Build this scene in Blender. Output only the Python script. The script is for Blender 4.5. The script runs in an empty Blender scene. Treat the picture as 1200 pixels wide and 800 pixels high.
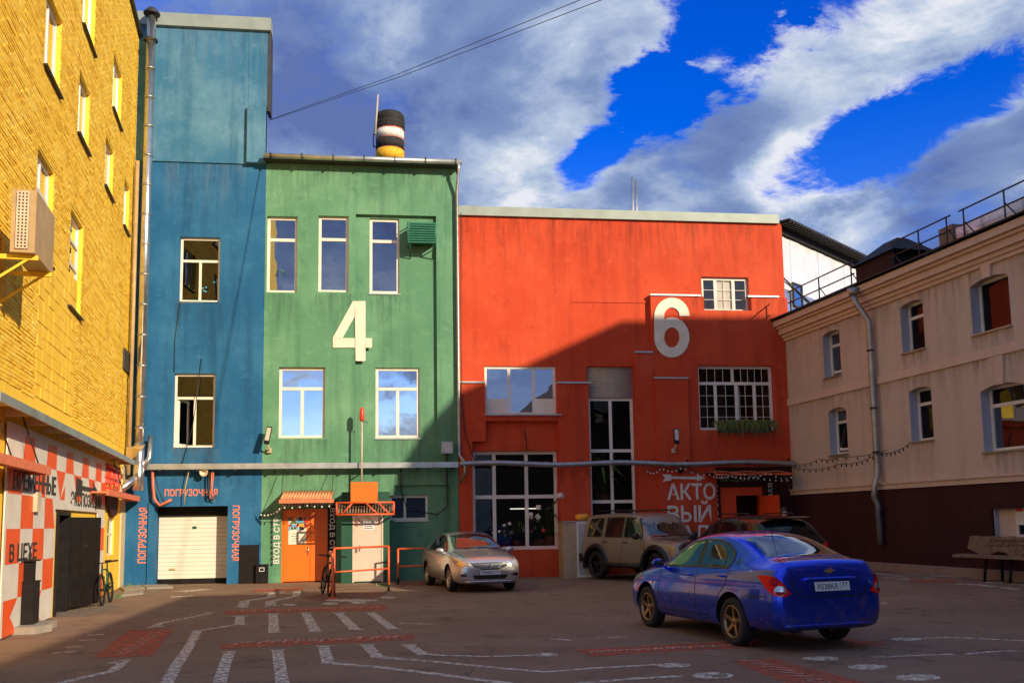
import bpy, bmesh, math, random
from mathutils import Vector, Matrix, Quaternion
from mathutils.bvhtree import BVHTree
random.seed(7)
R = math.radians
SC = bpy.context.scene
COL = SC.collection

# ------------------------------------------------------------------ camera
F, PPX, PPY = 1100.0, 600.0, 490.5          # focal length and principal point in photo pixels (1200 x 800)
PITCH, ROLL, CH = math.atan(.11), -.015, 1.68
cam = bpy.data.objects.new('camera', bpy.data.cameras.new('camera'))
COL.objects.link(cam)
cam.location = (0, 0, CH)
RM = Matrix.Rotation(math.pi / 2 + PITCH, 3, 'X') @ Matrix.Rotation(ROLL, 3, 'Z')
cam.rotation_euler = RM.to_euler()
cam.data.sensor_width = 36
cam.data.lens = F / 1200 * 36
cam.data.shift_y = (PPY - 400) / 1200
cam.data.clip_start = .1
cam.data.clip_end = 3000
SC.camera = cam

# ------------------------------------------------------------------ sun, sky, exposure
FA = R(7.4)                                   # bearing of the long front facade
SUN = Vector((math.cos(FA) * .75 + math.sin(FA), math.sin(FA) * .75 - math.cos(FA), .50)).normalized()
sun = bpy.data.objects.new('sun', bpy.data.lights.new('sun', 'SUN'))
COL.objects.link(sun)
sun.location = SUN * 60
sun.rotation_euler = SUN.to_track_quat('Z', 'Y').to_euler()
sun.data.energy = 4.6
sun.data.angle = R(.5)
sun.data.color = (1, .83, .60)
SC.view_settings.view_transform = 'Standard'
SC.view_settings.look = 'None'
SC.view_settings.gamma = 1
SC.view_settings.exposure = .31
SC.cycles.max_bounces = 6
SC.cycles.use_denoising = True

W = bpy.data.worlds.new('World')
SC.world = W
W.use_nodes = True


def pix_dir(x, y):
    return (RM @ Vector(((x - PPX) / F, -(y - PPY) / F, -1))).normalized()


def build_world():
    nt = W.node_tree
    nt.nodes.clear()
    N, L = nt.nodes.new, nt.links.new

    def M(op, a, b=None, clamp=False):
        n = N('ShaderNodeMath'); n.operation = op; n.use_clamp = clamp
        for i, v in enumerate((a, b)):
            if v is None: continue
            if isinstance(v, (int, float)): n.inputs[i].default_value = v
            else: L(v, n.inputs[i])
        return n.outputs[0]

    def ramp(fac, stops):
        n = N('ShaderNodeValToRGB'); L(fac, n.inputs[0])
        e = n.color_ramp.elements
        while len(e) < len(stops): e.new(.5)
        for k, (p, c) in enumerate(stops):
            e[k].position = p; e[k].color = (*c, 1) if len(c) == 3 else c
        return n.outputs[0]
    out = N('ShaderNodeOutputWorld')
    sky = N('ShaderNodeTexSky'); sky.sky_type = 'NISHITA'; sky.sun_disc = False
    sky.sun_elevation = math.asin(SUN.z)
    sky.sun_rotation = math.atan2(SUN.x, SUN.y)
    sky.air_density = 1.0; sky.dust_density = .3; sky.ozone_density = 3
    hs = N('ShaderNodeHueSaturation'); hs.inputs['Hue'].default_value = .535; hs.inputs['Saturation'].default_value = 1.45; hs.inputs['Value'].default_value = 1.25
    L(sky.outputs[0], hs.inputs['Color'])
    bg = N('ShaderNodeBackground'); bg.inputs[1].default_value = .15
    L(hs.outputs[0], bg.inputs[0])
    tc = N('ShaderNodeTexCoord')
    D = tc.outputs['Generated']
    # cloud deck coordinates: the direction stretched along the wind (lower left to upper right)
    mp = N('ShaderNodeMapping'); L(D, mp.inputs[0])
    mp.inputs['Rotation'].default_value = (0, R(38), 0)
    mp.inputs['Scale'].default_value = (1.0, 1.4, 2.1)

    def noise(vec, sc, det, rough, dist=0., off=None):
        n = N('ShaderNodeTexNoise'); n.inputs['Scale'].default_value = sc; n.inputs['Detail'].default_value = det
        n.inputs['Roughness'].default_value = rough; n.inputs['Distortion'].default_value = dist
        if off:
            a = N('ShaderNodeVectorMath'); a.operation = 'ADD'; L(vec, a.inputs[0]); a.inputs[1].default_value = off; vec = a.outputs[0]
        L(vec, n.inputs['Vector']); return n.outputs[0]
    big = noise(mp.outputs[0], 1.9, 5, .55, .3, (3.1, .4, 1.7))
    fine = noise(mp.outputs[0], 5.5, 9, .62, .45, (.3, 2.4, 5.7))
    wisp = noise(mp.outputs[0], 13, 9, .68, .35, (1.3, .4, .7))
    dens = M('ADD', M('MULTIPLY', big, .75), M('ADD', M('MULTIPLY', fine, .55), M('MULTIPLY', wisp, .26)))   # about .73
    dens = M('ADD', dens, -.57)
    # the breaks in the cloud: ellipses of open sky
    gaps = [((905, -25), (790, 85), 70, 1.0), ((800, 70), (745, 135), 46, 1.0), ((725, 160), (655, 228), 24, .9), ((972, 187), (1240, 60), 36, 1.0), ((1010, -60), (930, 10), 40, .7),
            ((-300, -150), (-700, -420), 160, .8), ((2100, 100), (3300, -100), 170, .8), ((300, -500), (900, -800), 150, .8),
            (Vector((-.42, -1, .06)), Vector((.12, -1, .13)), 55, .95)]      # the last one is the blue that the window panes mirror
    warp = M('ADD', M('MULTIPLY', M('ADD', fine, -.5), 1.9), M('MULTIPLY', M('ADD', wisp, -.5), 1.3))
    for (p, q, w, amt) in gaps:
        a, b = (v.normalized() if isinstance(v, Vector) else pix_dir(*v) for v in (p, q))
        c = (a + b).normalized()
        ax = (b - a); half = ax.length * .62; ax = (ax - c * ax.dot(c)).normalized(); bx = c.cross(ax)
        def dot(v):
            n = N('ShaderNodeVectorMath'); n.operation = 'DOT_PRODUCT'; L(D, n.inputs[0]); n.inputs[1].default_value = v; return n.outputs['Value']
        da, db = dot(ax / half), dot(bx / (w / F))
        r = M('SQRT', M('ADD', M('MULTIPLY', da, da), M('MULTIPLY', db, db)))
        r = M('ADD', r, warp)
        sm = N('ShaderNodeMapRange'); sm.interpolation_type = 'SMOOTHSTEP'
        L(r, sm.inputs[0]); sm.inputs[1].default_value = 1.45; sm.inputs[2].default_value = .55; sm.inputs[3].default_value = 0; sm.inputs[4].default_value = amt
        front = M('GREATER_THAN', dot(c), 0)
        dens = M('SUBTRACT', dens, M('MULTIPLY', M('MULTIPLY', sm.outputs[0], front), .42))
    cover = N('ShaderNodeMapRange'); cover.interpolation_type = 'SMOOTHSTEP'
    L(dens, cover.inputs[0]); cover.inputs[1].default_value = -.12; cover.inputs[2].default_value = .22
    # thick cloud is blue-grey underneath, thinner banks are bright
    lump = noise(mp.outputs[0], 3.0, 8, .62, .55, (7.3, 1.4, 2.2))
    sh = M('ADD', M('MULTIPLY', dens, .35), M('MULTIPLY', M('ADD', lump, -.5), .80))
    sh = M('ADD', M('ADD', sh, .13), M('ADD', M('MULTIPLY', M('ADD', wisp, -.5), -.30), M('MULTIPLY', M('ADD', fine, -.5), -.22)))
    for (p, rad, amt) in [((610, 190), 95, .15), ((690, 60), 80, .05), ((455, 45), 80, .12), ((915, 215), 70, .30), ((960, 60), 140, .17), ((1010, 275), 45, .18), ((1130, 25), 110, .15), ((1165, 230), 70, .10), ((610, 250), 80, .2),
                          ((380, 120), 130, -.14), ((560, 90), 80, -.10), ((870, 165), 90, -.12), ((1100, 245), 90, -.10), ((740, 225), 60, -.14), ((470, 190), 90, -.08)]:
        n = N('ShaderNodeVectorMath'); n.operation = 'DISTANCE'
        nv = N('ShaderNodeVectorMath'); nv.operation = 'NORMALIZE'; L(D, nv.inputs[0]); L(nv.outputs[0], n.inputs[0]); n.inputs[1].default_value = pix_dir(*p)
        g = N('ShaderNodeMapRange'); g.interpolation_type = 'SMOOTHSTEP'; L(M('ADD', n.outputs['Value'], M('MULTIPLY', M('ADD', fine, -.5), .16)), g.inputs[0])
        g.inputs[1].default_value = rad / F * 1.15; g.inputs[2].default_value = 0; g.inputs[3].default_value = 0; g.inputs[4].default_value = -amt
        sh = M('ADD', sh, g.outputs[0])
    ccol = ramp(sh, [(.0, (.74, .76, .82)), (.08, (.44, .53, .69)), (.19, (.20, .285, .51)), (.33, (.108, .163, .39))])
    bg2 = N('ShaderNodeBackground'); L(ccol, bg2.inputs[0]); bg2.inputs[1].default_value = .88
    mix = N('ShaderNodeMixShader')
    L(cover.outputs[0], mix.inputs[0]); L(bg.outputs[0], mix.inputs[1]); L(bg2.outputs[0], mix.inputs[2])
    L(mix.outputs[0], out.inputs[0])


build_world()

# ------------------------------------------------------------------ materials
MT = {}


def new_mat(name):
    m = bpy.data.materials.new(name); m.use_nodes = True
    MT[name] = m
    return m, m.node_tree.nodes, m.node_tree.links, m.node_tree.nodes['Principled BSDF']


def setp(b, **k):
    for n, v in k.items():
        b.inputs[n.replace('_', ' ')].default_value = v


def simple(name, col, rough=.5, metal=0., spec=.5, coat=0., var=0., vscale=6., bump=0., bscale=40., emit=None):
    m, nd, lk, b = new_mat(name)
    setp(b, Base_Color=(*col, 1), Roughness=rough, Metallic=metal)
    b.inputs['Specular IOR Level'].default_value = spec
    b.inputs['Coat Weight'].default_value = coat
    b.inputs['Coat Roughness'].default_value = .03
    if emit:
        b.inputs['Emission Color'].default_value = (*emit[0], 1); b.inputs['Emission Strength'].default_value = emit[1]
    if var or bump:
        tc = nd.new('ShaderNodeTexCoord')
        n = nd.new('ShaderNodeTexNoise'); n.inputs['Scale'].default_value = vscale; n.inputs['Detail'].default_value = 6
        lk.new(tc.outputs['Object'], n.inputs['Vector'])
        if var:
            mr = nd.new('ShaderNodeMapRange'); lk.new(n.outputs[0], mr.inputs[0])
            mr.inputs[1].default_value = .3; mr.inputs[2].default_value = .7; mr.inputs[3].default_value = 1 - var; mr.inputs[4].default_value = 1 + var
            mx = nd.new('ShaderNodeVectorMath'); mx.operation = 'SCALE'; mx.inputs[0].default_value = col
            lk.new(mr.outputs[0], mx.inputs['Scale']); lk.new(mx.outputs[0], b.inputs['Base Color'])
        if bump:
            n2 = nd.new('ShaderNodeTexNoise'); n2.inputs['Scale'].default_value = bscale; n2.inputs['Detail'].default_value = 5
            lk.new(tc.outputs['Object'], n2.inputs['Vector'])
            bp = nd.new('ShaderNodeBump'); bp.inputs['Strength'].default_value = bump; bp.inputs['Distance'].default_value = .02
            lk.new(n2.outputs[0], bp.inputs['Height']); lk.new(bp.outputs[0], b.inputs['Normal'])
    return m


def plaster(name, col, light=None, dark=None, rough=.82, bump=.35, patch=.5, streak=.5):
    """painted render: broad faded patches, rain streaks, scuffs, fine trowel relief"""
    m, nd, lk, b = new_mat(name)
    light = light or tuple(min(1, c * 1.25 + .012) for c in col)
    dark = dark or tuple(c * .68 for c in col)
    g = nd.new('ShaderNodeNewGeometry')

    def noise(sc, det, rg, scale=(1, 1, 1)):
        mp = nd.new('ShaderNodeMapping'); mp.inputs['Scale'].default_value = scale
        lk.new(g.outputs['Position'], mp.inputs[0])
        n = nd.new('ShaderNodeTexNoise'); n.inputs['Scale'].default_value = sc; n.inputs['Detail'].default_value = det; n.inputs['Roughness'].default_value = rg
        lk.new(mp.outputs[0], n.inputs['Vector']); return n.outputs[0]

    def rng(v, a, c, lo=0., hi=1.):
        mr = nd.new('ShaderNodeMapRange'); lk.new(v, mr.inputs[0])
        for i, x in zip((1, 2, 3, 4), (a, c, lo, hi)): mr.inputs[i].default_value = x
        return mr.outputs[0]

    def mixc(f, a, c):
        mx = nd.new('ShaderNodeMix'); mx.data_type = 'RGBA'
        lk.new(f, mx.inputs[0])
        for k, v in ((6, a), (7, c)):
            if isinstance(v, tuple): mx.inputs[k].default_value = (*v, 1)
            else: lk.new(v, mx.inputs[k])
        return mx.outputs[2]
    c1 = mixc(rng(noise(.55, 7, .65), .42, .72, 0, patch), col, light)
    c2 = mixc(rng(noise(1.0, 6, .6, (2.6, 2.6, .16)), .50, .74, 0, streak), c1, dark)
    c3 = mixc(rng(noise(2.3, 8, .72, (1, 1, 1.6)), .56, .68, 0, .42), c2, light)
    c3 = mixc(rng(noise(1.5, 9, .75, (1.3, 1.3, .9)), .56, .66, 0, .38), c3, dark)
    c4 = mixc(rng(noise(7.5, 4, .7, (1.2, 1.2, .6)), .64, .72, 0, .45), c3, dark)
    lk.new(c4, b.inputs['Base Color'])
    setp(b, Roughness=rough)
    b.inputs['Specular IOR Level'].default_value = .25
    bp = nd.new('ShaderNodeBump'); bp.inputs['Strength'].default_value = bump; bp.inputs['Distance'].default_value = .02
    add = nd.new('ShaderNodeMath'); add.operation = 'ADD'
    lk.new(noise(14, 6, .6), add.inputs[0]); lk.new(noise(1.6, 3, .5), add.inputs[1])
    lk.new(add.outputs[0], bp.inputs['Height']); lk.new(bp.outputs[0], b.inputs['Normal'])
    return m


def glass(name, tint=(.30, .34, .36), refl=.42, rough=.01, wobble=.004, top=1.):
    """window pane: partly mirrors, partly looks through; old panes wobble a little"""
    m, nd, lk, b = new_mat(name)
    nd.remove(b)
    out = nd['Material Output']
    tr = nd.new('ShaderNodeBsdfTransparent'); tr.inputs[0].default_value = (*tint, 1)
    gl = nd.new('ShaderNodeBsdfGlossy'); gl.inputs[0].default_value = (.93, .96, 1, 1); gl.inputs['Roughness'].default_value = rough
    lw = nd.new('ShaderNodeLayerWeight'); lw.inputs[0].default_value = .35
    mr = nd.new('ShaderNodeMapRange'); lk.new(lw.outputs['Fresnel'], mr.inputs[0]); mr.inputs[3].default_value = refl; mr.inputs[4].default_value = top
    mx = nd.new('ShaderNodeMixShader'); lk.new(mr.outputs[0], mx.inputs[0]); lk.new(tr.outputs[0], mx.inputs[1]); lk.new(gl.outputs[0], mx.inputs[2])
    if wobble:
        g = nd.new('ShaderNodeNewGeometry'); n = nd.new('ShaderNodeTexNoise'); n.inputs['Scale'].default_value = 1.3; n.inputs['Detail'].default_value = 1
        lk.new(g.outputs['Position'], n.inputs['Vector'])
        bp = nd.new('ShaderNodeBump'); bp.inputs['Strength'].default_value = wobble; bp.inputs['Distance'].default_value = 1.
        lk.new(n.outputs[0], bp.inputs['Height']); lk.new(bp.outputs[0], gl.inputs['Normal'])
    lk.new(mx.outputs[0], out.inputs[0])
    return m


def asphalt(name):
    m, nd, lk, b = new_mat(name)
    g = nd.new('ShaderNodeNewGeometry')

    def noise(sc, det, rg):
        n = nd.new('ShaderNodeTexNoise'); n.inputs['Scale'].default_value = sc; n.inputs['Detail'].default_value = det; n.inputs['Roughness'].default_value = rg
        lk.new(g.outputs['Position'], n.inputs['Vector']); return n.outputs[0]
    r1 = nd.new('ShaderNodeValToRGB'); lk.new(noise(.35, 8, .7), r1.inputs[0])
    r1.color_ramp.elements[0].position = .35; r1.color_ramp.elements[0].color = (.225, .144, .092, 1)
    r1.color_ramp.elements[1].position = .7; r1.color_ramp.elements[1].color = (.345, .230, .152, 1)
    r2 = nd.new('ShaderNodeValToRGB'); lk.new(noise(46, 3, .75), r2.inputs[0])
    r2.color_ramp.elements[0].position = .36; r2.color_ramp.elements[0].color = (.52, .52, .52, 1)
    r2.color_ramp.elements[1].position = .66; r2.color_ramp.elements[1].color = (1.35, 1.3, 1.25, 1)
    mx = nd.new('ShaderNodeMix'); mx.data_type = 'RGBA'; mx.blend_type = 'MULTIPLY'; mx.inputs[0].default_value = 1
    lk.new(r1.outputs[0], mx.inputs[6]); lk.new(r2.outputs[0], mx.inputs[7])
    # oil stains and damp spots
    st = nd.new('ShaderNodeMapRange'); lk.new(noise(1.1, 7, .68), st.inputs[0]); st.inputs[1].default_value = .56; st.inputs[2].default_value = .72; st.inputs[3].default_value = 1; st.inputs[4].default_value = .45
    ms = nd.new('ShaderNodeMix'); ms.data_type = 'RGBA'; ms.blend_type = 'MULTIPLY'; ms.inputs[0].default_value = 1
    lk.new(mx.outputs[2], ms.inputs[6]); lk.new(st.outputs[0], ms.inputs[7]); mx = ms
    # cracks
    v = nd.new('ShaderNodeTexVoronoi'); v.feature = 'DISTANCE_TO_EDGE'; v.inputs['Scale'].default_value = .22
    ad = nd.new('ShaderNodeVectorMath'); ad.operation = 'ADD'
    nn = nd.new('ShaderNodeTexNoise'); nn.inputs['Scale'].default_value = 1.4; nn.inputs['Detail'].default_value = 6; lk.new(g.outputs['Position'], nn.inputs['Vector'])
    sc = nd.new('ShaderNodeVectorMath'); sc.operation = 'SCALE'; sc.inputs['Scale'].default_value = 1.3
    lk.new(nn.outputs['Color'], sc.inputs[0]); lk.new(g.outputs['Position'], ad.inputs[0]); lk.new(sc.outputs[0], ad.inputs[1]); lk.new(ad.outputs[0], v.inputs['Vector'])
    mr = nd.new('ShaderNodeMapRange'); lk.new(v.outputs[0], mr.inputs[0]); mr.inputs[1].default_value = .0; mr.inputs[2].default_value = .006; mr.inputs[3].default_value = .45; mr.inputs[4].default_value = 1
    m2 = nd.new('ShaderNodeMix'); m2.data_type = 'RGBA'; m2.blend_type = 'MULTIPLY'; m2.inputs[0].default_value = 1
    lk.new(mx.outputs[2], m2.inputs[6]); lk.new(mr.outputs[0], m2.inputs[7])
    lk.new(m2.outputs[2], b.inputs['Base Color'])
    setp(b, Roughness=.78); b.inputs['Specular IOR Level'].default_value = .3
    bp = nd.new('ShaderNodeBump'); bp.inputs['Strength'].default_value = .55; bp.inputs['Distance'].default_value = .012
    lk.new(noise(70, 4, .7), bp.inputs['Height']); lk.new(bp.outputs[0], b.inputs['Normal'])
    return m


def worn(name, col, lo=.42, hi=.56, sc=9.):
    """road paint worn through to the asphalt"""
    m, nd, lk, b = new_mat(name)
    setp(b, Base_Color=(*col, 1), Roughness=.75)
    g = nd.new('ShaderNodeNewGeometry'); n = nd.new('ShaderNodeTexNoise'); n.inputs['Scale'].default_value = sc; n.inputs['Detail'].default_value = 9; n.inputs['Roughness'].default_value = .78
    lk.new(g.outputs['Position'], n.inputs['Vector'])
    mr = nd.new('ShaderNodeMapRange'); lk.new(n.outputs[0], mr.inputs[0]); mr.inputs[1].default_value = lo; mr.inputs[2].default_value = hi
    mr.inputs[3].default_value = 0; mr.inputs[4].default_value = .92
    lk.new(mr.outputs[0], b.inputs['Alpha'])
    return m


def carpaint(name, col, metal=.35, rough=.3, dirt=0., dcol=(.16, .11, .075)):
    m, nd, lk, b = new_mat(name)
    setp(b, Base_Color=(*col, 1), Roughness=rough, Metallic=metal)
    b.inputs['Coat Weight'].default_value = 1; b.inputs['Coat Roughness'].default_value = .04
    if dirt:
        tc = nd.new('ShaderNodeTexCoord')
        n = nd.new('ShaderNodeTexNoise'); n.inputs['Scale'].default_value = 5.5; n.inputs['Detail'].default_value = 10; n.inputs['Roughness'].default_value = .75
        lk.new(tc.outputs['Object'], n.inputs['Vector'])
        sx = nd.new('ShaderNodeSeparateXYZ'); lk.new(tc.outputs['Object'], sx.inputs[0])
        low = nd.new('ShaderNodeMapRange'); lk.new(sx.outputs[2], low.inputs[0]); low.inputs[1].default_value = .95; low.inputs[2].default_value = .2; low.inputs[3].default_value = 0; low.inputs[4].default_value = .30
        rr = nd.new('ShaderNodeMapRange'); lk.new(sx.outputs[1], rr.inputs[0]); rr.inputs[1].default_value = .1; rr.inputs[2].default_value = -.9; rr.inputs[3].default_value = 0; rr.inputs[4].default_value = .10
        s = nd.new('ShaderNodeMath'); s.operation = 'ADD'; lk.new(n.outputs[0], s.inputs[0]); lk.new(low.outputs[0], s.inputs[1])
        s2 = nd.new('ShaderNodeMath'); s2.operation = 'ADD'; lk.new(s.outputs[0], s2.inputs[0]); lk.new(rr.outputs[0], s2.inputs[1])
        mr = nd.new('ShaderNodeMapRange'); lk.new(s2.outputs[0], mr.inputs[0]); mr.inputs[1].default_value = .70; mr.inputs[2].default_value = .84; mr.inputs[3].default_value = 0; mr.inputs[4].default_value = dirt
        mx = nd.new('ShaderNodeMix'); mx.data_type = 'RGBA'; lk.new(mr.outputs[0], mx.inputs[0]); mx.inputs[6].default_value = (*col, 1); mx.inputs[7].default_value = (*dcol, 1)
        lk.new(mx.outputs[2], b.inputs['Base Color'])
        ro = nd.new('ShaderNodeMapRange'); lk.new(mr.outputs[0], ro.inputs[0]); ro.inputs[3].default_value = rough; ro.inputs[4].default_value = .85; lk.new(ro.outputs[0], b.inputs['Roughness'])
        cw = nd.new('ShaderNodeMapRange'); lk.new(mr.outputs[0], cw.inputs[0]); cw.inputs[3].default_value = 1; cw.inputs[4].default_value = .1; lk.new(cw.outputs[0], b.inputs['Coat Weight'])
    return m


plaster('yellow_paint', (.93, .585, .050), (.96, .68, .10), (.66, .36, .02), bump=.5, streak=.35)
plaster('yellow_paint_deep', (.84, .48, .035), (.93, .60, .07), (.58, .29, .015), bump=.5, streak=.45)
plaster('yellow_paint_pale', (.95, .65, .09), (.97, .74, .16), (.72, .42, .03), bump=.5, streak=.35)
plaster('cream_paint', (.62, .50, .30))
plaster('blue_paint', (.014, .108, .245), (.045, .195, .36), (.007, .062, .15), patch=.75, streak=.7)
plaster('faded_blue_paint', (.040, .165, .29), (.14, .29, .40), (.018, .10, .20), patch=.95, streak=.8)
plaster('green_paint', (.105, .265, .15), (.20, .40, .235), (.05, .15, .088), patch=.75, streak=.7)
plaster('red_paint', (.57, .062, .019), (.72, .115, .045), (.34, .032, .013), patch=.6, streak=.5)
plaster('beige_paint', (.63, .485, .36), (.69, .545, .415), (.46, .345, .25), patch=.5, streak=.6)
plaster('base_paint', (.050, .013, .012), (.075, .024, .018), (.03, .008, .008))
plaster('trim_paint', (.68, .50, .37), bump=.12, patch=.3, streak=.35)
plaster('reveal_paint', (.42, .42, .47), bump=.12)
plaster('concrete', (.30, .26, .21), bump=.6)
plaster('dark_green_paint', (.022, .085, .055), (.035, .12, .07), (.012, .05, .035))
plaster('block_paint', (.33, .22, .16))
simple('white_pvc', (.80, .74, .62), .38, var=.07, vscale=3)
simple('number_board', (.80, .72, .56), .6, var=.10, vscale=4, bump=.1, bscale=20)
simple('zinc', (.50, .53, .50), .42, .75, var=.18, vscale=3, bump=.12, bscale=8)
simple('steel', (.70, .70, .69), .26, .95, var=.12, vscale=4, bump=.05, bscale=14)
simple('dull_steel', (.40, .40, .38), .45, .8, var=.18, vscale=5)
simple('flashing', (.30, .35, .31), .55, .2, var=.12, vscale=2)
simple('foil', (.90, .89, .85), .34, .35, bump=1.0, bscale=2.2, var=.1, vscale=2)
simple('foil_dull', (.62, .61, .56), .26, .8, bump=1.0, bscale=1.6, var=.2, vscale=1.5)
simple('black_metal', (.013, .011, .011), .55, 0, .18, var=.3, vscale=5)
simple('dark_metal', (.05, .045, .04), .55, .3, var=.25, vscale=5)
simple('rail_orange', (.80, .12, .030), .42, var=.14, vscale=7)
simple('salmon', (.80, .20, .085), .5, var=.12, vscale=6)
simple('door_orange', (.88, .165, .008), .45, var=.06, vscale=3)
simple('entrance_orange', (.85, .07, .012), .5, var=.08, vscale=3)
simple('banner_orange', (.85, .100, .012), .55, var=.06, vscale=3)
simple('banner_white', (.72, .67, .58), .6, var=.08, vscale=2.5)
simple('print_black', (.022, .021, .022), .6)
simple('letter_orange', (.85, .22, .10), .6, var=.12, vscale=12)
simple('letter_white', (.74, .70, .64), .6, var=.1, vscale=12)
simple('letter_grey', (.72, .66, .62), .6, var=.14, vscale=12)
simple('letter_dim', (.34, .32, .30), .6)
simple('grey_door', (.62, .52, .41), .5, var=.08, vscale=3)
simple('garage_white', (.78, .72, .60), .45, var=.05, vscale=2)
simple('shutter_beige', (.50, .42, .32), .5, var=.1, vscale=4)
simple('paper', (.74, .70, .58), .7)
simple('tile_orange', (.78, .34, .16), .6, var=.2, vscale=9)
simple('cable_black', (.02, .02, .02), .5)
simple('cable_red', (.62, .16, .07), .45)
simple('cable_yellow', (.55, .36, .06), .5)
simple('lens_glass', (.50, .48, .40), .12, 0, .8)
simple('red_plastic', (.65, .06, .03), .35)
simple('green_louvre', (.012, .16, .085), .45, var=.15, vscale=8)
simple('ac_beige', (.47, .31, .14), .5, var=.14, vscale=5)
simple('ac_cream', (.62, .50, .34), .5, var=.12, vscale=5)
simple('chimney_black', (.02, .018, .018), .8, bump=.8, bscale=14, var=.4, vscale=9)
simple('chimney_white', (.72, .68, .62), .8, bump=.7, bscale=14, var=.16, vscale=5)
simple('chimney_yellow', (.80, .43, .02), .8, bump=.7, bscale=14, var=.2, vscale=7)
simple('chimney_red', (.45, .12, .06), .85, bump=.8, bscale=16, var=.35, vscale=9)
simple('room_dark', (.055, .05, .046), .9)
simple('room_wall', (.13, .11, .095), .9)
simple('lamp_tube', (.9, .9, .85), .5, emit=((1, .95, .85), 1.6))
simple('wood', (.24, .15, .10), .75, var=.35, vscale=9, bump=.6, bscale=22)
simple('raw_wood', (.55, .28, .09), .7, var=.2, vscale=8)
simple('roof_sheet', (.028, .025, .025), .6, .2, var=.25, vscale=4)
simple('leaf', (.075, .15, .022), .6, var=.45, vscale=9)
simple('leaf_dry', (.17, .17, .035), .65, var=.4, vscale=9)
simple('flower_white', (.72, .70, .62), .6)
simple('flower_red', (.6, .04, .06), .6)
simple('terracotta', (.40, .14, .07), .7)
simple('pumpkin', (.85, .36, .03), .45, var=.12, vscale=8)
simple('cabinet_tan', (.46, .33, .20), .6, var=.12, vscale=4)
simple('cabinet_panel', (.48, .44, .42), .35, var=.08, vscale=3)
simple('rubber', (.014, .014, .014), .8, var=.3, vscale=14)
simple('trim_black', (.012, .012, .013), .42)
simple('alloy_gold', (.34, .23, .13), .32, .85)
simple('alloy_silver', (.55, .50, .44), .3, .9)
simple('alloy_black', (.03, .028, .026), .4, .5)
simple('chrome', (.82, .82, .82), .12, 1.)
simple('gold_badge', (.72, .48, .16), .25, .9)
simple('plate_white', (.72, .72, .70), .5)
simple('tail_red', (.86, .014, .010), .35, 0, .12)
simple('tail_dark', (.40, .006, .012), .3, 0, .15)
simple('lamp_clear', (.62, .62, .62), .1, .6, .8, 1.)
simple('lamp_amber', (.75, .40, .18), .1, .5, .8, 1.)
simple('grille_black', (.015, .015, .016), .35)
simple('sky_blue_panel', (.10, .42, .60), .4)
simple('skin', (.46, .27, .19), .55)
simple('hair', (.05, .03, .02), .7)
simple('cloth_dark', (.022, .022, .026), .9)
simple('cloth_navy', (.03, .034, .05), .9)
simple('curtain', (.40, .37, .32), .9, var=.1, vscale=5)
simple('shade_caster_brick', (.30, .19, .14), .85, var=.2, vscale=1.2)
simple('reflector', (.6, .05, .03), .3)
glass('glass')
glass('glass_low', (.22, .24, .25), .05, top=.6)
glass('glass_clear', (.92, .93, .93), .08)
glass('glass_sky', (.2, .22, .24), .62)
glass('glass_dark', (.45, .45, .42), .0, top=.6)
glass('glass_tan', (.30, .25, .22), .03, top=.30)
simple('car_glass', (.012, .016, .016), .03, 0, .9, 1.)
simple('tint_glass', (.006, .006, .007), .06, 0, .35)
carpaint('blue_car_paint', (.005, .060, .82), .88, .24, .75)
carpaint('silver_car_paint', (.66, .65, .64), .8, .30)
carpaint('tan_car_paint', (.28, .225, .165), .1, .32, .25)
carpaint('black_car_paint', (.008, .008, .009), .2, .22)
MT['black_car_paint'].node_tree.nodes['Principled BSDF'].inputs['Coat Weight'].default_value = .3
asphalt('asphalt')
worn('asphalt_patch', (.062, .045, .037), .44, .62, 1.3)
worn('mark_white', (.78, .68, .53), .40, .55)
worn('mark_stencil', (.80, .70, .55), .43, .53, 13)
worn('mark_red', (.60, .105, .04), .38, .60, 6)
worn('mark_red_faint', (.30, .075, .045), .40, .66, 5)
worn('mark_pink', (.66, .40, .30), .44, .52, 12)
worn('pale_concrete', (.30, .24, .17), .30, .62, 2.5)


def drip(name, col, amt):
    """rain streaks running down from a sill, as a thin film"""
    m, nd, lk, b = new_mat(name)
    setp(b, Base_Color=(*col, 1), Roughness=.9)
    g = nd.new('ShaderNodeNewGeometry'); mp = nd.new('ShaderNodeMapping'); mp.inputs['Scale'].default_value = (4.5, 4.5, .45); lk.new(g.outputs['Position'], mp.inputs[0])
    n = nd.new('ShaderNodeTexNoise'); n.inputs['Scale'].default_value = 1.6; n.inputs['Detail'].default_value = 7; n.inputs['Roughness'].default_value = .7; lk.new(mp.outputs[0], n.inputs['Vector'])
    tc = nd.new('ShaderNodeTexCoord'); sx = nd.new('ShaderNodeSeparateXYZ'); lk.new(tc.outputs['Generated'], sx.inputs[0])
    pw = nd.new('ShaderNodeMath'); pw.operation = 'POWER'; lk.new(sx.outputs[2], pw.inputs[0]); pw.inputs[1].default_value = 1.4
    mr = nd.new('ShaderNodeMapRange'); lk.new(n.outputs[0], mr.inputs[0]); mr.inputs[1].default_value = .44; mr.inputs[2].default_value = .68; mr.inputs[3].default_value = 0; mr.inputs[4].default_value = amt
    mu = nd.new('ShaderNodeMath'); mu.operation = 'MULTIPLY'; lk.new(pw.outputs[0], mu.inputs[0]); lk.new(mr.outputs[0], mu.inputs[1]); lk.new(mu.outputs[0], b.inputs['Alpha'])
    return m


drip('drip_dark', (.03, .025, .022), .30)
drip('drip_pale', (.45, .46, .44), .16)

# ------------------------------------------------------------------ helpers
ORG = {}


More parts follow.
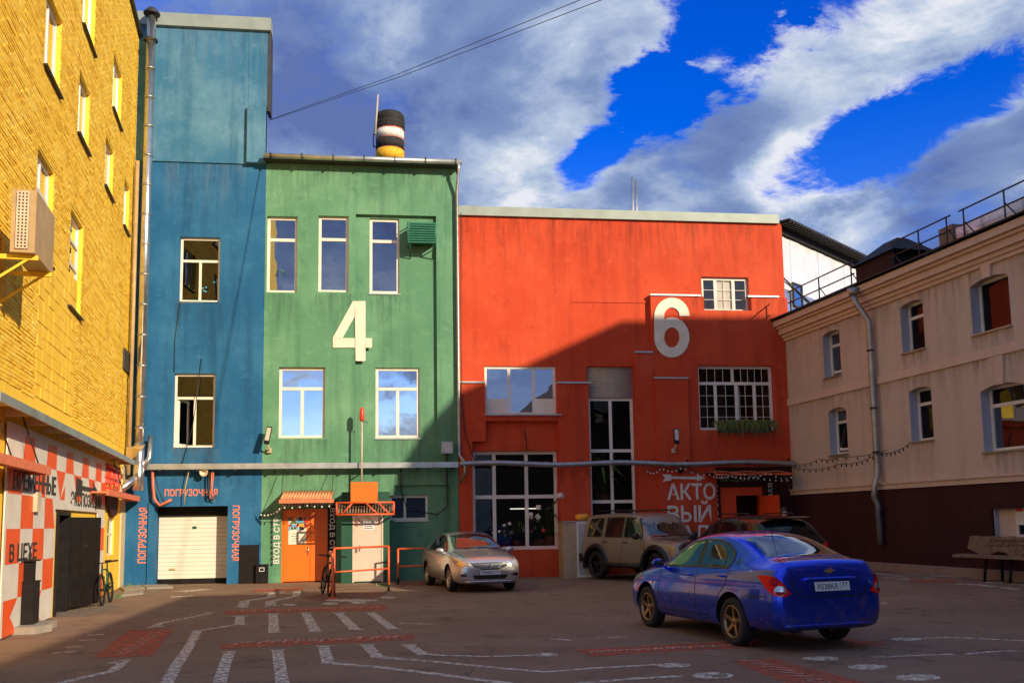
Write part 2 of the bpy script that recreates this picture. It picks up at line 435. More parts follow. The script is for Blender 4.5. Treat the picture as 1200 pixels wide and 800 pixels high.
def tag(o, label=None, cat=None, group=None, kind=None):
    if label: o['label'] = label
    if cat: o['category'] = cat
    if group: o['group'] = group
    if kind: o['kind'] = kind
    return o


def thing(name, loc, label, cat, group=None):
    o = bpy.data.objects.new(name, None); COL.objects.link(o)
    o.empty_display_size = .2
    o.location = loc; ORG[o.name] = Vector(loc)
    return tag(o, label, cat, group)


class MB:
    """collects faces; build() links them as one mesh object"""

    def __init__(s):
        s.v, s.f, s.m, s.sm = [], [], [], []

    def face(s, pts, mi=0, smooth=False):
        b = len(s.v); s.v += [Vector(p) for p in pts]; s.f.append(list(range(b, b + len(pts)))); s.m.append(mi); s.sm.append(smooth)

    def hexa(s, p, mi=0):
        """8 corners: bottom ring then top ring"""
        b = len(s.v); s.v += [Vector(q) for q in p]
        for q in ((0, 3, 2, 1), (4, 5, 6, 7), (0, 1, 5, 4), (1, 2, 6, 5), (2, 3, 7, 6), (3, 0, 4, 7)):
            s.f.append([b + i for i in q]); s.m.append(mi); s.sm.append(False)
        return s

    def box(s, pl, u0, u1, z0, z1, d0, d1, mi=0):
        w = pl.w
        return s.hexa([w(u0, z0, d0), w(u1, z0, d0), w(u1, z0, d1), w(u0, z0, d1), w(u0, z1, d0), w(u1, z1, d0), w(u1, z1, d1), w(u0, z1, d1)], mi)

    def cube(s, c, h, mi=0, rot=None):
        """centre, half sizes"""
        c = Vector(c); q = []
        for z in (-1, 1):
            for x, y in ((-1, -1), (1, -1), (1, 1), (-1, 1)):
                v = Vector((x * h[0], y * h[1], z * h[2]))
                if rot: v = rot @ v
                q.append(c + v)
        return s.hexa(q, mi)

    def prism(s, pts, off, mi=0):
        """polygon extruded by vector off"""
        off = Vector(off); pts = [Vector(p) for p in pts]; n = len(pts)
        s.face(pts[::-1], mi); s.face([p + off for p in pts], mi)
        for i in range(n):
            j = (i + 1) % n
            s.face([pts[i], pts[j], pts[j] + off, pts[i] + off], mi)
        return s

    def tube(s, path, r, n=8, mi=0, cap=True, closed=False):
        path = [Vector(p) for p in path]; m = len(path)
        rs = r if isinstance(r, (list, tuple)) else [r] * m
        b = len(s.v); up = None
        for i, p in enumerate(path):
            if closed: t = path[(i + 1) % m] - path[i - 1]
            else: t = path[min(i + 1, m - 1)] - path[max(i - 1, 0)]
            t.normalize()
            if up is None:
                up = Vector((0, 0, 1)) if abs(t.z) < .9 else Vector((1, 0, 0))
            up = (up - t * up.dot(t)).normalized(); sd = t.cross(up)
            for k in range(n):
                a = 2 * math.pi * k / n
                s.v.append(p + (up * math.cos(a) + sd * math.sin(a)) * rs[i])
        for i in range(m if closed else m - 1):
            j = (i + 1) % m
            for k in range(n):
                l = (k + 1) % n
                s.f.append([b + i * n + k, b + i * n + l, b + j * n + l, b + j * n + k]); s.m.append(mi); s.sm.append(True)
        if cap and not closed:
            s.f.append([b + k for k in range(n)][::-1]); s.m.append(mi); s.sm.append(False)
            s.f.append([b + (m - 1) * n + k for k in range(n)]); s.m.append(mi); s.sm.append(False)
        return s

    def lathe(s, prof, c, ax=Vector((0, 0, 1)), n=24, mi=0, smooth=True):
        """profile of (radius, height) turned round axis ax at c"""
        c = Vector(c); ax = Vector(ax).normalized()
        a = ax.orthogonal().normalized(); bb = ax.cross(a); b = len(s.v); m = len(prof)
        for (r, h) in prof:
            for k in range(n):
                t = 2 * math.pi * k / n
                s.v.append(c + ax * h + (a * math.cos(t) + bb * math.sin(t)) * r)
        for i in range(m - 1):
            for k in range(n):
                l = (k + 1) % n
                s.f.append([b + i * n + k, b + i * n + l, b + (i + 1) * n + l, b + (i + 1) * n + k]); s.m.append(mi); s.sm.append(smooth)
        return s

    def build(s, name, mats, parent=None, origin=None, **tags):
        me = bpy.data.meshes.new(name)
        if parent is not None: o0 = ORG[parent.name]
        elif origin is not None: o0 = Vector(origin)
        else:
            lo = Vector((min(v[i] for v in s.v) for i in range(3))); hi = Vector((max(v[i] for v in s.v) for i in range(3)))
            o0 = Vector(((lo.x + hi.x) / 2, (lo.y + hi.y) / 2, lo.z))
        me.from_pydata([v - o0 for v in s.v], [], s.f)
        if isinstance(mats, str): mats = [mats]
        for m in mats: me.materials.append(MT[m])
        me.polygons.foreach_set('material_index', s.m); me.polygons.foreach_set('use_smooth', s.sm)
        bm = bmesh.new(); bm.from_mesh(me)
        bmesh.ops.remove_doubles(bm, verts=bm.verts, dist=1e-5)
        bmesh.ops.recalc_face_normals(bm, faces=bm.faces)
        bm.to_mesh(me); bm.free()
        o = bpy.data.objects.new(name, me); COL.objects.link(o)
        if parent is not None: o.parent = parent
        else: o.location = o0
        ORG[o.name] = o0
        return tag(o, **tags)


class Plane:
    def __init__(s, P, ang):
        s.P = Vector((P[0], P[1], 0)); s.U = Vector((math.cos(ang), math.sin(ang), 0)); s.N = Vector((math.sin(ang), -math.cos(ang), 0))

    def w(s, u, z, d=0.):
        return s.P + s.U * u + s.N * d + Vector((0, 0, z))

    def hit(s, x, y, d=0.):
        """photo pixel -> (u, z) on this wall, d metres in front of it"""
        o = Vector((0, 0, CH)); r = pix_dir(x, y)
        q = o + r * (((s.P + s.N * d - o).dot(s.N)) / r.dot(s.N))
        return (q - s.P).dot(s.U), q.z

    def rect(s, x0, y0, x1, y1, d=0.):
        xm, ym = (x0 + x1) / 2, (y0 + y1) / 2
        u0, u1 = s.hit(x0, ym, d)[0], s.hit(x1, ym, d)[0]
        return min(u0, u1), max(u0, u1), s.hit(xm, y1, d)[1], s.hit(xm, y0, d)[1]

    def rect2(s, a, b, d=0.):
        (ua, za), (ub, zb) = s.hit(*a, d), s.hit(*b, d)
        return min(ua, ub), max(ua, ub), min(za, zb), max(za, zb)


def sstep(t):
    t = max(0., min(1., t)); return t * t * (3 - 2 * t)


def gz(x, y):
    """the yard rises a little towards the beige house"""
    return .25 * sstep((x - 2.5) / 6.) * sstep((y - 13) / 8.)


def ground(x, y, lift=0.):
    o = Vector((0, 0, CH)); r = pix_dir(x, y); z = 0
    for _ in range(6):
        q = o + r * ((z - CH) / r.z); z = gz(q.x, q.y)
    return Vector((q.x, q.y, z + lift))


def relief(pl, u0, u1, z0, z1, base, regs, mats_default=0):
    """wall as a grid of cells, each at its own depth. regs: (rect, depth, mat) ; depth for openings: ('open', depth)"""
    us, zs = {u0, u1}, {z0, z1}
    for (a, b, c, d), *_ in regs:
        us |= {min(max(a, u0), u1), min(max(b, u0), u1)}; zs |= {min(max(c, z0), z1), min(max(d, z0), z1)}
    us, zs = sorted(us), sorted(zs)
    us = [us[0]] + [b for a, b in zip(us, us[1:]) if b - a > 1e-4]; zs = [zs[0]] + [b for a, b in zip(zs, zs[1:]) if b - a > 1e-4]
    nu, nz = len(us) - 1, len(zs) - 1
    cell = [[(base, mats_default, False)] * nz for _ in range(nu)]
    for r in regs:
        (a, b, c, d), dep, mi = r
        op = isinstance(dep, tuple)
        for i in range(nu):
            um = (us[i] + us[i + 1]) / 2
            if not a < um < b: continue
            for j in range(nz):
                if c < (zs[j] + zs[j + 1]) / 2 < d:
                    cell[i][j] = ((dep[1] if op else dep), (cell[i][j][1] if mi is None else mi), op)
    mb = MB()
    for i in range(nu):
        for j in range(nz):
            d, mi, op = cell[i][j]
            if not op: mb.face([pl.w(us[i], zs[j], d), pl.w(us[i + 1], zs[j], d), pl.w(us[i + 1], zs[j + 1], d), pl.w(us[i], zs[j + 1], d)], mi)
            for (ii, jj, p, q) in ((i + 1, j, (us[i + 1], zs[j]), (us[i + 1], zs[j + 1])), (i, j + 1, (us[i], zs[j + 1]), (us[i + 1], zs[j + 1]))):
                if ii >= nu or jj >= nz: continue
                e, m2, op2 = cell[ii][jj]
                if abs(e - d) > 1e-5:
                    m = mi if d > e else m2
                    mb.face([pl.w(*p, d), pl.w(*q, d), pl.w(*q, e), pl.w(*p, e)], m)
    return mb


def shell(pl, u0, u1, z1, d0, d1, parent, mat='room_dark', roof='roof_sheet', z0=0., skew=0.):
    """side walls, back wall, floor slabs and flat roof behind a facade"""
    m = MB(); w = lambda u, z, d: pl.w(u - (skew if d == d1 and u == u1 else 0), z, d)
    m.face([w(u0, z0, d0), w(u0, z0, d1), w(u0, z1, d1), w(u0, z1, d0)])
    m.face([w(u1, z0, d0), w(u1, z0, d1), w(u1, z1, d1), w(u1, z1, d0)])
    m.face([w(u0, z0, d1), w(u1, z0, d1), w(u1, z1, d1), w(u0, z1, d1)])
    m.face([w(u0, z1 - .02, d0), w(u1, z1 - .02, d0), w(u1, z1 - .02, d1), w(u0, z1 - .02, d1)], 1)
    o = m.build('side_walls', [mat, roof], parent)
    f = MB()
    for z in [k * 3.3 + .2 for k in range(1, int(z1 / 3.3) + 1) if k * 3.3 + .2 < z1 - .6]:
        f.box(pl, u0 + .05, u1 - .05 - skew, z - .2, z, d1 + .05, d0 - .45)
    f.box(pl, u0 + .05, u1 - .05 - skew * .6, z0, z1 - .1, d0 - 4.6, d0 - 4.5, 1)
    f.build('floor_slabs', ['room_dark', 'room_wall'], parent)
    return o


def window(pl, r, d, parent, rows, fw=.07, mat='white_pvc', gmat='glass', sill=True, grid=0, depth=.06, name='window', open_=None, sill_mat='zinc', sill_out=.10):
    """frame mesh with panes (and sill) as children. rows: top to bottom (share, [column shares])"""
    u0, u1, z0, z1 = r
    m = MB()
    m.box(pl, u0, u0 + fw, z0, z1, d - depth, d); m.box(pl, u1 - fw, u1, z0, z1, d - depth, d)
    m.box(pl, u0 + fw, u1 - fw, z0, z0 + fw, d - depth, d - .002); m.box(pl, u0 + fw, u1 - fw, z1 - fw, z1, d - depth, d - .002)
    panes = []
    zt = z1; H = z1 - z0; tot = sum(s for s, _ in rows)
    for ri, (sh, cols) in enumerate(rows):
        zb = zt - H * sh / tot
        if ri < len(rows) - 1:
            m.box(pl, u0 + fw, u1 - fw, zb - fw * .55, zb + fw * .55, d - depth, d - .004)
        ct = sum(cols); ua = u0
        for ci, c in enumerate(cols):
            ub = ua + (u1 - u0) * c / ct
            lo = zb + (fw if ri == len(rows) - 1 else fw * .55); hi = zt - (fw if ri == 0 else fw * .55)
            if ci < len(cols) - 1: m.box(pl, ub - fw * .55, ub + fw * .55, lo, hi, d - depth, d - .006)
            panes.append((ua + (fw if ci == 0 else fw * .55), ub - (fw if ci == len(cols) - 1 else fw * .55), lo, hi, ri, ci))
            if grid:
                pu0, pu1 = panes[-1][0], panes[-1][1]
                nu = max(1, round((pu1 - pu0) / grid)); nz = max(1, round((hi - lo) / (grid * 1.25)))
                for k in range(1, nu): x = pu0 + (pu1 - pu0) * k / nu; m.box(pl, x - .007, x + .007, lo, hi, d - .034, d - .016)
                for k in range(1, nz): z = lo + (hi - lo) * k / nz; m.box(pl, pu0, pu1, z - .007, z + .007, d - .036, d - .018)
            ua = ub
        zt = zb
    wo = m.build(name, mat, parent)
    for (a, b, lo, hi, ri, ci) in panes:
        g = MB()
        if open_ == (ri, ci):
            # casement swung inwards about its left side
            t = MB(); P = pl.w(a, 0, d - .05); dv = (pl.U * .45 - pl.N * .9) * (b - a)
            def q(s, z, o=0.): return P + dv * s + Vector((0, 0, z)) + pl.U * o
            for (s0, s1, za, zb_) in ((0, .12, lo, hi), (.88, 1, lo, hi), (.12, .88, lo, lo + .06), (.12, .88, hi - .06, hi)):
                t.hexa([q(s0, za), q(s1, za), q(s1, za, .04), q(s0, za, .04), q(s0, zb_), q(s1, zb_), q(s1, zb_, .04), q(s0, zb_, .04)])
            t.build('open_casement', mat, wo)
            g.face([q(.1, lo, .02), q(.9, lo, .02), q(.9, hi, .02), q(.1, hi, .02)])
        else:
            g.face([pl.w(a, lo, d - .03), pl.w(b, lo, d - .03), pl.w(b, hi, d - .03), pl.w(a, hi, d - .03)])
        g.build('pane', gmat, wo)
    if sill:
        s = MB(); s.box(pl, u0 - .03, u1 + .03, z0 - .045, z0 - .004, d - .02, d + sill_out); s.build('sill', sill_mat, wo)
    return wo


def stain(pl, u0, u1, z1, h, d, parent, mat='drip_dark'):
    m = MB(); m.face([pl.w(u0, z1 - h, d), pl.w(u1, z1 - h, d), pl.w(u1, z1, d), pl.w(u0, z1, d)])
    return m.build('rain_stain', mat, parent)


def text_raw(s, bold):
    cu = bpy.data.curves.new('t', 'FONT'); cu.body = s; cu.size = 1; cu.offset = bold; cu.resolution_u = 3
    o = bpy.data.objects.new('t', cu); COL.objects.link(o)
    dg = bpy.context.evaluated_depsgraph_get(); dg.update()
    me = bpy.data.meshes.new_from_object(o.evaluated_get(dg))
    vs = [Vector((v.co.x, v.co.y)) for v in me.vertices]; fs = [list(p.vertices) for p in me.polygons]
    bpy.data.objects.remove(o); bpy.data.curves.remove(cu); bpy.data.meshes.remove(me)
    return vs, fs


def glyph_yeru(bold):
    """the letter Ы, whose font outline overlaps itself: two stems and a bowl"""
    w = .085 + 2 * bold; h = .727 + bold; vs, fs = [], []
    def quad(q): n = len(vs); vs.extend(Vector(p) for p in q); fs.append([n, n + 1, n + 2, n + 3])
    quad([(0, -bold), (w, -bold), (w, h), (0, h)]); quad([(.62, -bold), (.62 + w, -bold), (.62 + w, h), (.62, h)])
    cy = .215; R1, R2 = cy + bold, cy - w + bold; cx = .27
    quad([(w, -bold), (cx, -bold), (cx, cy - R2), (w, cy - R2)]); quad([(w, cy + R2), (cx, cy + R2), (cx, cy + R1), (w, cy + R1)])
    for k in range(10):
        a, c = -math.pi / 2 + math.pi * k / 10, -math.pi / 2 + math.pi * (k + 1) / 10
        quad([(cx + R2 * math.cos(a), cy + R2 * math.sin(a)), (cx + R1 * math.cos(a), cy + R1 * math.sin(a)), (cx + R1 * math.cos(c), cy + R1 * math.sin(c)), (cx + R2 * math.cos(c), cy + R2 * math.sin(c))])
    return vs, fs


def text_data(s, bold=.0):
    if 'Ы' in s:
        vs, fs, x = [], [], 0.
        for ch in s:
            v, f = glyph_yeru(bold) if ch == 'Ы' else text_raw(ch, bold)
            x0, x1 = min(p.x for p in v), max(p.x for p in v); n = len(vs)
            vs += [Vector((p.x - x0 + x, p.y)) for p in v]; fs += [[n + i for i in q] for q in f]; x += x1 - x0 + .085
    else: vs, fs = text_raw(s, bold)
    x0, x1 = min(v.x for v in vs), max(v.x for v in vs); y0, y1 = min(v.y for v in vs), max(v.y for v in vs)
    return [Vector(((v.x - x0) / (x1 - x0), (v.y - y0) / (y1 - y0))) for v in vs], fs


def lettering(s, fn, mat, parent, thick=.012, bold=.02, rot=0, name='lettering', jitter=0.):
    """fn(a, b, d) maps the unit square (and depth) to the world; rot 0, 90 (reads upwards), -90 (reads downwards)"""
    vs, fs = text_data(s, bold)
    if rot == 90: vs = [Vector((1 - v.y, v.x)) for v in vs]
    if rot == -90: vs = [Vector((v.y, 1 - v.x)) for v in vs]
    m = MB(); n = len(vs)
    from collections import Counter
    ec = Counter()
    for f in fs:
        for a, b in zip(f, f[1:] + f[:1]): ec[(min(a, b), max(a, b))] += 1
    m.v = [fn(v.x, v.y, thick) for v in vs] + [fn(v.x, v.y, 0) for v in vs]
    for f in fs: m.f.append(f); m.m.append(0); m.sm.append(False)
    for (a, b), c in ec.items():
        if c == 1: m.f.append([a, b, b + n, a + n]); m.m.append(0); m.sm.append(False)
    return m.build(name, mat, parent)


def on_wall(pl, r, d=.0):
    u0, u1, z0, z1 = r
    return lambda a, b, t: pl.w(u0 + (u1 - u0) * a, z0 + (z1 - z0) * b, d + t)


def copy_tree(o, parent=None):
    c = o.copy(); COL.objects.link(c); c.parent = parent
    ORG[c.name] = ORG.get(o.name, Vector())
    for ch in o.children: copy_tree(ch, c)
    return c


# ------------------------------------------------------------------ wall planes from the photograph
G0 = ground(220, 685)
FAC = Plane(G0, FA)                                        # blue, green and red houses
_v = pix_dir(307, 616); LEFT = Plane(ground(149, 684.5), math.atan2(_v.y, _v.x))
_u, _z = FAC.hit(932, 640); _c = FAC.w(_u, 0)
_v = pix_dir(345, 615.5); RIGHT = Plane(_c, math.atan2(_v.y, _v.x) + math.pi)   # u runs from the corner towards the camera
UX = lambda x, y=450, d=0: FAC.hit(x, y, d)[0]
ZY = lambda y, x=600, d=0: FAC.hit(x, y, d)[1]

# ------------------------------------------------------------------ ground
def build_ground():
    m = MB(); xs = [-90, -60, -40, -25] + [-14 + i for i in range(31)] + [25, 40, 60, 90]; ys = [-90, -60, -40, -20, -8] + [i for i in range(0, 42)] + [60, 90]
    b = 0
    m.v = [Vector((x, y, gz(x, y))) for x in xs for y in ys]; ny = len(ys)
    for i in range(len(xs) - 1):
        for j in range(ny - 1):
            m.f.append([i * ny + j, (i + 1) * ny + j, (i + 1) * ny + j + 1, i * ny + j + 1]); m.m.append(0); m.sm.append(True)
    return m.build('ground', 'asphalt', origin=(0, 0, 0), kind='structure')


GROUND = build_ground()


def strip(pts, wd, mat, name='painted_line', lift=.004, parent=None):
    """painted line along ground points; width wd (or list)"""
    n = len(pts); wl = wd if isinstance(wd, list) else [wd] * n
    P = [Vector((p.x, p.y, 0)) for p in pts]
    # resample so it follows the ground
    m = MB(); L, Rr = [], []
    for i, p in enumerate(P):
        t = (P[min(i + 1, n - 1)] - P[max(i - 1, 0)]).normalized(); s = Vector((-t.y, t.x, 0)) * wl[i] / 2
        L.append(p + s); Rr.append(p - s)
    for i in range(n - 1):
        k = max(1, int((P[i + 1] - P[i]).length / .8))
        for j in range(k):
            q = [L[i].lerp(L[i + 1], j / k), Rr[i].lerp(Rr[i + 1], j / k), Rr[i].lerp(Rr[i + 1], (j + 1) / k), L[i].lerp(L[i + 1], (j + 1) / k)]
            m.face([Vector((v.x, v.y, gz(v.x, v.y) + lift)) for v in q])
    return m.build(name, mat, GROUND)


def gpoly(px, mat, name, lift=.004):
    pts = [ground(*p) for p in px]; c = sum(pts, Vector()) / len(pts); m = MB()
    for a, b in zip(pts, pts[1:] + pts[:1]):
        for k in range(6):
            p, q = a.lerp(b, k / 6), a.lerp(b, (k + 1) / 6)
            prev = None
            for j in range(6):
                quad = [c.lerp(p, j / 6), c.lerp(q, j / 6), c.lerp(q, (j + 1) / 6), c.lerp(p, (j + 1) / 6)]
                if j == 0: quad = quad[1:]
                m.face([Vector((v.x, v.y, gz(v.x, v.y) + lift)) for v in quad])
    return m.build(name, mat, GROUND)


def gellipse(x, y, rx, ry, mat='mark_white', name='painted_dot'):
    return gpoly([(x + rx * math.cos(a), y + ry * math.sin(a)) for a in [2 * math.pi * k / 14 for k in range(14)]], mat, name, .006)


def markings():
    G = lambda *px: [ground(*p) for p in px]
    for px, w in [([(180, 734), (188, 730), (243, 719), (247, 717)], .12), ([(172, 735), (194, 733)], .12), ([(238, 717.5), (254, 717)], .14),
                  ([(281, 731), (231, 739)], .10), ([(286, 704), (300, 702), (318, 699), (318, 693.5)], .16), ([(275, 711.5), (292, 711)], .14), ([(284, 711), (287, 704)], .2),
                  ([(318, 704), (333, 701), (347, 698), (349, 692)], .16), ([(309, 710), (328, 709.5)], .14), ([(317, 710), (318, 704)], .2), ([(309, 694), (325, 693.5)], .12), ([(340, 692.5), (353, 692)], .12),
                  ([(385, 776.5), (440, 781), (500, 788), (560, 796), (640, 806)], .11), ([(443, 770), (487, 774)], .09),
                  ([(497, 766), (520, 767.5), (570, 769), (625, 767.5)], .09), ([(443, 769), (530, 777), (590, 783), (640, 787), (690, 783), (770, 778.5)], .09),
                  ([(675, 801), (740, 795), (800, 792)], .10), ([(1062, 748.5), (1110, 746.5), (1150, 748), (1230, 752)], .08),
                  ([(1023, 770), (1060, 768.5), (1118, 766)], .08), ([(1133, 766), (1160, 763.5), (1192, 762)], .08), ([(1120, 684), (1147, 685), (1165, 687)], .22), ([(1155, 682), (1176, 682.5)], .25), ([(1173, 688), (1193, 690)], .2),
                  ([(1180, 683.5), (1210, 686)], .2), ([(1024, 671.5), (1060, 675)], .18), ([(1090, 674), (1125, 676)], .2), ([(1048, 678), (1067, 678.3)], .25), ([(1083, 677), (1096, 677.3)], .25),
                  ([(1036, 676), (1045, 677)], .2), ([(1062, 672), (1078, 673)], .2), ([(1135, 677), (1160, 679)], .18), ([(1098, 669), (1112, 669.6)], .2),
                  ([(147, 773), (132, 786), (100, 793), (72, 800)], .12), ([(128, 777), (146, 774)], .10), ([(210, 693), (243, 690)], .45), ([(200, 699), (226, 698)], .3), ([(102, 744), (122, 743)], .10),
                  ([(92, 750), (114, 749)], .09), ([(77, 758), (98, 757)], .09), ([(62, 765), (90, 763)], .09), ([(468, 730), (510, 731)], .09), ([(1033, 706), (1040, 706)], .12),
                  ([(645, 748), (670, 750)], .07), ([(700, 747), (735, 746)], .07)]:
        strip(G(*px), w * 1.12, 'mark_white')
    for px, w in [([(281, 722), (281, 732)], .20), ([(231, 739), (222, 757), (205, 782), (193, 805)], .17), ([(320, 719), (321, 741)], .2), ([(358, 718), (370, 740)], .2), ([(397, 718), (417, 738)], .2), ([(435, 718), (461, 737)], .2),
                  ([(269, 764), (263, 780), (256, 805)], .17), ([(325, 762), (328, 780), (332, 806)], .17), ([(379, 757), (385, 777)], .18), ([(430, 756), (443, 770)], .18), ([(479, 756), (497, 767)], .18)]:
        strip(G(*px), w * .85, 'mark_stencil', 'painted_column')
        for (x, y) in (px[0], px[-1]):
            if y < 790: strip(G((x - 9, y), (x + 9, y - .5)), .09, 'mark_white', lift=.008)
    gpoly([(263.4, 715), (451, 708.4), (453.4, 714.3), (263.4, 719.5)], 'mark_red', 'painted_band')
    gpoly([(258.4, 754), (484, 742), (487, 749), (258.4, 760)], 'mark_red', 'painted_band')
    gpoly([(297, 690.5), (355, 688), (355, 691), (297, 693)], 'mark_red', 'painted_band')
    gpoly([(151, 738), (203, 737), (177, 769), (109, 770)], 'mark_red', 'painted_band')
    gpoly([(352, 699), (400, 693), (456, 694), (440, 701), (378, 705)], 'mark_red_faint', 'painted_patch')
    gpoly([(460, 683), (520, 680), (530, 684), (470, 687)], 'mark_red_faint', 'painted_patch')
    gpoly([(672, 761), (800, 754), (890, 750), (905, 757), (770, 764), (692, 769)], 'mark_red', 'painted_band')
    gpoly([(985, 748), (1030, 752), (1045, 755), (1000, 757)], 'mark_red', 'painted_band')
    gpoly([(855, 774), (905, 771), (1020, 801), (935, 806)], 'mark_red', 'painted_band')
    gpoly([(1065, 680), (1120, 679.3), (1120, 681.5), (1065, 682)], 'mark_red', 'painted_band')
    rnd = random.Random(3)
    def scrawl(a, b, n, h):      # illegible worn white lettering on the red bands
        for k in range(n):
            t = (k + .5) / n; x = a[0] + (b[0] - a[0]) * t; y = a[1] + (b[1] - a[1]) * t; w = abs(b[0] - a[0]) / n * .38
            strip(G((x - w, y + h * rnd.uniform(.2, .5)), (x - w * .2, y - h * rnd.uniform(.1, .5)), (x + w * .4, y + h * rnd.uniform(-.1, .4)), (x + w, y - h * .4)), .06, 'mark_pink', 'painted_scrawl', .010)
    scrawl((280, 716.5), (446, 711), 12, 3); scrawl((272, 754), (475, 746), 14, 4.5); scrawl((690, 764), (880, 755), 14, 3)
    for k in range(9):
        t = k / 8; x = 185 - 42 * t; y = 741 + 25 * t
        strip(G((x - 9, y + 1.2), (x + 10, y - 1.2)), .07, 'mark_pink', 'painted_scrawl', .010)
    for k in range(8):
        t = k / 7; x = 885 + 75 * t; y = 775 + 24 * t
        strip(G((x - 14, y - 1), (x + 14, y + 1)), .05, 'mark_pink', 'painted_scrawl', .010)
    for (x, y, rx, ry) in [(962, 771.5, 22, 2.6), (1017, 781.5, 24, 3.2), (1076, 794, 27, 4), (790, 779.5, 20, 2.6), (835, 791.5, 25, 4), (843, 792, 10, 2), (1062, 748.8, 18, 2), (640, 767, 15, 2.2), (340, 708.3, 9, 1.1), (387, 707, 10, 1.4), (420, 706, 10, 1.4), (455, 699.8, 9, 1.2), (412, 703.2, 32, 1.5), (1000, 792, 0.1, 0.1)]:
        if rx > 1: gellipse(x, y, rx, ry)
    gpoly([(118, 701), (150, 688), (205, 687), (180, 697), (140, 702)], 'pale_concrete', 'concrete_apron')
    gpoly([(62, 722), (75, 713), (120, 706), (140, 710), (100, 722)], 'pale_concrete', 'concrete_apron')
    for (a, b, c, d) in [((140, 689), (164, 686.5), (170, 690), (146, 693)), ((165, 686.5), (196, 686), (203, 689), (172, 690)), ((146, 694), (168, 691), (168, 696), (142, 699))]:
        q = [ground(*p) for p in (a, b, c, d)]
        MB().prism([v + Vector((0, 0, .001)) for v in q], (0, 0, .045)).build('paving_slab', 'concrete', GROUND)


markings()

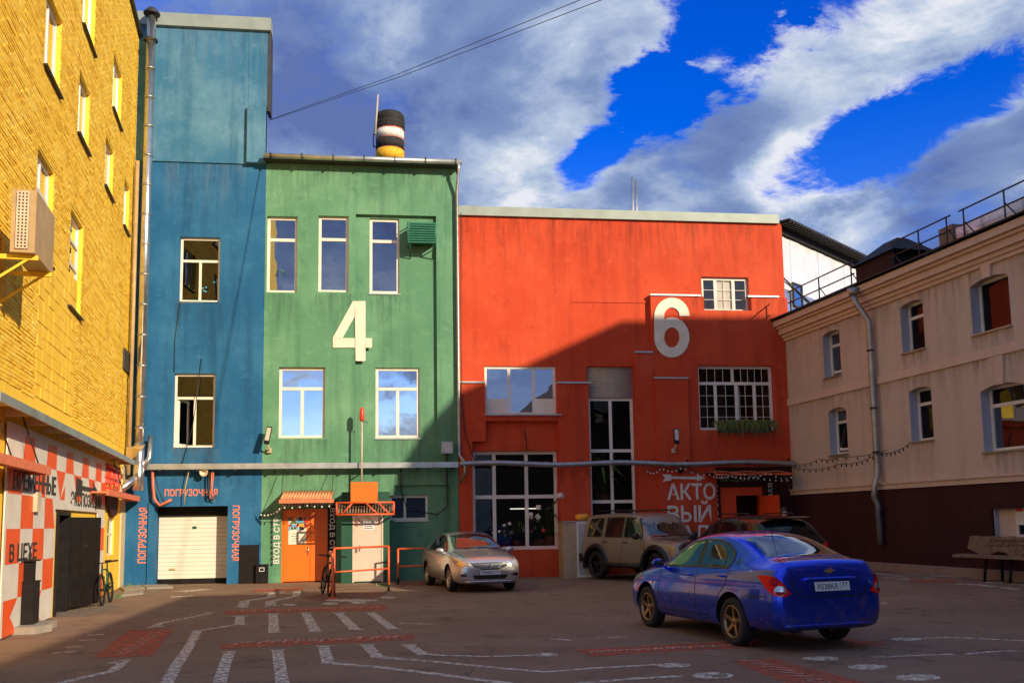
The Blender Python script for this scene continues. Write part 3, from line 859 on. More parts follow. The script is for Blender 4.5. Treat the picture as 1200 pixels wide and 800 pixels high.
# ------------------------------------------------------------------ yellow brick building (left)
def yellow():
    pl = LEFT
    b = thing('yellow_building', pl.w(-8, 0), 'tall yellow painted brick building with small deep windows and an outdoor air conditioner', 'building')
    wins = [  # rect by near-bottom and far-top pixels, row layout
        (pl.rect2((51.5, 75), (73, 29)), [(1, [1, 1])]), (pl.rect2((91, 154.5), (106, 112.5)), [(1, [1, 1])]),
        (pl.rect2((122.4, 216), (133.5, 180)), [(1, [1, 1])]), (pl.rect2((144.4, 263), (152, 222.5)), [(1, [1, 1])]),
        (pl.rect2((40, 290), (64, 204)), [(1, [1, 1]), (2, [1, 1])]), (pl.rect2((79.5, 357), (98, 267)), [(1, [1]), (1, [1]), (1, [1]), (1, [1])])]
    u0, _, _, _ = wins[0][0]
    a = pl.hit(96.6, 27); c = pl.hit(110.5, 61.5)
    wins.append(((a[0], c[0], a[1], a[1] + 1.5), [(1, [1, 1])]))
    wins.append(((a[0] - 4.6, c[0] - 4.6, a[1], a[1] + 1.5), [(1, [1, 1])]))
    wins.append(((a[0] + 4.2, c[0] + 4.2, a[1], a[1] + 1.5), [(1, [1, 1])]))
    ents = pl.rect2((63.5, 712), (80, 606)); ents = (ents[0], ents[1], -.3, 1.95)
    low = pl.rect2((125.5, 651), (134.5, 608))
    vent = pl.rect2((143.5, 431), (155, 421))
    ztop = 16.72
    regs = [(r, ('open', -.30), 2) for r, _ in wins]
    regs += [(ents, ('open', -.25), 0), (low, ('open', -.15), 0), ((-1.75, .6, -.3, 3.5), .02, 1)]
    relief(pl, -17.6, .55, -.3, ztop, -.014, regs).build('wall', ['yellow_paint', 'cream_paint', 'yellow_paint_deep'], b)
    shell(pl, -17.6, .55, ztop, -.014, -12, b, z0=-.3)
    # individual painted bricks, thousands of them
    holes = [r for r, _ in wins] + [vent]
    big = (-12.6, -9.2, 4.0, 6.9)
    m = MB(); z = 3.95; j = 0; run = False; rnd = random.Random(11)
    def spans(a, c, z0, z1):
        out = [(a, c)]
        for (h0, h1, k0, k1) in holes + [big]:
            if z1 <= k0 or z0 >= k1: continue
            out = [s for (p, q) in out for s in ((p, min(q, h0)), (max(p, h1), q)) if s[1] - s[0] > .02]
        return out
    while z < ztop - .06:
        u = -16 + (.13 if j % 2 else 0); soldier = rnd.random() < .03
        while u < .5:
            ln = .252 if not soldier else .122
            for (p, q) in spans(u, min(u + ln - .004, .54), z, z + .066):
                d = rnd.uniform(-.0015, .002) + (.006 if rnd.random() < .03 else 0); e = rnd.uniform(-.001, .001); run = rnd.random() < .35 if rnd.random() < .3 else run; g = rnd.uniform(.012, .024) if run else rnd.uniform(0, .004)
                w = pl.w; bz = [w(p, z + g, -.014), w(q, z + g, -.014), w(q, z + .066 + e * .4, -.014), w(p, z + .066, -.014)]
                tz = [w(p + .003, z + g + .003, d), w(q - .003, z + g + .003, d + e), w(q - .003, z + .063, d + e), w(p + .003, z + .063, d)]
                mi = rnd.choices((0, 1, 2), (6, 2, 2))[0]; m.face(tz, mi)
                for k in range(4): m.face([bz[k], bz[(k + 1) % 4], tz[(k + 1) % 4], tz[k]], mi)
            u += ln
        z += .0690; j += 1
    o = m.build('brick_courses', ['yellow_paint', 'yellow_paint_deep', 'yellow_paint_pale'], b); o['kind'] = 'stuff'
    # larger blocks in the walled-up patch below the air conditioner
    bm = MB(); bm.cube((0, 0, 0), (.5, .5, .5)); base = None
    nu, nz = 8, 13
    for i in range(nu):
        for k in range(nz):
            du, dz = (big[1] - big[0]) / nu, (big[3] - big[2]) / nz
            uu = big[0] + du * (i + .5); zz = big[2] + dz * (k + .5)
            q = MB(); q.box(pl, uu - du / 2 + .008, uu + du / 2 - .008, zz - dz / 2 + .007, zz + dz / 2 - .007, -.014, rnd.uniform(-.002, .010)); q.build('block', 'yellow_paint', b)
    for r, rows in wins:
        window(pl, r, -.09, b, rows, fw=.07, sill=False)
        s = MB(); s.box(pl, r[0] - .05, r[1] + .05, r[2] - .035, r[2] - .003, -.14, .07); s.build('sill', 'dark_metal', b)
    window(pl, low, -.05, b, [(1, [1]), (1.4, [1])], fw=.05, sill=False)
    q = MB(); q.box(pl, low[0] + .05, low[1] - .05, (low[2] + low[3]) / 2 + .1, low[3] - .05, -.10, -.09); q.build('window_sticker', 'sky_blue_panel', b)
    v = MB(); v.box(pl, *vent, -.01, .05); v.build('vent', 'dark_metal', b)
    e = MB(); e.box(pl, -17.7, .6, ztop, ztop + .10, -.4, .10); e.box(pl, .545, .62, 3.2, ztop, -.5, .06); e.build('roof_edge', 'dark_metal', b)
    # long sheet-metal awning over the ground floor, on timber brackets
    zl = pl.hit(70, 501, .42)[1]
    ua = -16.5; ub = pl.hit(158, 545, .42)[0]
    m = MB(); m.hexa([pl.w(ua, zl + .22, .0), pl.w(ub, zl + .22, .0), pl.w(ub, zl + .05, .40), pl.w(ua, zl + .05, .40), pl.w(ua, zl + .26, 0), pl.w(ub, zl + .26, 0), pl.w(ub, zl + .09, .40), pl.w(ua, zl + .09, .40)])
    m.box(pl, ua, ub, zl - .03, zl + .10, .402, .43)
    aw = m.build('awning', 'zinc', b)
    for k in range(11):
        u = ua + .6 + k * (ub - ua - .8) / 10; q = MB()
        q.hexa([pl.w(u, zl - .02, .02), pl.w(u + .07, zl - .02, .02), pl.w(u + .07, zl - .02, .39), pl.w(u, zl - .02, .39), pl.w(u, zl + .08, .02), pl.w(u + .07, zl + .08, .02), pl.w(u + .07, zl + .04, .39), pl.w(u, zl + .04, .39)])
        q.build('bracket', 'cream_paint', aw)
    f = MB(); f.box(pl, ents[0] - .07, ents[0], -.02, 1.95, -.12, .04); f.box(pl, ents[1], ents[1] + .07, -.02, 1.95, -.12, .04); f.box(pl, ents[0] - .07, ents[1] + .07, 1.95, 2.02, -.12, .04)
    f.build('door_frame', 'black_metal', b)
    MB().box(pl, ents[1] - .03, ents[1] - .002, -.02, 1.948, -.245, -.01).build('door_jamb', 'black_metal', b)
    # the open door leaf, black steel
    A, B = ground(78, 716), ground(114, 709); t = (B - A).normalized(); n = Vector((t.y, -t.x, 0)) * .025
    A += Vector((0, 0, .06)); B += Vector((0, 0, .06)); up = Vector((0, 0, 1.86))
    q = MB(); q.hexa([A - n, B - n, B + n, A + n, A - n + up, B - n + up, B + n + up, A + n + up])
    d = q.build('door_leaf', 'black_metal', b)
    h = MB(); c = A.lerp(B, .5) + n * 1.6 + Vector((0, 0, 1.25)); h.cube(c, (.02, .02, .02)); h.build('peephole', 'chrome', d)
    # flat orange canopies on stays
    for (x0, y0, x1, y1, dd) in ((-45, 525, 60, 551, .42), (127, 576, 164, 584.5, .42)):
        (ua_, za) = pl.hit(x0, y0, dd); (ub_, zb) = pl.hit(x1, y1, dd); zc = (za + zb) / 2
        q = MB(); q.box(pl, ua_, ub_, zc - .07, zc + .07, dd - .04, dd); q.box(pl, ua_, ub_ - .001, zc - .02, zc + .02, .05, dd - .04); q.box(pl, ub_ - .05, ub_ + .0, zc - .068, zc + .068, .03, dd - .041)
        can = q.build('canopy', 'salmon', b)
        for k in (.55, .9):
            s = MB(); u = ua_ + (ub_ - ua_) * k; s.tube([pl.w(u, zc + .1, dd - .1), pl.w(u - .2, zc + 1.0, .05)], .012, 5); s.build('stay', 'cable_black', can)
    return b


YEL = yellow()


def banner():
    pl = LEFT; d = .045
    b = thing('banner', pl.w(-10, 0, .04), 'orange and white checkered banner with black lettering beside the black door', 'banner')
    P = lambda x, y: pl.hit(x, y, d)
    u0 = P(4, 640)[0]; u1 = P(63, 650)[0]; u2 = P(122, 620)[0]; zt = P(10, 493)[1]; zd = 2.06
    z0 = .03
    m = MB()
    m.box(pl, u0, u1, z0, zt, .02, d); m.box(pl, u1, u2, zd, zt, .02, d); ud = P(113, 650)[0]; m.box(pl, ud, u2, z0, zd, .02, d)
    m.build('canvas', 'banner_white', b)
    m = MB()
    W = u2 - u0; cw = (u1 - u0) / 4.2
    def q(pts, dd=.003): m.face([pl.w(u, z, d + dd) for u, z in pts])
    nrow = 6; ch = (zt - z0) / nrow
    for i in range(12):
        ua, ub = u0 + .12 + cw * i, u0 + .12 + cw * (i + 1)
        if ub > u2 - .02: ub = u2 - .02
        if ua >= ub: break
        for j in range(nrow):
            za, zb = z0 + ch * j, z0 + ch * (j + 1)
            if ub > u1 and ua < ud and za < zd: continue
            if (i + j) % 2: continue
            mid = (ua + ub) / 2; zm = (za + zb) / 2
            if j == nrow - 1: q([(ua, za), (ub, za), (ub - cw * .1 * (i % 3), zb - .12), (ua + cw * .12 * (i % 2), zb - .12)])
            elif (i, j) in ((6, 4), (8, 4), (4, 4)): q([(ua, zb), (mid, za), (ub, zb)]); q([(mid, za), (ub, za), (mid + cw * .5, zm)], .0035)
            elif (i, j) in ((2, 0), (0, 0)): q([(ua, zb), (ub, zb), (mid, zm), (ub, za), (ua, za)])
            elif i % 4 == 3 and j > 1: q([(ua, za), (ub, za), (mid + cw * .2, zb), (ua, zb)])
            else: q([(ua, za), (ub, za), (ub, zb), (ua, zb)])
    m.build('orange_check', 'banner_orange', b)
    for s, (xa, ya, xb, yb) in (('ВРЕМЕННЫЕ', (15, 572, 65, 578)), ('ЭКСПОЗИЦИИ', (82, 605, 118, 607)), ('В ЦЕХЕ', (10, 660, 42, 660))):
        ua, ub = P(xa, ya)[0], P(xb, yb)[0]
        za = {'В': 0}.get('x', 0)
        z0_, z1_ = {'ВРЕМЕННЫЕ': (P(15, 573)[1], P(15, 547)[1]), 'ЭКСПОЗИЦИИ': (2.10, 2.10 + .36), 'В ЦЕХЕ': (P(11, 663)[1], P(11, 637)[1])}[s]
        lettering(s, on_wall(pl, (ua, ub, z0_, z1_), d + .006), 'print_black', b, .004, .018)
    ua, za = P(90, 568); ub, zb = P(112, 577); zm = (za + zb) / 2
    a = MB(); a.face([pl.w(ua, zm - .05, d + .008), pl.w(ub, zm - .05, d + .008), pl.w(ub, zm + .05, d + .008), pl.w(ua, zm + .05, d + .008)])
    a.face([pl.w(ua - .1, zm - .2, d + .009), pl.w(ua + .6, zm - .16, d + .009), pl.w(ua + .6, zm + .16, d + .009), pl.w(ua - .1, zm + .2, d + .009)])
    a.face([pl.w(ub - .5, zm - .2, d + .009), pl.w(ub + .25, zm, d + .009), pl.w(ub - .5, zm + .2, d + .009), pl.w(ub - .3, zm, d + .009)])
    a.build('arrow', 'print_black', b)
    e = MB(); p = pl.hit(41, 588, d); e.box(pl, p[0] - .15, p[0] + .15, p[1] - .17, p[1] + .17, d, d + .07); e.build('switch_box', 'ac_cream', b)


banner()


def left_small_things():
    pl = LEFT
    # air conditioner on brackets
    d1, d0 = .70, .38
    ua, zt = pl.hit(43.5, 223, d1); ub, _ = pl.hit(64.5, 250, d1); zb = pl.hit(43.5, 300, d1)[1]
    t = thing('air_conditioner', pl.w((ua + ub) / 2, zb, 0), 'boxy beige air conditioner on steel brackets on the yellow brick wall', 'air conditioner')
    m = MB(); m.box(pl, ua, ub, zb, zt, d0, d1); m.build('casing', 'ac_beige', t)
    g = MB()
    for k in range(18):
        z = zb + .06 + (zt - zb - .1) * k / 17; g.box(pl, ua - .02, ua - .003, z - .012, z + .010, d0 + .08, d1 - .10)
    for k in range(4): y = d0 + .08 + (d1 - d0 - .18) * k / 3; g.box(pl, ua - .026, ua - .021, zb + .05, zt - .04, y - .012, y + .012)
    g.build('grille', 'ac_cream', t)
    g = MB(); g.box(pl, ua - .004, ua + .0, zb + .05, zt - .04, d0 + .07, d1 - .09); g.build('coil', 'dark_metal', t)
    for u in (ua + .12, ub - .15):
        q = MB(); q.box(pl, u, u + .05, zb - .07, zb - .003, .02, d1 + .02); q.box(pl, u, u + .05, zb - .55, zb + .5, .0, .04)
        q.hexa([pl.w(u + .01, zb - .5, .04), pl.w(u + .04, zb - .5, .04), pl.w(u + .04, zb - .07, d1 - .1), pl.w(u + .01, zb - .07, d1 - .1), pl.w(u + .01, zb - .45, .04), pl.w(u + .04, zb - .45, .04), pl.w(u + .04, zb - .03, d1 - .1), pl.w(u + .01, zb - .03, d1 - .1)])
        q.build('bracket', 'yellow_paint', t)
    # flue pipe of stainless steel with cap, in the corner
    u = FAC.hit(175, 120, .42)[0]; t = thing('flue_pipe', FAC.w(u, 0, .42), 'shiny stainless steel flue pipe with a black cap in the corner of yellow and blue', 'pipe')
    zt = FAC.hit(179, 14, .42)[1]; zl = FAC.hit(168, 520, .42)[1]
    m = MB(); m.tube([FAC.w(u, zl, .42), FAC.w(u, zt - .3, .42)], .135, 16); pipe = m.build('flue', 'steel', t)
    for k in range(14):
        z = zl + (zt - zl) * (k + .5) / 14.5; q = MB(); q.tube([FAC.w(u, z - .03, .42), FAC.w(u, z + .03, .42)], .147, 16); q.build('clamp_ring', 'dull_steel', pipe)
    q = MB(); q.lathe([(.20, zt - .95), (.20, zt - .90), (.13, zt - .86)], FAC.w(u, 0, .42), n=16); q.tube([FAC.w(u, zt - .9, .42), FAC.w(u, zt - .1, .42)], .11, 12, 1); q.lathe([(0, zt + .12), (.12, zt + .1), (.25, zt - .06), (.24, zt - .10), (0, zt - .06)], FAC.w(u, 0, .42), n=16)
    q.build('cap', ['dark_metal', 'steel'], t)
    q = MB(); P = lambda du, z, d: FAC.w(u + du, z, d)
    q.tube([P(0, zl + .02, .42), P(0, zl - .35, .42), P(.02, zl - .6, .5), P(.05, zl - .85, .62), P(.05, zl - 1.35, .62)], .15, 14); q.tube([P(.05, zl - .95, .62), P(-.3, zl - 1.25, .8), P(-.6, zl - 1.6, 1.0)], .12, 12); q.tube([P(.28, zl + .25, .3), P(.28, zl - .4, .4), P(.10, zl - .8, .55)], .08, 10)
    q.build('elbow', 'steel', t)
    q = MB(); q.prism([P(-.35, zl - .1, .5), P(.35, zl - .1, 1.2), P(.25, zl - .22, 1.2), P(-.32, zl - .65, .55)], (0, .03, .01)); q.build('bracket_plate', 'ac_cream', t)
    m = MB(); m.tube([FAC.w(u - .28, 3.2, .45), FAC.w(u - .28, 12.6, .45)], .06, 8); m.build('drain', 'ac_beige', t)
    # carved red sign and dark painted board under the small canopy
    t = thing('red_sign', pl.w(-1.9, 2.4, .05), 'red openwork sign above a dark painted board on the yellow wall', 'sign')
    r = pl.rect2((123, 572), (141, 549), .06); m = MB(); rnd = random.Random(5)
    for k in range(9):
        u0 = r[0] + (r[1] - r[0]) * k / 9
        m.tube([pl.w(u0, r[2] + rnd.uniform(0, .2), .06), pl.w(u0 + .25, (r[2] + r[3]) / 2, .06), pl.w(u0 + rnd.uniform(-.1, .3), r[3], .06)], .035, 5)
    for z in (.05, .5, .95): m.tube([pl.w(r[0], r[2] + (r[3] - r[2]) * z, .07), pl.w(r[1], r[2] + (r[3] - r[2]) * z - .05, .07)], .035, 5)
    m.build('lattice', 'red_plastic', t)
    r = pl.rect2((123.5, 606), (139, 579), .06); m = MB(); m.prism([pl.w(r[0], r[3], .04), pl.w(r[1], r[3], .04), pl.w(r[1] - .2, r[2] + .1, .04), pl.w((r[0] + r[1]) / 2, r[2], .04), pl.w(r[0] + .1, r[2] + .4, .04)], pl.N * .03); m.build('board', 'base_paint', t)
    # black bin-like totem on a stone slab
    g = ground(27, 739); n = pl.U; 
    t = thing('black_bin', (g.x, g.y, .12), 'black stepped metal litter bin standing on a broken stone slab by the banner', 'bin')
    def bx(mb, hu, hn, z0, z1):
        c = Vector((g.x, g.y, 0)); mb.hexa([c + pl.U * a * hu + pl.N * b_ * hn + Vector((0, 0, z)) for z in (z0, z1) for a, b_ in ((-1, -1), (1, -1), (1, 1), (-1, 1))])
    m = MB(); bx(m, .2, .19, .12, .80); bx(m, .212, .202, .80, .825); m.build('body', 'black_metal', t)
    m = MB(); bx(m, .13, .13, .825, 1.15); bx(m, .19, .19, 1.15, 1.175); m.build('head', 'black_metal', t)
    m = MB(); rnd = random.Random(2)
    pts = [Vector((g.x, g.y, .0)) + pl.U * a + pl.N * b_ for a, b_ in ((-.55, -.45), (.1, -.5), (.45, -.35), (.62, .05), (.5, .42), (.1, .36), (-.2, .48), (-.62, .3))]
    m.prism(pts, (0, 0, .118)); m.build('stone_slab', 'concrete', label='broken flat stone slab under the black litter bin', cat='slab')
    c = ground(-6, 741); m = MB(); m.cube((c.x, c.y, .37), (.35, .25, .03), 0, Matrix.Rotation(.3, 3, 'Z')); 
    for sx in (-.28, .28): m.cube((c.x + sx, c.y, .17), (.03, .2, .17), 0)
    m.build('low_stool', 'raw_wood', label='low wooden stool at the foot of the banner', cat='stool')
    p = ground(107, 707); m = MB(); m.hexa([p + Vector((x + .04 * k, y, z)) for z, k in ((0, 0), (.36, 1)) for x, y in ((-.04, -.02), (.04, -.02), (.04, .02), (-.04, .02))])
    m.build('wooden_plank', 'raw_wood', label='short raw wooden plank propped against the open black door', cat='plank')


left_small_things()


# ------------------------------------------------------------------ blue house
def facade_rect(*a): return FAC.rect(*a)


def blue():
    pl = FAC; FR = pl.rect
    ur = UX(308, 480); ul = -2.6
    b = thing('blue_building', pl.w(0, 0), 'tall narrow blue rendered building with a white garage door', 'building')
    ztop = ZY(31, 250)
    w1 = FR(210.5, 278, 257.5, 353.5); w2 = FR(203.5, 437.5, 251.7, 524)
    gar = FR(180, 593, 266.5, 686); gar = (gar[0], gar[1], -.2, gar[3])
    panel = FR(178, 37, 291, 191); panel = (ul, panel[1], panel[2], ztop); blk = FR(290.5, 127, 312, 193)
    blk = (blk[0], ur + .02, blk[2], blk[3]); panel_r = (blk[0], ur, blk[3], ztop)
    regs = [(panel, .05, 1), (panel_r, .05, 1), (blk, .20, 1), (w1, ('open', -.14), None), (w2, ('open', -.14), None), (gar, ('open', -.55), None), ((gar[1], UX(303.5, 660), -.2, 0.0), .0, None)]
    relief(pl, ul, ur, -.2, ztop, 0, regs).build('wall', ['blue_paint', 'faded_blue_paint'], b)
    shell(pl, ul, ur, ztop, 0, -8, b, 'blue_paint', z0=-.2, skew=3.4)
    m = MB(); zc = ZY(25, 250); m.box(pl, ul, ur + .10, ztop - .12, zc + .12, -.3, .16); m.build('roof_flashing', 'flashing', b)
    m = MB(); m.box(pl, ur - .01, ur + .09, blk[3] - .1, ztop - .13, -.5, .045); m.build('edge_board', 'dark_metal', b)
    window(pl, w1, -.10, b, [(.36, [1]), (.64, [1, 1])], sill=True, gmat='glass_low')
    window(pl, w2, -.10, b, [(.33, [1]), (.67, [1, 1])], sill=True, open_=(1, 0), gmat='glass_low')
    stain(pl, w1[0] - .1, w1[1] + .1, w1[2] - .05, 1.7, .003, b); stain(pl, w2[0] - .15, w2[1] + .2, w2[2] - .05, .9, .003, b, 'drip_pale'); stain(pl, w2[0], w2[1], w2[2] - .05, 1.0, .005, b); stain(pl, -1.0, ur, ztop - .12, 2.6, .054, b, 'drip_pale'); stain(pl, -1.0, ur - .6, panel[2], 2.2, .003, b, 'drip_pale'); stain(pl, -.6, 1.9, 3.3, .9, .003, b)
    # sectional garage door: each panel its own piece
    gd = -.5; zb, zt = .16, gar[3] - .28
    n = 15
    for k in range(n):
        z0 = zb + (zt - zb) * k / n; z1 = zb + (zt - zb) * (k + 1) / n
        q = MB(); w = pl.w; a, c = gar[0] + .02, gar[1] - .02
        q.hexa([w(a, z0 + .0015, gd - .04), w(c, z0 + .0015, gd - .04), w(c, z0 + .0015, gd), w(a, z0 + .0015, gd), w(a, z1 - .0015, gd - .04), w(c, z1 - .0015, gd - .04), w(c, z1 - .006, gd + .003), w(a, z1 - .006, gd + .003)])
        q.build('door_panel', 'garage_white', b)
    q = MB(); q.box(pl, gar[0], gar[1], zt - .01, gar[3] - .002, gd - .06, gd + .05); q.box(pl, gar[0] + .01, gar[1] - .01, -.1, zb, gd - .06, gd - .03); q.build('door_header', 'black_metal', b)
    q = MB(); um = (gar[0] + gar[1]) / 2; q.box(pl, um - .06, um + .06, 1.62, 1.70, gd + .008, gd + .014); q.build('door_emblem', 'dark_green_paint', b)
    q = MB(); u = gar[0] + .35; q.box(pl, u, u + .16, .42, .47, gd + .004, gd + .03); q.build('door_handle', 'ac_beige', b)
    q = MB(); q.box(pl, gar[0] - .16, gar[0] - .001, -.1, gar[3] + .12, .001, .05); q.box(pl, gar[1] + .001, gar[1] + .10, -.1, gar[3] + .12, .001, .05); q.box(pl, gar[0] - .002, gar[1] + .002, gar[3] + .001, gar[3] + .10, .001, .048); q.build('door_surround', 'blue_paint', b)
    lettering('ПОГРУЗОЧНАЯ', on_wall(pl, FR(193, 572.5, 255, 581), .004), 'letter_orange', b, .004)
    lettering('ПОГРУЗОЧНАЯ', on_wall(pl, FR(162, 594.5, 172, 659.5), .004), 'letter_orange', b, .004, rot=90)
    lettering('ПОГРУЗОЧНАЯ', on_wall(pl, FR(272, 592, 280.5, 656.5), .004), 'letter_orange', b, .004, rot=-90)
    r = FR(280.5, 638, 303.5, 683); m = MB(); m.box(pl, r[0], r[1], -.05, r[3], .002, .03); m.build('dark_plinth_panel', 'black_metal', b)
    # bits: old conduit and hanging wires
    q = MB()
    for (pts, r_) in (([(236, 420), (230, 470), (226, 500), (212, 548)], .012), ([(211, 353), (205, 400), (204, 436)], .010)):
        q.tube([pl.w(*pl.hit(x, y), .02) for x, y in pts], r_, 5)
    q.build('surface_wire', 'cable_black', b)
    return b


BLUE = blue()


# ------------------------------------------------------------------ green house
def green():
    pl = FAC; FR = pl.rect
    ul, ur = UX(308, 480), UX(536.5, 480)
    b = thing('green_building', pl.w((ul + ur) / 2, 0), 'green rendered building with a large number 4 and an orange door', 'building')
    ztop = ZY(199, 420) + .12
    recA = FR(416.5, 252, 512, 545); recB = FR(462, 568, 528, 690); recB = (recB[0], recB[1], -.2, recB[3])
    w = [FR(312.5, 253.5, 348.5, 342.5), FR(373, 253, 408.5, 342), FR(433, 254.5, 468, 342.5)]
    w[0] = (max(w[0][0], ul + .03), *w[0][1:])
    m_ = [FR(326.5, 430, 381, 513), FR(440, 430, 492, 512.5)]
    s_ = FR(456.5, 580, 501.5, 609)
    door = FR(329.5, 596, 383.5, 681.5); door = (door[0], door[1], -.2, door[3])
    rd = -.13
    regs = [(recA, rd, None), (recB, -.10, None)] + [(r, ('open', -.16), None) for r in (w[0], w[1], m_[0])] + [(w[2], ('open', rd - .1), None), (m_[1], ('open', rd - .1), None), (s_, ('open', -.22), None), (door, ('open', -.18), None), ((ul, ur, -.2, ZY(600, 330)), .0, None)][:4]
    regs += [((ul, door[0], -.2, -.1), 0, None)]
    relief(pl, ul, ur, -.2, ztop, 0, regs).build('wall', ['green_paint'], b)
    shell(pl, ul, ur, ztop, 0, -9, b, 'green_paint', z0=-.2)
    for r, d in ((w[0], -.11), (w[1], -.11), (w[2], rd - .07)): window(pl, r, d, b, [(.3, [1]), (.7, [1])], fw=.085)
    window(pl, m_[0], -.11, b, [(.3, [1]), (.7, [1, 1])], fw=.085, gmat='glass_sky'); window(pl, m_[1], rd - .07, b, [(.3, [1]), (.7, [1, 1])], fw=.085, gmat='glass_sky')
    window(pl, s_, -.17, b, [(1, [1, 1.5])], fw=.07, gmat='glass_dark', sill_mat='white_pvc')
    for r, d in ((w[1], -.5), (w[2], -.6)):
        zz = r[2] + (r[3] - r[2]) * .47; MB().box(pl, r[0] + .12, r[1] - .1, zz - .02, zz + .02, d - .1, d).build('lamp_strip', 'banner_white', b)
    for (r, f0, f1, d) in ((m_[0], .05, .45, -.5), (w[0], .1, .9, -.9), (w1 if False else m_[1], .55, .95, -.7)):
        c = MB(); n = 12; ua, ub = r[0] + (r[1] - r[0]) * f0, r[0] + (r[1] - r[0]) * f1
        for k in range(n):
            x0, x1 = ua + (ub - ua) * k / n, ua + (ub - ua) * (k + 1) / n; o0, o1 = .04 * math.sin(k * 2.1), .04 * math.sin((k + 1) * 2.1)
            c.face([pl.w(x0, r[2] - .1, d + o0), pl.w(x1, r[2] - .1, d + o1), pl.w(x1, r[3] + .1, d + o1), pl.w(x0, r[3] + .1, d + o0)], 0, True)
        c.build('curtain', 'curtain', b)
    for r, d in ((w[0], .003), (w[1], .003), (w[2], rd + .003), (m_[0], .003), (m_[1], rd + .003)): stain(pl, r[0] - .08, r[1] + .08, r[2] - .05, 1.5, d, b)
    stain(pl, ul + .1, ur - .1, ztop - .02, 1.7, .003, b); stain(pl, ul + .1, ur - .2, 3.3, 1.1, .0035, b)
    # house number of boards: upright, bar and diagonal
    def P(x, y): u, z = pl.hit(x, y); return pl.w(u, z, .004)
    n = MB(); off = pl.N * .03
    n.prism([P(415.8, 353), P(428.4, 353), P(428.4, 423), P(416.8, 423)], off)
    n.prism([P(413.6, 353), P(415.6, 353), P(415.6, 371), P(401.5, 396), P(390, 396)], off)
    n.prism([P(390, 396.3), P(415.8, 396.3), P(415.9, 407.4), P(390, 407.4)], off)
    n.prism([P(428.7, 396.3), P(436, 396.3), P(436, 407.4), P(428.7, 407.4)], off)
    n.build('house_number', 'number_board', b)
    # gutter and eaves
    ge = MB(); ge.box(pl, ul - .05, ur + .12, ztop, ztop + .05, -.4, .34); ge.build('eaves', 'dark_metal', b)
    g = MB(); path = [pl.w(ul - .02, ztop + .08, .40), pl.w(ur + .16, ztop + .08, .40)]; g.tube(path, .085, 10)
    gu = g.build('gutter', 'zinc', b)
    for k in range(7):
        u = ul + .15 + (ur - ul) * k / 6.2; q = MB(); q.box(pl, u, u + .035, ztop - .02, ztop + .175, .30, .495); q.build('gutter_strap', 'dark_metal', gu)
    q = MB(); q.tube([pl.w(ul + .6, ztop + .42, -.6), pl.w(ur - .2, ztop + .42, -.6)], .015, 5)
    for k in range(9): u = ul + .7 + (ur - ul - 1) * k / 8; q.tube([pl.w(u, ztop, -.6), pl.w(u, ztop + .43, -.6)], .012, 5)
    q.build('roof_rail', 'dull_steel', b)
    dpx = ur + .06; q = MB(); q.tube([pl.w(dpx, ztop + .05, .42), pl.w(dpx, ztop - .15, .40), pl.w(dpx - .04, ztop - .8, .12), pl.w(dpx - .04, 3.75, .12), pl.w(dpx + .12, 3.5, .30), pl.w(dpx + .12, 3.2, .30), pl.w(dpx - .02, 2.9, .12)], .048, 10)
    q.build('downpipe', 'dull_steel', b)
    # orange double door
    dm = MB(); u0, u1, zt = door[0], door[1], door[3]; um = UX(363, 650)
    dm.box(pl, u0, u1, zt - .24, zt, -.17, -.10); dm.box(pl, u0, u0 + .05, 0, zt - .24, -.17, -.10); dm.box(pl, u1 - .05, u1, 0, zt - .24, -.17, -.10)
    dm.build('door_frame', 'door_orange', b)
    l1 = MB().box(pl, u0 + .055, um - .006, .03, zt - .245, -.17, -.115).build('door_leaf', 'door_orange', b)
    MB().box(pl, um + .006, u1 - .055, .03, zt - .245, -.17, -.115).build('door_leaf', 'door_orange', b)
    h = MB(); c = pl.w(um - .06, .92, -.10); h.tube([c - Vector((0, 0, .12)), c + Vector((0, 0, .12))], .018, 6); h.tube([c, c - pl.U * .12], .012, 6); h.build('handle', 'chrome', l1)
    pr = FR(337.5, 604, 358.5, 637.5); po = MB(); po.box(pl, *pr, -.114, -.108); po.build('poster', 'paper', l1)
    pc = MB(); rnd = random.Random(4); zt_ = pr[3]; zmid = pr[2] + (pr[3] - pr[2]) * .50; cols = 7
    for i in range(cols):
        for k in range(4):
            a = pr[0] + (pr[1] - pr[0]) * i / cols; c_ = pr[0] + (pr[1] - pr[0]) * (i + 1) / cols; z0 = zmid + (zt_ - .05 - zmid) * k / 4; z1 = zmid + (zt_ - .05 - zmid) * (k + 1) / 4
            j = lambda: rnd.uniform(-.02, .02)
            pc.face([pl.w(a + j(), z0 + j(), -.1075 + rnd.uniform(0, .0004)), pl.w(c_ + j(), z0 + j(), -.107), pl.w(c_ + j(), z1 + j(), -.107), pl.w(a + j(), z1 + j(), -.107)], rnd.randrange(6))
    pc.build('poster_picture', ['print_black', 'sky_blue_panel', 'flower_red', 'pumpkin', 'flower_white', 'leaf'], l1)
    pt = MB()
    for k in range(4): z = pr[2] + .10 + k * .07; pt.face([pl.w(pr[0] + .08 + .05 * (k % 2), z, -.107), pl.w(pr[1] - .06 - .07 * (k % 3), z, -.107), pl.w(pr[1] - .06 - .07 * (k % 3), z + .012, -.107), pl.w(pr[0] + .08 + .05 * (k % 2), z + .012, -.107)])
    pt.build('poster_print', 'print_black', l1)['kind'] = 'stuff'
    MB().box(pl, pr[0], pr[1], pr[3] - .05, pr[3], -.108, -.1065).build('poster_heading', 'print_black', l1)
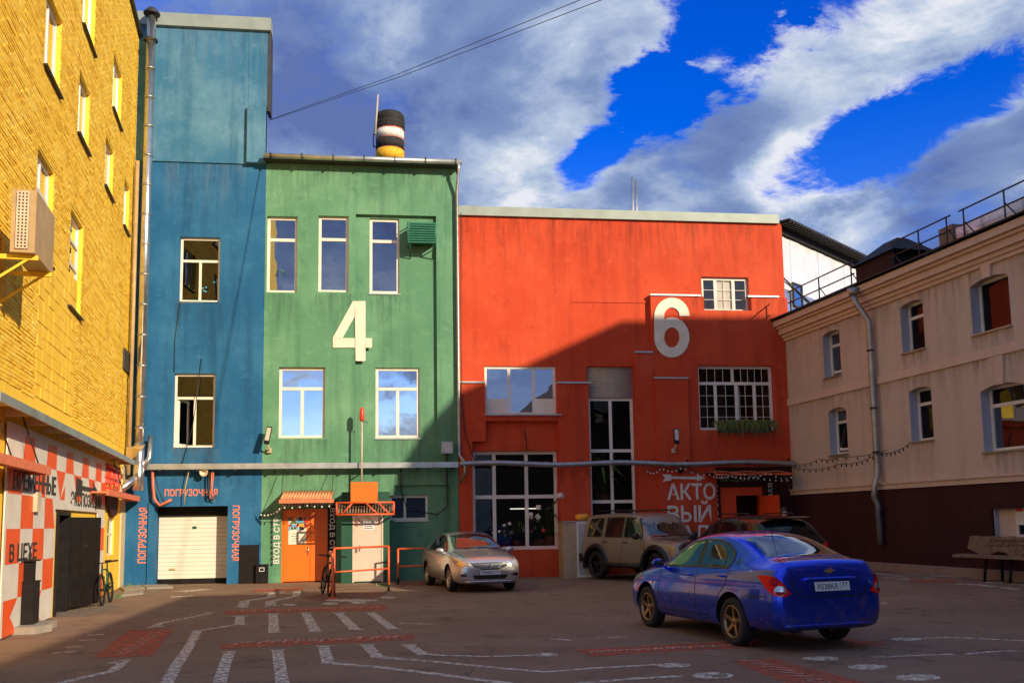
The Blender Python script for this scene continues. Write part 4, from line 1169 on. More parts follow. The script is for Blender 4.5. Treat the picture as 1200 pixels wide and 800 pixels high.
    # lettering round the door
    lettering('ВХОД В СТР. 4', on_wall(pl, FR(320.5, 597, 329, 660), .003), 'letter_white', b, .004, rot=90)
    pan = FR(384, 592, 393.5, 662); MB().box(pl, pan[0], pan[1], 0, pan[3], .002, .02).build('dark_panel', 'black_metal', b)
    lettering('ВХОД В СТР. 4', on_wall(pl, FR(385.5, 595, 392.5, 659), .022), 'letter_white', b, .004, rot=-90)
    lettering('ВХОД В СТР. 4', on_wall(pl, FR(331, 588.5, 388, 594.5), .003), 'letter_white', b, .004)
    # tiled canopy over the orange door
    cr = FR(327, 577, 391, 589, .9); c0, c1 = cr[0], cr[1]; zc = cr[2]
    can = MB(); can.box(pl, c0, c1, zc, zc + .10, .86, .92); can.box(pl, c0, c0 + .04, zc, zc + .10, .02, .86); can.box(pl, c1 - .04, c1, zc, zc + .10, .02, .86)
    can = can.build('door_canopy', 'salmon', b)
    nt = 17
    for k in range(nt):
        u = c0 + .04 + (c1 - c0 - .08) * (k + .5) / nt; q = MB(); q.tube([pl.w(u, zc + .36, .05), pl.w(u, zc + .14, .93)], .043, 8); q.build('roof_tile', 'tile_orange', can)
    q = MB(); q.hexa([pl.w(c0 + .05, zc + .28, .05), pl.w(c1 - .05, zc + .28, .05), pl.w(c1 - .05, zc + .09, .85), pl.w(c0 + .05, zc + .09, .85), pl.w(c0 + .05, zc + .30, .05), pl.w(c1 - .05, zc + .30, .05), pl.w(c1 - .05, zc + .11, .85), pl.w(c0 + .05, zc + .11, .85)]); q.build('canopy_deck', 'black_metal', can)
    for u in (c0 + .05, c1 - .05):
        q = MB(); q.tube([pl.w(u, zc + .1, .88), pl.w(u, zc + 1.25, .1)], .01, 5); q.build('stay', 'cable_black', can)
    return b


GREEN = green()


def vestibule():
    pl = FAC; D = 1.0
    r = pl.rect(400, 572, 456.5, 684, D)
    b = thing('vestibule', pl.w((r[0] + r[1]) / 2, 0, .5), 'small dark green porch with a pale grey metal door and an orange lattice canopy', 'porch')
    u0, u1, zt = r[0], r[1], r[3] - .1
    dr = pl.rect(413, 603.5, 449, 684, D); dr = (dr[0], dr[1], .02, dr[3])
    relief(pl, u0, u1, 0, zt, D, [(dr, D - .05, None)]).build('front_wall', 'dark_green_paint', b)
    m = MB(); w = pl.w
    for u in (u0, u1): m.face([w(u, 0, .003), w(u, 0, D), w(u, zt, D), w(u, zt, .003)])
    m.face([w(u0, zt, .003), w(u1, zt, .003), w(u1, zt, D), w(u0, zt, D)]); m.build('side_wall', 'dark_green_paint', b)
    d = MB().box(pl, dr[0] + .05, dr[1] - .05, .05, dr[3] - .05, D - .05, D - .008).build('door_leaf', 'grey_door', b)
    f = MB(); f.box(pl, dr[0], dr[0] + .048, .02, dr[3], D - .05, D + .012); f.box(pl, dr[1] - .048, dr[1], .02, dr[3], D - .05, D + .012); f.box(pl, dr[0] + .048, dr[1] - .048, dr[3] - .048, dr[3], D - .05, D + .010); f.build('door_frame', 'grey_door', b)
    h = MB(); h.box(pl, dr[0] + .10, dr[0] + .14, .88, 1.06, D - .008, D + .03); h.box(pl, dr[0] + .2, dr[0] + .225, .92, 1.08, D - .008, D + .02); h.build('handle', 'wood', d)
    s = pl.rect(425, 609.5, 438.5, 620.5, D); MB().box(pl, *s, D - .007, D).build('notice', 'plate_white', d)
    tx = MB()
    for k in range(4): z = s[3] - .07 - .055 * k; tx.face([pl.w(s[0] + .04, z, D + .001), pl.w(s[1] - .04, z, D + .001), pl.w(s[1] - .04, z + .018, D + .001), pl.w(s[0] + .04, z + .018, D + .001)])
    tx.build('notice_print', 'print_black', d)
    q = pl.rect(416, 608.5, 420, 615, D); tx = MB(); c = w((q[0] + q[1]) / 2, (q[2] + q[3]) / 2 + .05, D); 
    for dz in (0, -.11): tx.tube([c + Vector((0, 0, dz)) + pl.U * .045 * math.cos(a) + Vector((0, 0, .045 * math.sin(a))) for a in [2 * math.pi * k / 12 for k in range(12)]], .008, 4, closed=True)
    tx.build('warning_marks', 'red_plastic', d)
    # lattice canopy
    D2 = D + .55
    c = pl.rect(394.5, 588.5, 461.5, 602.5, D2); u0, u1, z0, z1 = c
    fr = MB(); P = lambda u, z, d: pl.w(u, z, d)
    for z in (z0, z1): fr.tube([P(u0, z, D2), P(u1, z, D2)], .028, 8); fr.tube([P(u0, z, D2), P(u0, z, D + .02)], .024, 8); fr.tube([P(u1, z, D2), P(u1, z, D + .02)], .024, 8)
    for u in (u0, u1): fr.tube([P(u, z0, D2), P(u, z1, D2)], .028, 8)
    L = u1 - u0
    for a, c_ in ((.08, .28), (.92, .72)): fr.tube([P(u0 + L * a, z0, D2), P(u0 + L * c_, z1, D2)], .022, 6)
    fr.tube([P(u0 + L * .5, z1, D2), P(u0 + L * .72, z0, D2)], .022, 6)
    can = fr.build('canopy_frame', 'rail_orange', b)
    for k in range(20):
        u = u0 + .05 + (L - .1) * k / 19; q = MB(); q.tube([P(u, z1 - .04, D + .03), P(u, z0 + .05, D2 - .05)], .026, 6); q.build('roof_tile', 'wood', can)
    # orange box on the canopy
    bx = pl.rect(411, 564.5, 442.5, 588.5, D + .4); q = MB(); q.box(pl, bx[0], bx[1], z1 + .03, bx[3], D + .1, D + .42); q.build('sign_box', 'door_orange', b)
    return b


VEST = vestibule()

# ------------------------------------------------------------------ red house
def red():
    pl = FAC; FR = pl.rect
    ul, ur = UX(537, 480) + .002, UX(914.5, 300)
    b = thing('red_building', pl.w((ul + ur) / 2, 0), 'large red rendered building with a number 6 and tall white framed windows', 'building')
    urr = UX(931, 600)
    ztop = ZY(255, 720)
    base, z0 = -.17, -.2
    u = lambda x: UX(x)
    win1 = FR(568.5, 428, 652.5, 485); win2 = FR(554.5, 527.5, 655.5, 644); bay = FR(692, 428, 748.5, 690); win3 = FR(824.5, 323, 880, 363.5); win4 = FR(819, 428, 907.5, 503.5)
    bay = (bay[0], bay[1], .35, bay[3]); ent = FR(846, 570.5, 896, 690); ent = (ent[0], ent[1], 0, ent[3])
    shut = FR(692, 428, 747.5, 464.5)
    z449, z413, z346, z444 = ZY(449, 610), ZY(413.5, 755), ZY(347, 800), ZY(444.5, 785)
    P0 = 0.
    regs = [((ul, win1[0], z0, z449), P0, None), ((win1[0], win1[1], z0, win1[2]), P0, None), ((win1[1], bay[0], z0, z449), P0, None),
            (FR(570, 493, 656.5, 640), base - .02, None), (FR(554, 517, 571, 640), base - .02, None),
            ((u(745), urr + 3, z0, z413), P0, None), ((u(765.5), urr + 3, z0, z346), P0, None),
            ((u(766.5), u(804.5), z0, z444), .13, None), ((bay[0], bay[1], .2, bay[3]), base - .1, None)]
    # slightly proud band above the dark shadow line
    regs.insert(0, (FR(672, 353, 765.5, 356), base - .03, None)); regs.insert(1, ((u(672), u(765.5), z413 - 3, ZY(353.5, 720)), base - .02, None))
    opens = [(win1, base - .08), (win2, base - .25), (win3, base - .15), (win4, -.22), (ent, -.5), ((bay[0] + .02, bay[1] - .02, bay[2], bay[3] - .02), base - .3)]
    # keep the shadow-line step left of the stair
    regs += [(r, ('open', d), None) for r, d in opens]
    relief(pl, ul, urr + .1, z0, ztop, base, regs).build('wall', 'red_paint', b)
    shell(pl, ul, ur, ztop, base, -9, b, 'red_paint', z0=z0)
    m = MB(); m.box(pl, ul - .02, ur + .05, ztop - .02, ztop + .28, -.5, base + .10); m.build('roof_flashing', 'flashing', b)
    # metal caps on the steps
    for (x0, x1, z, d) in ((538, 568, z449, .05), (653, 691.5, z449, .05), (745, 766, z413, .05), (765, 824.5, z346, .05), (880.5, 917, z346, .05), (765, 805, z444, .17)):
        MB().box(pl, UX(x0), UX(x1), z + .002, z + .05, base - .01, d).build('ledge_cap', 'zinc', b)
    MB().box(pl, win1[0] - .02, win1[1] + .12, win1[2] - .05, win1[2] - .01, base - .05, .07).build('ledge_cap', 'dull_steel', b)
    w = window(pl, win1, base - .05, b, [(1, [1, 1, .9])], fw=.08, sill=False, gmat='glass_sky')
    for (x0, x1) in ((570, 596), (625, 652)):
        r = FR(x0, 466, x1, 483); MB().box(pl, r[0] + .03, r[1] - .03, r[2], r[3], base - .075, base - .06).build('lower_panel', 'white_pvc', w)
    w2 = window(pl, win2, base - .2, b, [(1, [.75, 1.1, 1.05]), (1.15, [.75, 1.1, 1.05])], fw=.10, gmat='glass_dark', sill_mat='white_pvc', sill_out=.25)
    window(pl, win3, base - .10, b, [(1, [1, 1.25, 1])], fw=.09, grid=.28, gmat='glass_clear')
    window(pl, win4, -.18, b, [(.27, [1.15, 1.25]), (.73, [.75, .85, .75, .72])], fw=.09, grid=.26, gmat='glass_dark', open_=(1, 2))
    wb = (bay[0] + .03, bay[1] - .03, bay[2], shut[2])
    window(pl, wb, base - .2, b, [(1.05, [1, 1]), (1, [1, 1]), (1.2, [1, 1])], fw=.09, gmat='glass_dark', sill=False)
    sh = MB(); n = 16
    for k in range(n):
        za = shut[2] + (shut[3] - shut[2]) * k / n; zb = shut[2] + (shut[3] - shut[2]) * (k + 1) / n
        sh.tube([pl.w(bay[0] + .02, (za + zb) / 2, base - .16), pl.w(bay[1] - .02, (za + zb) / 2, base - .16)], (zb - za) * .52, 8)
    sh.build('roller_shutter', 'shutter_beige', b)
    stain(pl, ul + .1, ur - .1, ztop - .03, 2.2, base + .003, b); stain(pl, win4[0], win4[1], win4[2] - .05, 1.2, .003, b); stain(pl, ul + .1, win1[0] - .1, z449, 1.6, .003, b); stain(pl, win1[1] + .1, bay[0] - .1, z449, 2.2, .003, b); stain(pl, u(806), urr, z346, 1.4, .003, b); stain(pl, ul + .2, u(690), 3.3, 1.2, .004, b)
    stain(pl, u(746), u(766), z413, 1.2, .003, b, 'drip_pale')
    # number 6 on a board
    def P6(x, y, d): h = pl.hit(x, y); return pl.w(h[0], h[1], .006 + d)
    n6 = MB(); NS = 28
    def arc(cx, cy, R1, R2, a0, a1, th):
        for k in range(NS):
            t0, t1 = a0 + (a1 - a0) * k / NS, a0 + (a1 - a0) * (k + 1) / NS
            q = [(cx + r_[0] * math.cos(t), cy - r_[1] * math.sin(t)) for t, r_ in ((t0, R1), (t1, R1), (t1, R2), (t0, R2))]
            n6.hexa([P6(*v, 0) for v in q] + [P6(*v, th) for v in q])
    arc(787, 395.5, (20.5, 23.5), (9, 11.8), 0, 2 * math.pi, .030); arc(787, 370.5, (20.5, 21.5), (9, 10), 0, math.pi, .032)
    q = [(766.5, 370.5), (778, 370.5), (778, 394), (766.5, 394)]; n6.hexa([P6(*v, 0) for v in q] + [P6(*v, .028) for v in q])
    q = [(778, 384.5), (787, 372.5), (793, 373.5), (778, 390)]
    n6.build('house_number', 'number_board', b)
    r = win3; MB().box(pl, r[0] + .05, r[1] - .05, r[2] + .05, r[3] - .05, base - .20, base - .17).build('reflection_panel', 'banner_white', b)  # white panel added behind the panes in place of their bright reflection
    # АКТОВЫЙ and arrow, painted
    dd = .004
    lettering('АКТО', on_wall(pl, (UX(776), UX(832), ZY(585.5, 805), ZY(566, 805)), .135), 'letter_grey', b, .004, .02)
    lettering('ВЫЙ', on_wall(pl, (UX(776), UX(826), ZY(611.5, 800), ZY(586.5, 800)), .135), 'letter_grey', b, .004, .02)
    lettering('ЗАЛ', on_wall(pl, (UX(776), UX(822), ZY(634, 800), ZY(615, 800)), .135), 'letter_grey', b, .004, .012)
    a = MB(); q = lambda x, y: (lambda h: pl.w(h[0], h[1], .138))(pl.hit(x, y))
    a.face([q(785, 558), (q(815, 558.5)), q(815, 561.5), q(785, 561)]); a.face([q(815, 556), q(824.5, 560), q(815, 564)]); a.face([q(774.5, 555.5), q(785, 556), q(785, 563), q(775, 564), q(778, 560)])
    a.build('arrow', 'letter_grey', b)
    pr = (UX(804.5) + .01, UX(834), 0, ZY(553, 815)); MB().box(pl, *pr, .005, .13).build('letter_panel', 'red_paint', b)
    # entrance with orange doors
    sur = (UX(834) + .01, urr + .08, 0, ZY(547, 870)); relief(pl, sur[0], sur[1], 0, sur[3], .02, [(ent, ('open', -.05), None)]).build('entrance_surround', 'base_paint', b)
    e0, e1, et = ent[0], ent[1], ent[3]
    m = MB(); m.box(pl, e0, e1, et - .26, et, -.3, -.02); m.box(pl, e0, e0 + .06, .02, et - .26, -.3, -.02); m.box(pl, e1 - .06, e1, .02, et - .26, -.3, -.02); m.build('door_frame', 'entrance_orange', b)
    MB().box(pl, e0 + .06, UX(864, 600), .05, et - .26, -.1, -.05).build('door_leaf', 'entrance_orange', b)
    hx = e1 - .08; q = MB(); P = lambda s, z, o: pl.w(hx + s * .30, z, -.05 + s * .75) + pl.U * o
    q.hexa([P(0, .1, 0), P(1, .1, 0), P(1, .1, .04), P(0, .1, .04), P(0, et - .28, 0), P(1, et - .28, 0), P(1, et - .28, .04), P(0, et - .28, .04)]); q.build('door_leaf', 'entrance_orange', b)
    q = MB(); q.box(pl, UX(872, 600), UX(879, 600), .05, et - .5, -1.6, -1.55); q.build('inner_door', 'entrance_orange', b)
    lettering('ВХОД В СТР. 6', on_wall(pl, FR(836.5, 566.5, 843, 634), .022), 'letter_white', b, .004, rot=90)
    lettering('ВХОД В СТР. 6', on_wall(pl, FR(900, 565.5, 906, 634), .022), 'letter_grey', b, .004, rot=-90)
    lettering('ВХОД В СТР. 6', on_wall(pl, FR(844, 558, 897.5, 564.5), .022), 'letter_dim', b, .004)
    # canopy over the entrance: sagging orange tiles
    cr = FR(838, 549, 928, 558, 1.0); m = MB()
    m.box(pl, cr[0], cr[1], cr[2] + .04, cr[2] + .10, .94, 1.0); can = m.build('entrance_canopy', 'rail_orange', b)
    q = MB(); q.box(pl, cr[0], cr[1], cr[2] + .105, cr[2] + .12, .03, .93); q.build('canopy_deck', 'black_metal', can)
    for k in range(20):
        u_ = cr[0] + .05 + (cr[1] - cr[0] - .1) * k / 19; q = MB(); q.tube([pl.w(u_, cr[2] + .19, .05), pl.w(u_, cr[2] + .13 + .03 * math.sin(k * .9), .98)], .026, 6); q.build('roof_tile', 'chimney_red', can)
    # interior seen through the big window: shelf lights and back wall
    q = MB(); r = FR(598, 595, 629, 596.3, -2.2); q.box(pl, r[0], r[1], r[2], r[3], -2.25, -2.2); q.build('strip_lamp', 'lamp_tube', b)
    # wires
    q = MB(); q.tube([pl.w(*pl.hit(x, y), .05) for x, y in [(540, 250), (540, 400), (541, 470), (545, 510), (554, 535), (560, 545)]], .014, 5); q.tube([pl.w(*pl.hit(x, y), -.1) for x, y in [(615, 503), (617, 520), (618, 528)]], .02, 5); q.build('surface_wire', 'cable_black', b)
    # two aerial rods on the roof
    q = MB()
    for x, t_ in ((741, 208), (745.5, 212)):
        a_ = pl.hit(x, 246, -2.5); c_ = pl.hit(x, t_, -2.5); q.tube([pl.w(a_[0], ztop - .1, -2.5), pl.w(c_[0], c_[1], -2.5)], .03, 6)
    q.build('aerial', 'dull_steel', b)
    return b


RED = red()


def foil_wing():
    """metal-clad wall turning away behind the red house"""
    u = UX(913, 300); P = FAC.w(u, 0, -.30)
    pl = Plane(P, R(47.0))
    b = thing('metal_clad_wing', pl.w(3, 0), 'wall clad in crumpled shiny metal sheets behind the red building', 'building')
    zt = ZY(258, 911)
    z1 = pl.hit(1005, 312)[1]; L = 13.
    rnd = random.Random(8); n = 12
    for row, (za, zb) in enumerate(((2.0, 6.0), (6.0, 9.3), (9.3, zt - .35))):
        for k in range(n):
            a, c = L * k / n, L * (k + 1) / n - .01
            m = MB(); g = 5; V = {}
            for i in range(g + 1):
                for j in range(g + 1):
                    V[i, j] = pl.w(a + (c - a) * i / g, za + (zb - za + (.03 if row < 2 else 0)) * j / g, .02 * (2 - row) + (rnd.uniform(-.02, .02) if 0 < i < g else 0) + .004 * (k % 2))
            for i in range(g):
                for j in range(g): m.face([V[i, j], V[i + 1, j], V[i + 1, j + 1], V[i, j + 1]], 0, True)
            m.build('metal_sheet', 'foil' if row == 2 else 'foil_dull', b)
    w = MB(); w.face([pl.w(0, 0, -.05), pl.w(L, 0, -.05), pl.w(L, zt, -.05), pl.w(0, zt, -.05)]); w.face([pl.w(L, 0, -.05), pl.w(L, 0, -8), pl.w(L, zt, -8), pl.w(L, zt, -.05)]); w.face([pl.w(-.3, zt - .03, -8), pl.w(L, zt - .03, -8), pl.w(L, zt - .03, -.05), pl.w(-.3, zt - .03, -.05)]); w.build('wall', 'concrete', b)
    e = MB(); e.box(pl, .05, L + .3, zt - .02, zt + .05, -.5, .55); e.box(pl, .05, L + .3, zt - .28, zt - .05, .0, .06)
    for k in range(60): uu = .1 + k * .22; e.box(pl, uu, uu + .07, zt - .08, zt - .021, .06, .54)
    e.build('eaves', 'roof_sheet', b)
    c = MB(); c.tube([pl.w(.3, 9.7, .05), pl.w(3, 8.9, .07), pl.w(8, 8.2, .08)], .03, 5); c.build('wire', 'cable_black', b)
    r = pl.rect(928, 333, 939, 361); window(pl, r, .07, b, [(1, [1])], fw=.06, mat='dark_metal', sill=False)
    return b


foil_wing()


# ------------------------------------------------------------------ beige house (right)
def beige():
    pl = RIGHT
    b = thing('beige_building', pl.w(5, 0), 'two storey beige house with cornice and a dark maroon base', 'building')
    L = 19.5; zt = 8.02
    def rr(x0, yt, x1, yb, yt2=None):
        """far and near x, top and bottom measured at the middle"""
        u0 = pl.hit(x0, (yt + yb) / 2)[0]; u1 = pl.hit(x1, (yt + yb) / 2)[0]; xm = (x0 + x1) / 2
        return min(u0, u1), max(u0, u1), pl.hit(xm, yb)[1], pl.hit(xm, yt)[1]
    ups = [rr(964.5, 387, 985, 441), rr(1055.5, 352, 1083, 411), rr(1137, 323, 1184, 387)]
    lows = [rr(971.5, 477, 993, 532), rr(1066, 453, 1093, 516), rr(1150, 448, 1203, 527)]
    base_w = rr(1165, 595, 1214, 630)
    ztb = pl.hit(1000, 571)[1]
    du = ups[2][0] - ups[1][0]
    more = [(ups[2][0] + k * 3.6, ups[2][1] + k * 3.6, ups[2][2], ups[2][3]) for k in (1, 2)] + [(lows[2][0] + k * 3.6, lows[2][1] + k * 3.6, lows[2][2], lows[2][3]) for k in (1, 2)]
    allw = ups + lows + more
    regs = [((-.5, L, -.3, ztb), .06, 1)] + [(r, ('open', -.32), 2) for r in allw] + [(base_w, ('open', -.30), 2)]
    regs = regs[:1] + [(r, d, None) for r, d, _ in regs[1:]]
    relief(pl, -.25, L, -.3, zt, 0, regs).build('wall', ['beige_paint', 'base_paint'], b)
    # house body
    m = MB(); w = pl.w
    m.face([w(-.25, -.3, 0), w(-.25, -.3, -9), w(-.25, zt, -9), w(-.25, zt, 0)]); m.face([w(L, -.3, 0), w(L, -.3, -9), w(L, zt, -9), w(L, zt, 0)]); m.face([w(-.25, -.3, -9), w(L, -.3, -9), w(L, zt, -9), w(-.25, zt, -9)])
    m.face([w(-.25, 0, -.9), w(L, 0, -.9), w(L, zt, -.9), w(-.25, zt, -.9)])
    m.build('side_walls', 'beige_paint', b)
    rf = MB(); rf.hexa([w(-.4, zt + .06, .50), w(L + .2, zt + .06, .50), w(L + .2, zt + 1.3, -4.5), w(-.4, zt + 1.3, -4.5), w(-.4, zt + .10, .50), w(L + .2, zt + .10, .50), w(L + .2, zt + 1.36, -4.5), w(-.4, zt + 1.36, -4.5)]); rf.hexa([w(-.4, zt + 1.3, -4.5), w(L + .2, zt + 1.3, -4.5), w(L + .2, zt + .06, -9.3), w(-.4, zt + .06, -9.3), w(-.4, zt + 1.36, -4.5), w(L + .2, zt + 1.36, -4.5), w(L + .2, zt + .1, -9.3), w(-.4, zt + .1, -9.3)]); rf.build('roof', 'roof_sheet', b)
    # cornice in steps
    for k, (za, zb, d) in enumerate(((zt - .62, zt - .52, .07), (zt - .52, zt - .42, .13), (zt - .415, zt - .24, .22), (zt - .235, zt - .16, .30), (zt - .155, zt + .02, .40))):
        MB().box(pl, -.25 - .02 * k, L, za, zb, .001, d).build('cornice_step', 'trim_paint', b)
    zm = (pl.hit(929, 474)[1] + pl.hit(1200, 398)[1]) / 2
    MB().box(pl, -.1, L, zm - .11, zm + .10, .001, .05).build('string_course', 'trim_paint', b)
    for za, zb, d in ((ztb - .11, ztb + .02, .10), (ztb + .022, ztb + .07, .14)): MB().box(pl, -.1, L, za, zb, .001, d).build('base_moulding', 'trim_paint', b)
    # windows with segmental heads
    def arch(r):
        n = 8; u0, u1 = r[0], r[1]; rise = min(.12, (u1 - u0) * .09); m = MB()
        for k in range(n):
            a, c = k / n, (k + 1) / n; f = lambda t: r[3] - rise * (1 - (1 - (2 * t - 1) ** 2)) if True else 0
            f = lambda t: r[3] - rise * (2 * t - 1) ** 2
            ua, ub = u0 + (u1 - u0) * a, u0 + (u1 - u0) * c
            m.hexa([w(ua, f(a), -.14), w(ub, f(c), -.14), w(ub, f(c), -.001), w(ua, f(a), -.001), w(ua, r[3] + .002, -.14), w(ub, r[3] + .002, -.14), w(ub, r[3] + .002, -.001), w(ua, r[3] + .002, -.001)])
        m.build('window_head', 'beige_paint', b)
    def lining(r):
        MB().box(pl, r[0] + .001, r[0] + .02, r[2], r[3], -.30, -.006).build('reveal', 'reveal_paint', b); MB().box(pl, r[1] - .02, r[1] - .001, r[2], r[3], -.30, -.006).build('reveal', 'reveal_paint', b)
    for i, r in enumerate(ups + lows + more):
        lining(r); arch(r)
        rows = [(1, [1])] if i == 2 else ([(.3, [1]), (.7, [1])])
        window(pl, (r[0] + .02, r[1] - .02, r[2], r[3]), -.24, b, rows, fw=.075, gmat='glass_tan', sill_out=.30, sill_mat='dull_steel', mat='white_pvc')
    for i, r in ((0, ups[0]), (3, lows[0])):      # tilted casements
        a, c, lo, hi = r[0] + .13, r[1] - .13, r[2] + .12, r[2] + (r[3] - r[2]) * .66; t = MB()
        q = lambda u, z: w(u, z, -.24 - .22 * (z - lo) / (hi - lo))
        for (u0, u1, z0, z1) in ((a, a + .07, lo, hi), (c - .07, c, lo, hi), (a, c, lo, lo + .07), (a, c, hi - .07, hi)):
            t.hexa([q(u0, z0), q(u1, z0), q(u1, z0) - pl.N * .03, q(u0, z0) - pl.N * .03, q(u0, z1), q(u1, z1), q(u1, z1) - pl.N * .03, q(u0, z1) - pl.N * .03])
        t.build('tilted_casement', 'white_pvc', b)
    lining(base_w)
    window(pl, (base_w[0] + .55, base_w[1] - .02, base_w[2], base_w[3]), -.10, b, [(1, [1, 1.4]), (1, [1, 1.4])], fw=.075, gmat='glass_tan', sill=False)
    m = MB(); m.box(pl, base_w[0] + .02, base_w[0] + .55, base_w[2], base_w[3], -.28, -.12); m.build('window_side_panel', 'trim_paint', b)
    for r in ups + lows: stain(pl, r[0] - .05, r[1] + .05, r[2] - .05, 1.1, .003, b)
    stain(pl, 0, L, zt - .63, 1.3, .0035, b); stain(pl, 0, L, zm - .12, .9, .004, b)
    # keystones
    for r in (ups[2], lows[2], more[0], more[2]):
        uc = (r[0] + r[1]) / 2 - .55 * 0; m = MB(); z0, z1 = r[3] + .0, r[3] + .62
        m.hexa([w(uc - .13, z0 - .03, .001), w(uc + .13, z0 - .03, .001), w(uc + .13, z0 - .03, .06), w(uc - .13, z0 - .03, .06), w(uc - .2, z1, .001), w(uc + .2, z1, .001), w(uc + .2, z1, .08), w(uc - .2, z1, .08)]); m.build('keystone', 'trim_paint', b)
    # downpipe with hopper
    ud = pl.hit(1030, 480)[0]
    q = MB(); q.tube([w(ud - .1, zt - .05, .52), w(ud - .1, zt - .25, .52)], [.17, .10], 10); q.tube([w(ud - .1, zt - .25, .52), w(ud - .05, zt - .45, .50), w(ud, zt - .95, .17), w(ud, zt - 1.2, .15), w(ud, ztb + .45, .15), w(ud, ztb + .25, .17), w(ud + .05, ztb, .30), w(ud, ztb - .3, .30), w(ud, ztb - .5, .20), w(ud, .95, .18)], .085, 10)
    dp = q.build('downpipe', 'dull_steel', b)
    for z in (6.2, 4.6, 3.4, 1.8): MB().tube([w(ud, z, .16), w(ud, z + .05, .16)], .1, 10).build('pipe_clamp', 'dark_metal', dp)
    # plinth kerb
    k0 = MB(); g1 = -.3
    nb = 9
    for k in range(nb):
        a, c = -.1 + (L + .1) * k / nb, -.1 + (L + .1) * (k + 1) / nb - .012
        MB().box(pl, a, c, -.2, .45, .061, .30).build('plinth_block', 'block_paint', b)
    # roof hood, duct and railings
    (ua, za) = pl.hit(1006, 340, .1); (ub, _) = pl.hit(1048, 325, .1)
    m = MB(); z0 = zt + .08; z1 = zt + .68
    m.box(pl, ua, ub, z0 - .05, z1, -.9, .15); m.build('roof_hood', 'black_metal', b)
    m = MB(); um = (ua + ub) / 2 + .3
    m.hexa([w(ua - .15, z1, .25), w(ub + .25, z1, .25), w(ub + .25, z1, -1.0), w(ua - .15, z1, -1.0), w(um - .3, z1 + .45, -.2), w(um + .3, z1 + .45, -.2), w(um + .3, z1 + .45, -.5), w(um - .3, z1 + .45, -.5)]); m.build('hood_cap', 'black_metal', b)
    for (x0, y0, x1, y1) in ((925, 0, 996, 0), (1045, 0, 1108, 0), (1128, 0, 1290, 0)):
        a = pl.hit(x0, 360 - (x0 - 925) * .45, .2)[0]; c = pl.hit(x1, 360 - (x1 - 925) * .45, .2)[0]
        rl = MB(); zr = zt + .10
        for h in (.42, .78): rl.tube([w(a - .15, zr + h, .15), w(c + .15, zr + h, .15)], .022, 6)
        rail = rl.build('roof_railing', 'dark_metal', b)
        n = max(2, int((c - a) / 1.25))
        for k in range(n + 1):
            u = a + (c - a) * k / n; p = MB(); p.tube([w(u, zr - .05, .15), w(u, zr + .8, .15)], .022, 6); p.tube([w(u, zr + .5, .15), w(u + .35, zr, .05)], .016, 5); p.build('railing_post', 'dark_metal', rail)
    a = pl.hit(1098, 275, 0)[0]; c = pl.hit(1114, 270, 0)[0]
    MB().box(pl, a, c, zt + .05, zt + .75, -.7, -.05).build('roof_box', 'wood', b)
    m = MB(); e = L - .3; m.box(pl, c + .01, e, zt + .05, zt + .62, -.8, -.10); m.build('roof_duct', 'steel', b)
    return b


BEIGE = beige()


# ------------------------------------------------------------------ unseen tall house added behind the camera, shaped to shade the yard
def shade_house():
    t = 24.0
    def cast(x, y):                       # shadow edge on the facade -> roof edge on a front wall t metres before it
        u, z = FAC.hit(x, y); return u + .75 * t, z + .50 * t
    prof = [cast(418, 690), cast(452, 600), cast(466, 555), cast(500, 500), cast(537, 460), cast(620, 424), cast(735, 371), cast(930, 371)]
    b = thing('shade_caster_house', FAC.w(prof[0][0] + 8, 0, t), 'unseen tall brick house behind the viewer, stepped roofline shaped to shade the yard', 'building')
    uL = prof[0][0] - 7.4
    pts = [(prof[0][0], -.3)] + prof + [(prof[-1][0] + 8, prof[-1][1]), (prof[-1][0] + 8, -.3)]
    m = MB(); m.prism([FAC.w(u, z, t) for u, z in pts], (FAC.N + FAC.U * .75) * 26); m.build('wall', 'shade_caster_brick', b)
    m = MB(); m.box(FAC, uL, prof[0][0] + 12, -.3, 9.7, t + .05, t + 36); m.build('shade_caster_wing', 'shade_caster_brick', b)  # low unseen block added to shade the ground and the cars
    for k in range(5):
        for j in range(3):
            u = uL + 2.2 + k * 3.; z = 2.2 + j * 2.6
            window(FAC, (u, u + 1.2, z, z + 1.5), t - .03, b, [(1, [1, 1])], sill=False)
    return b


shade_house()

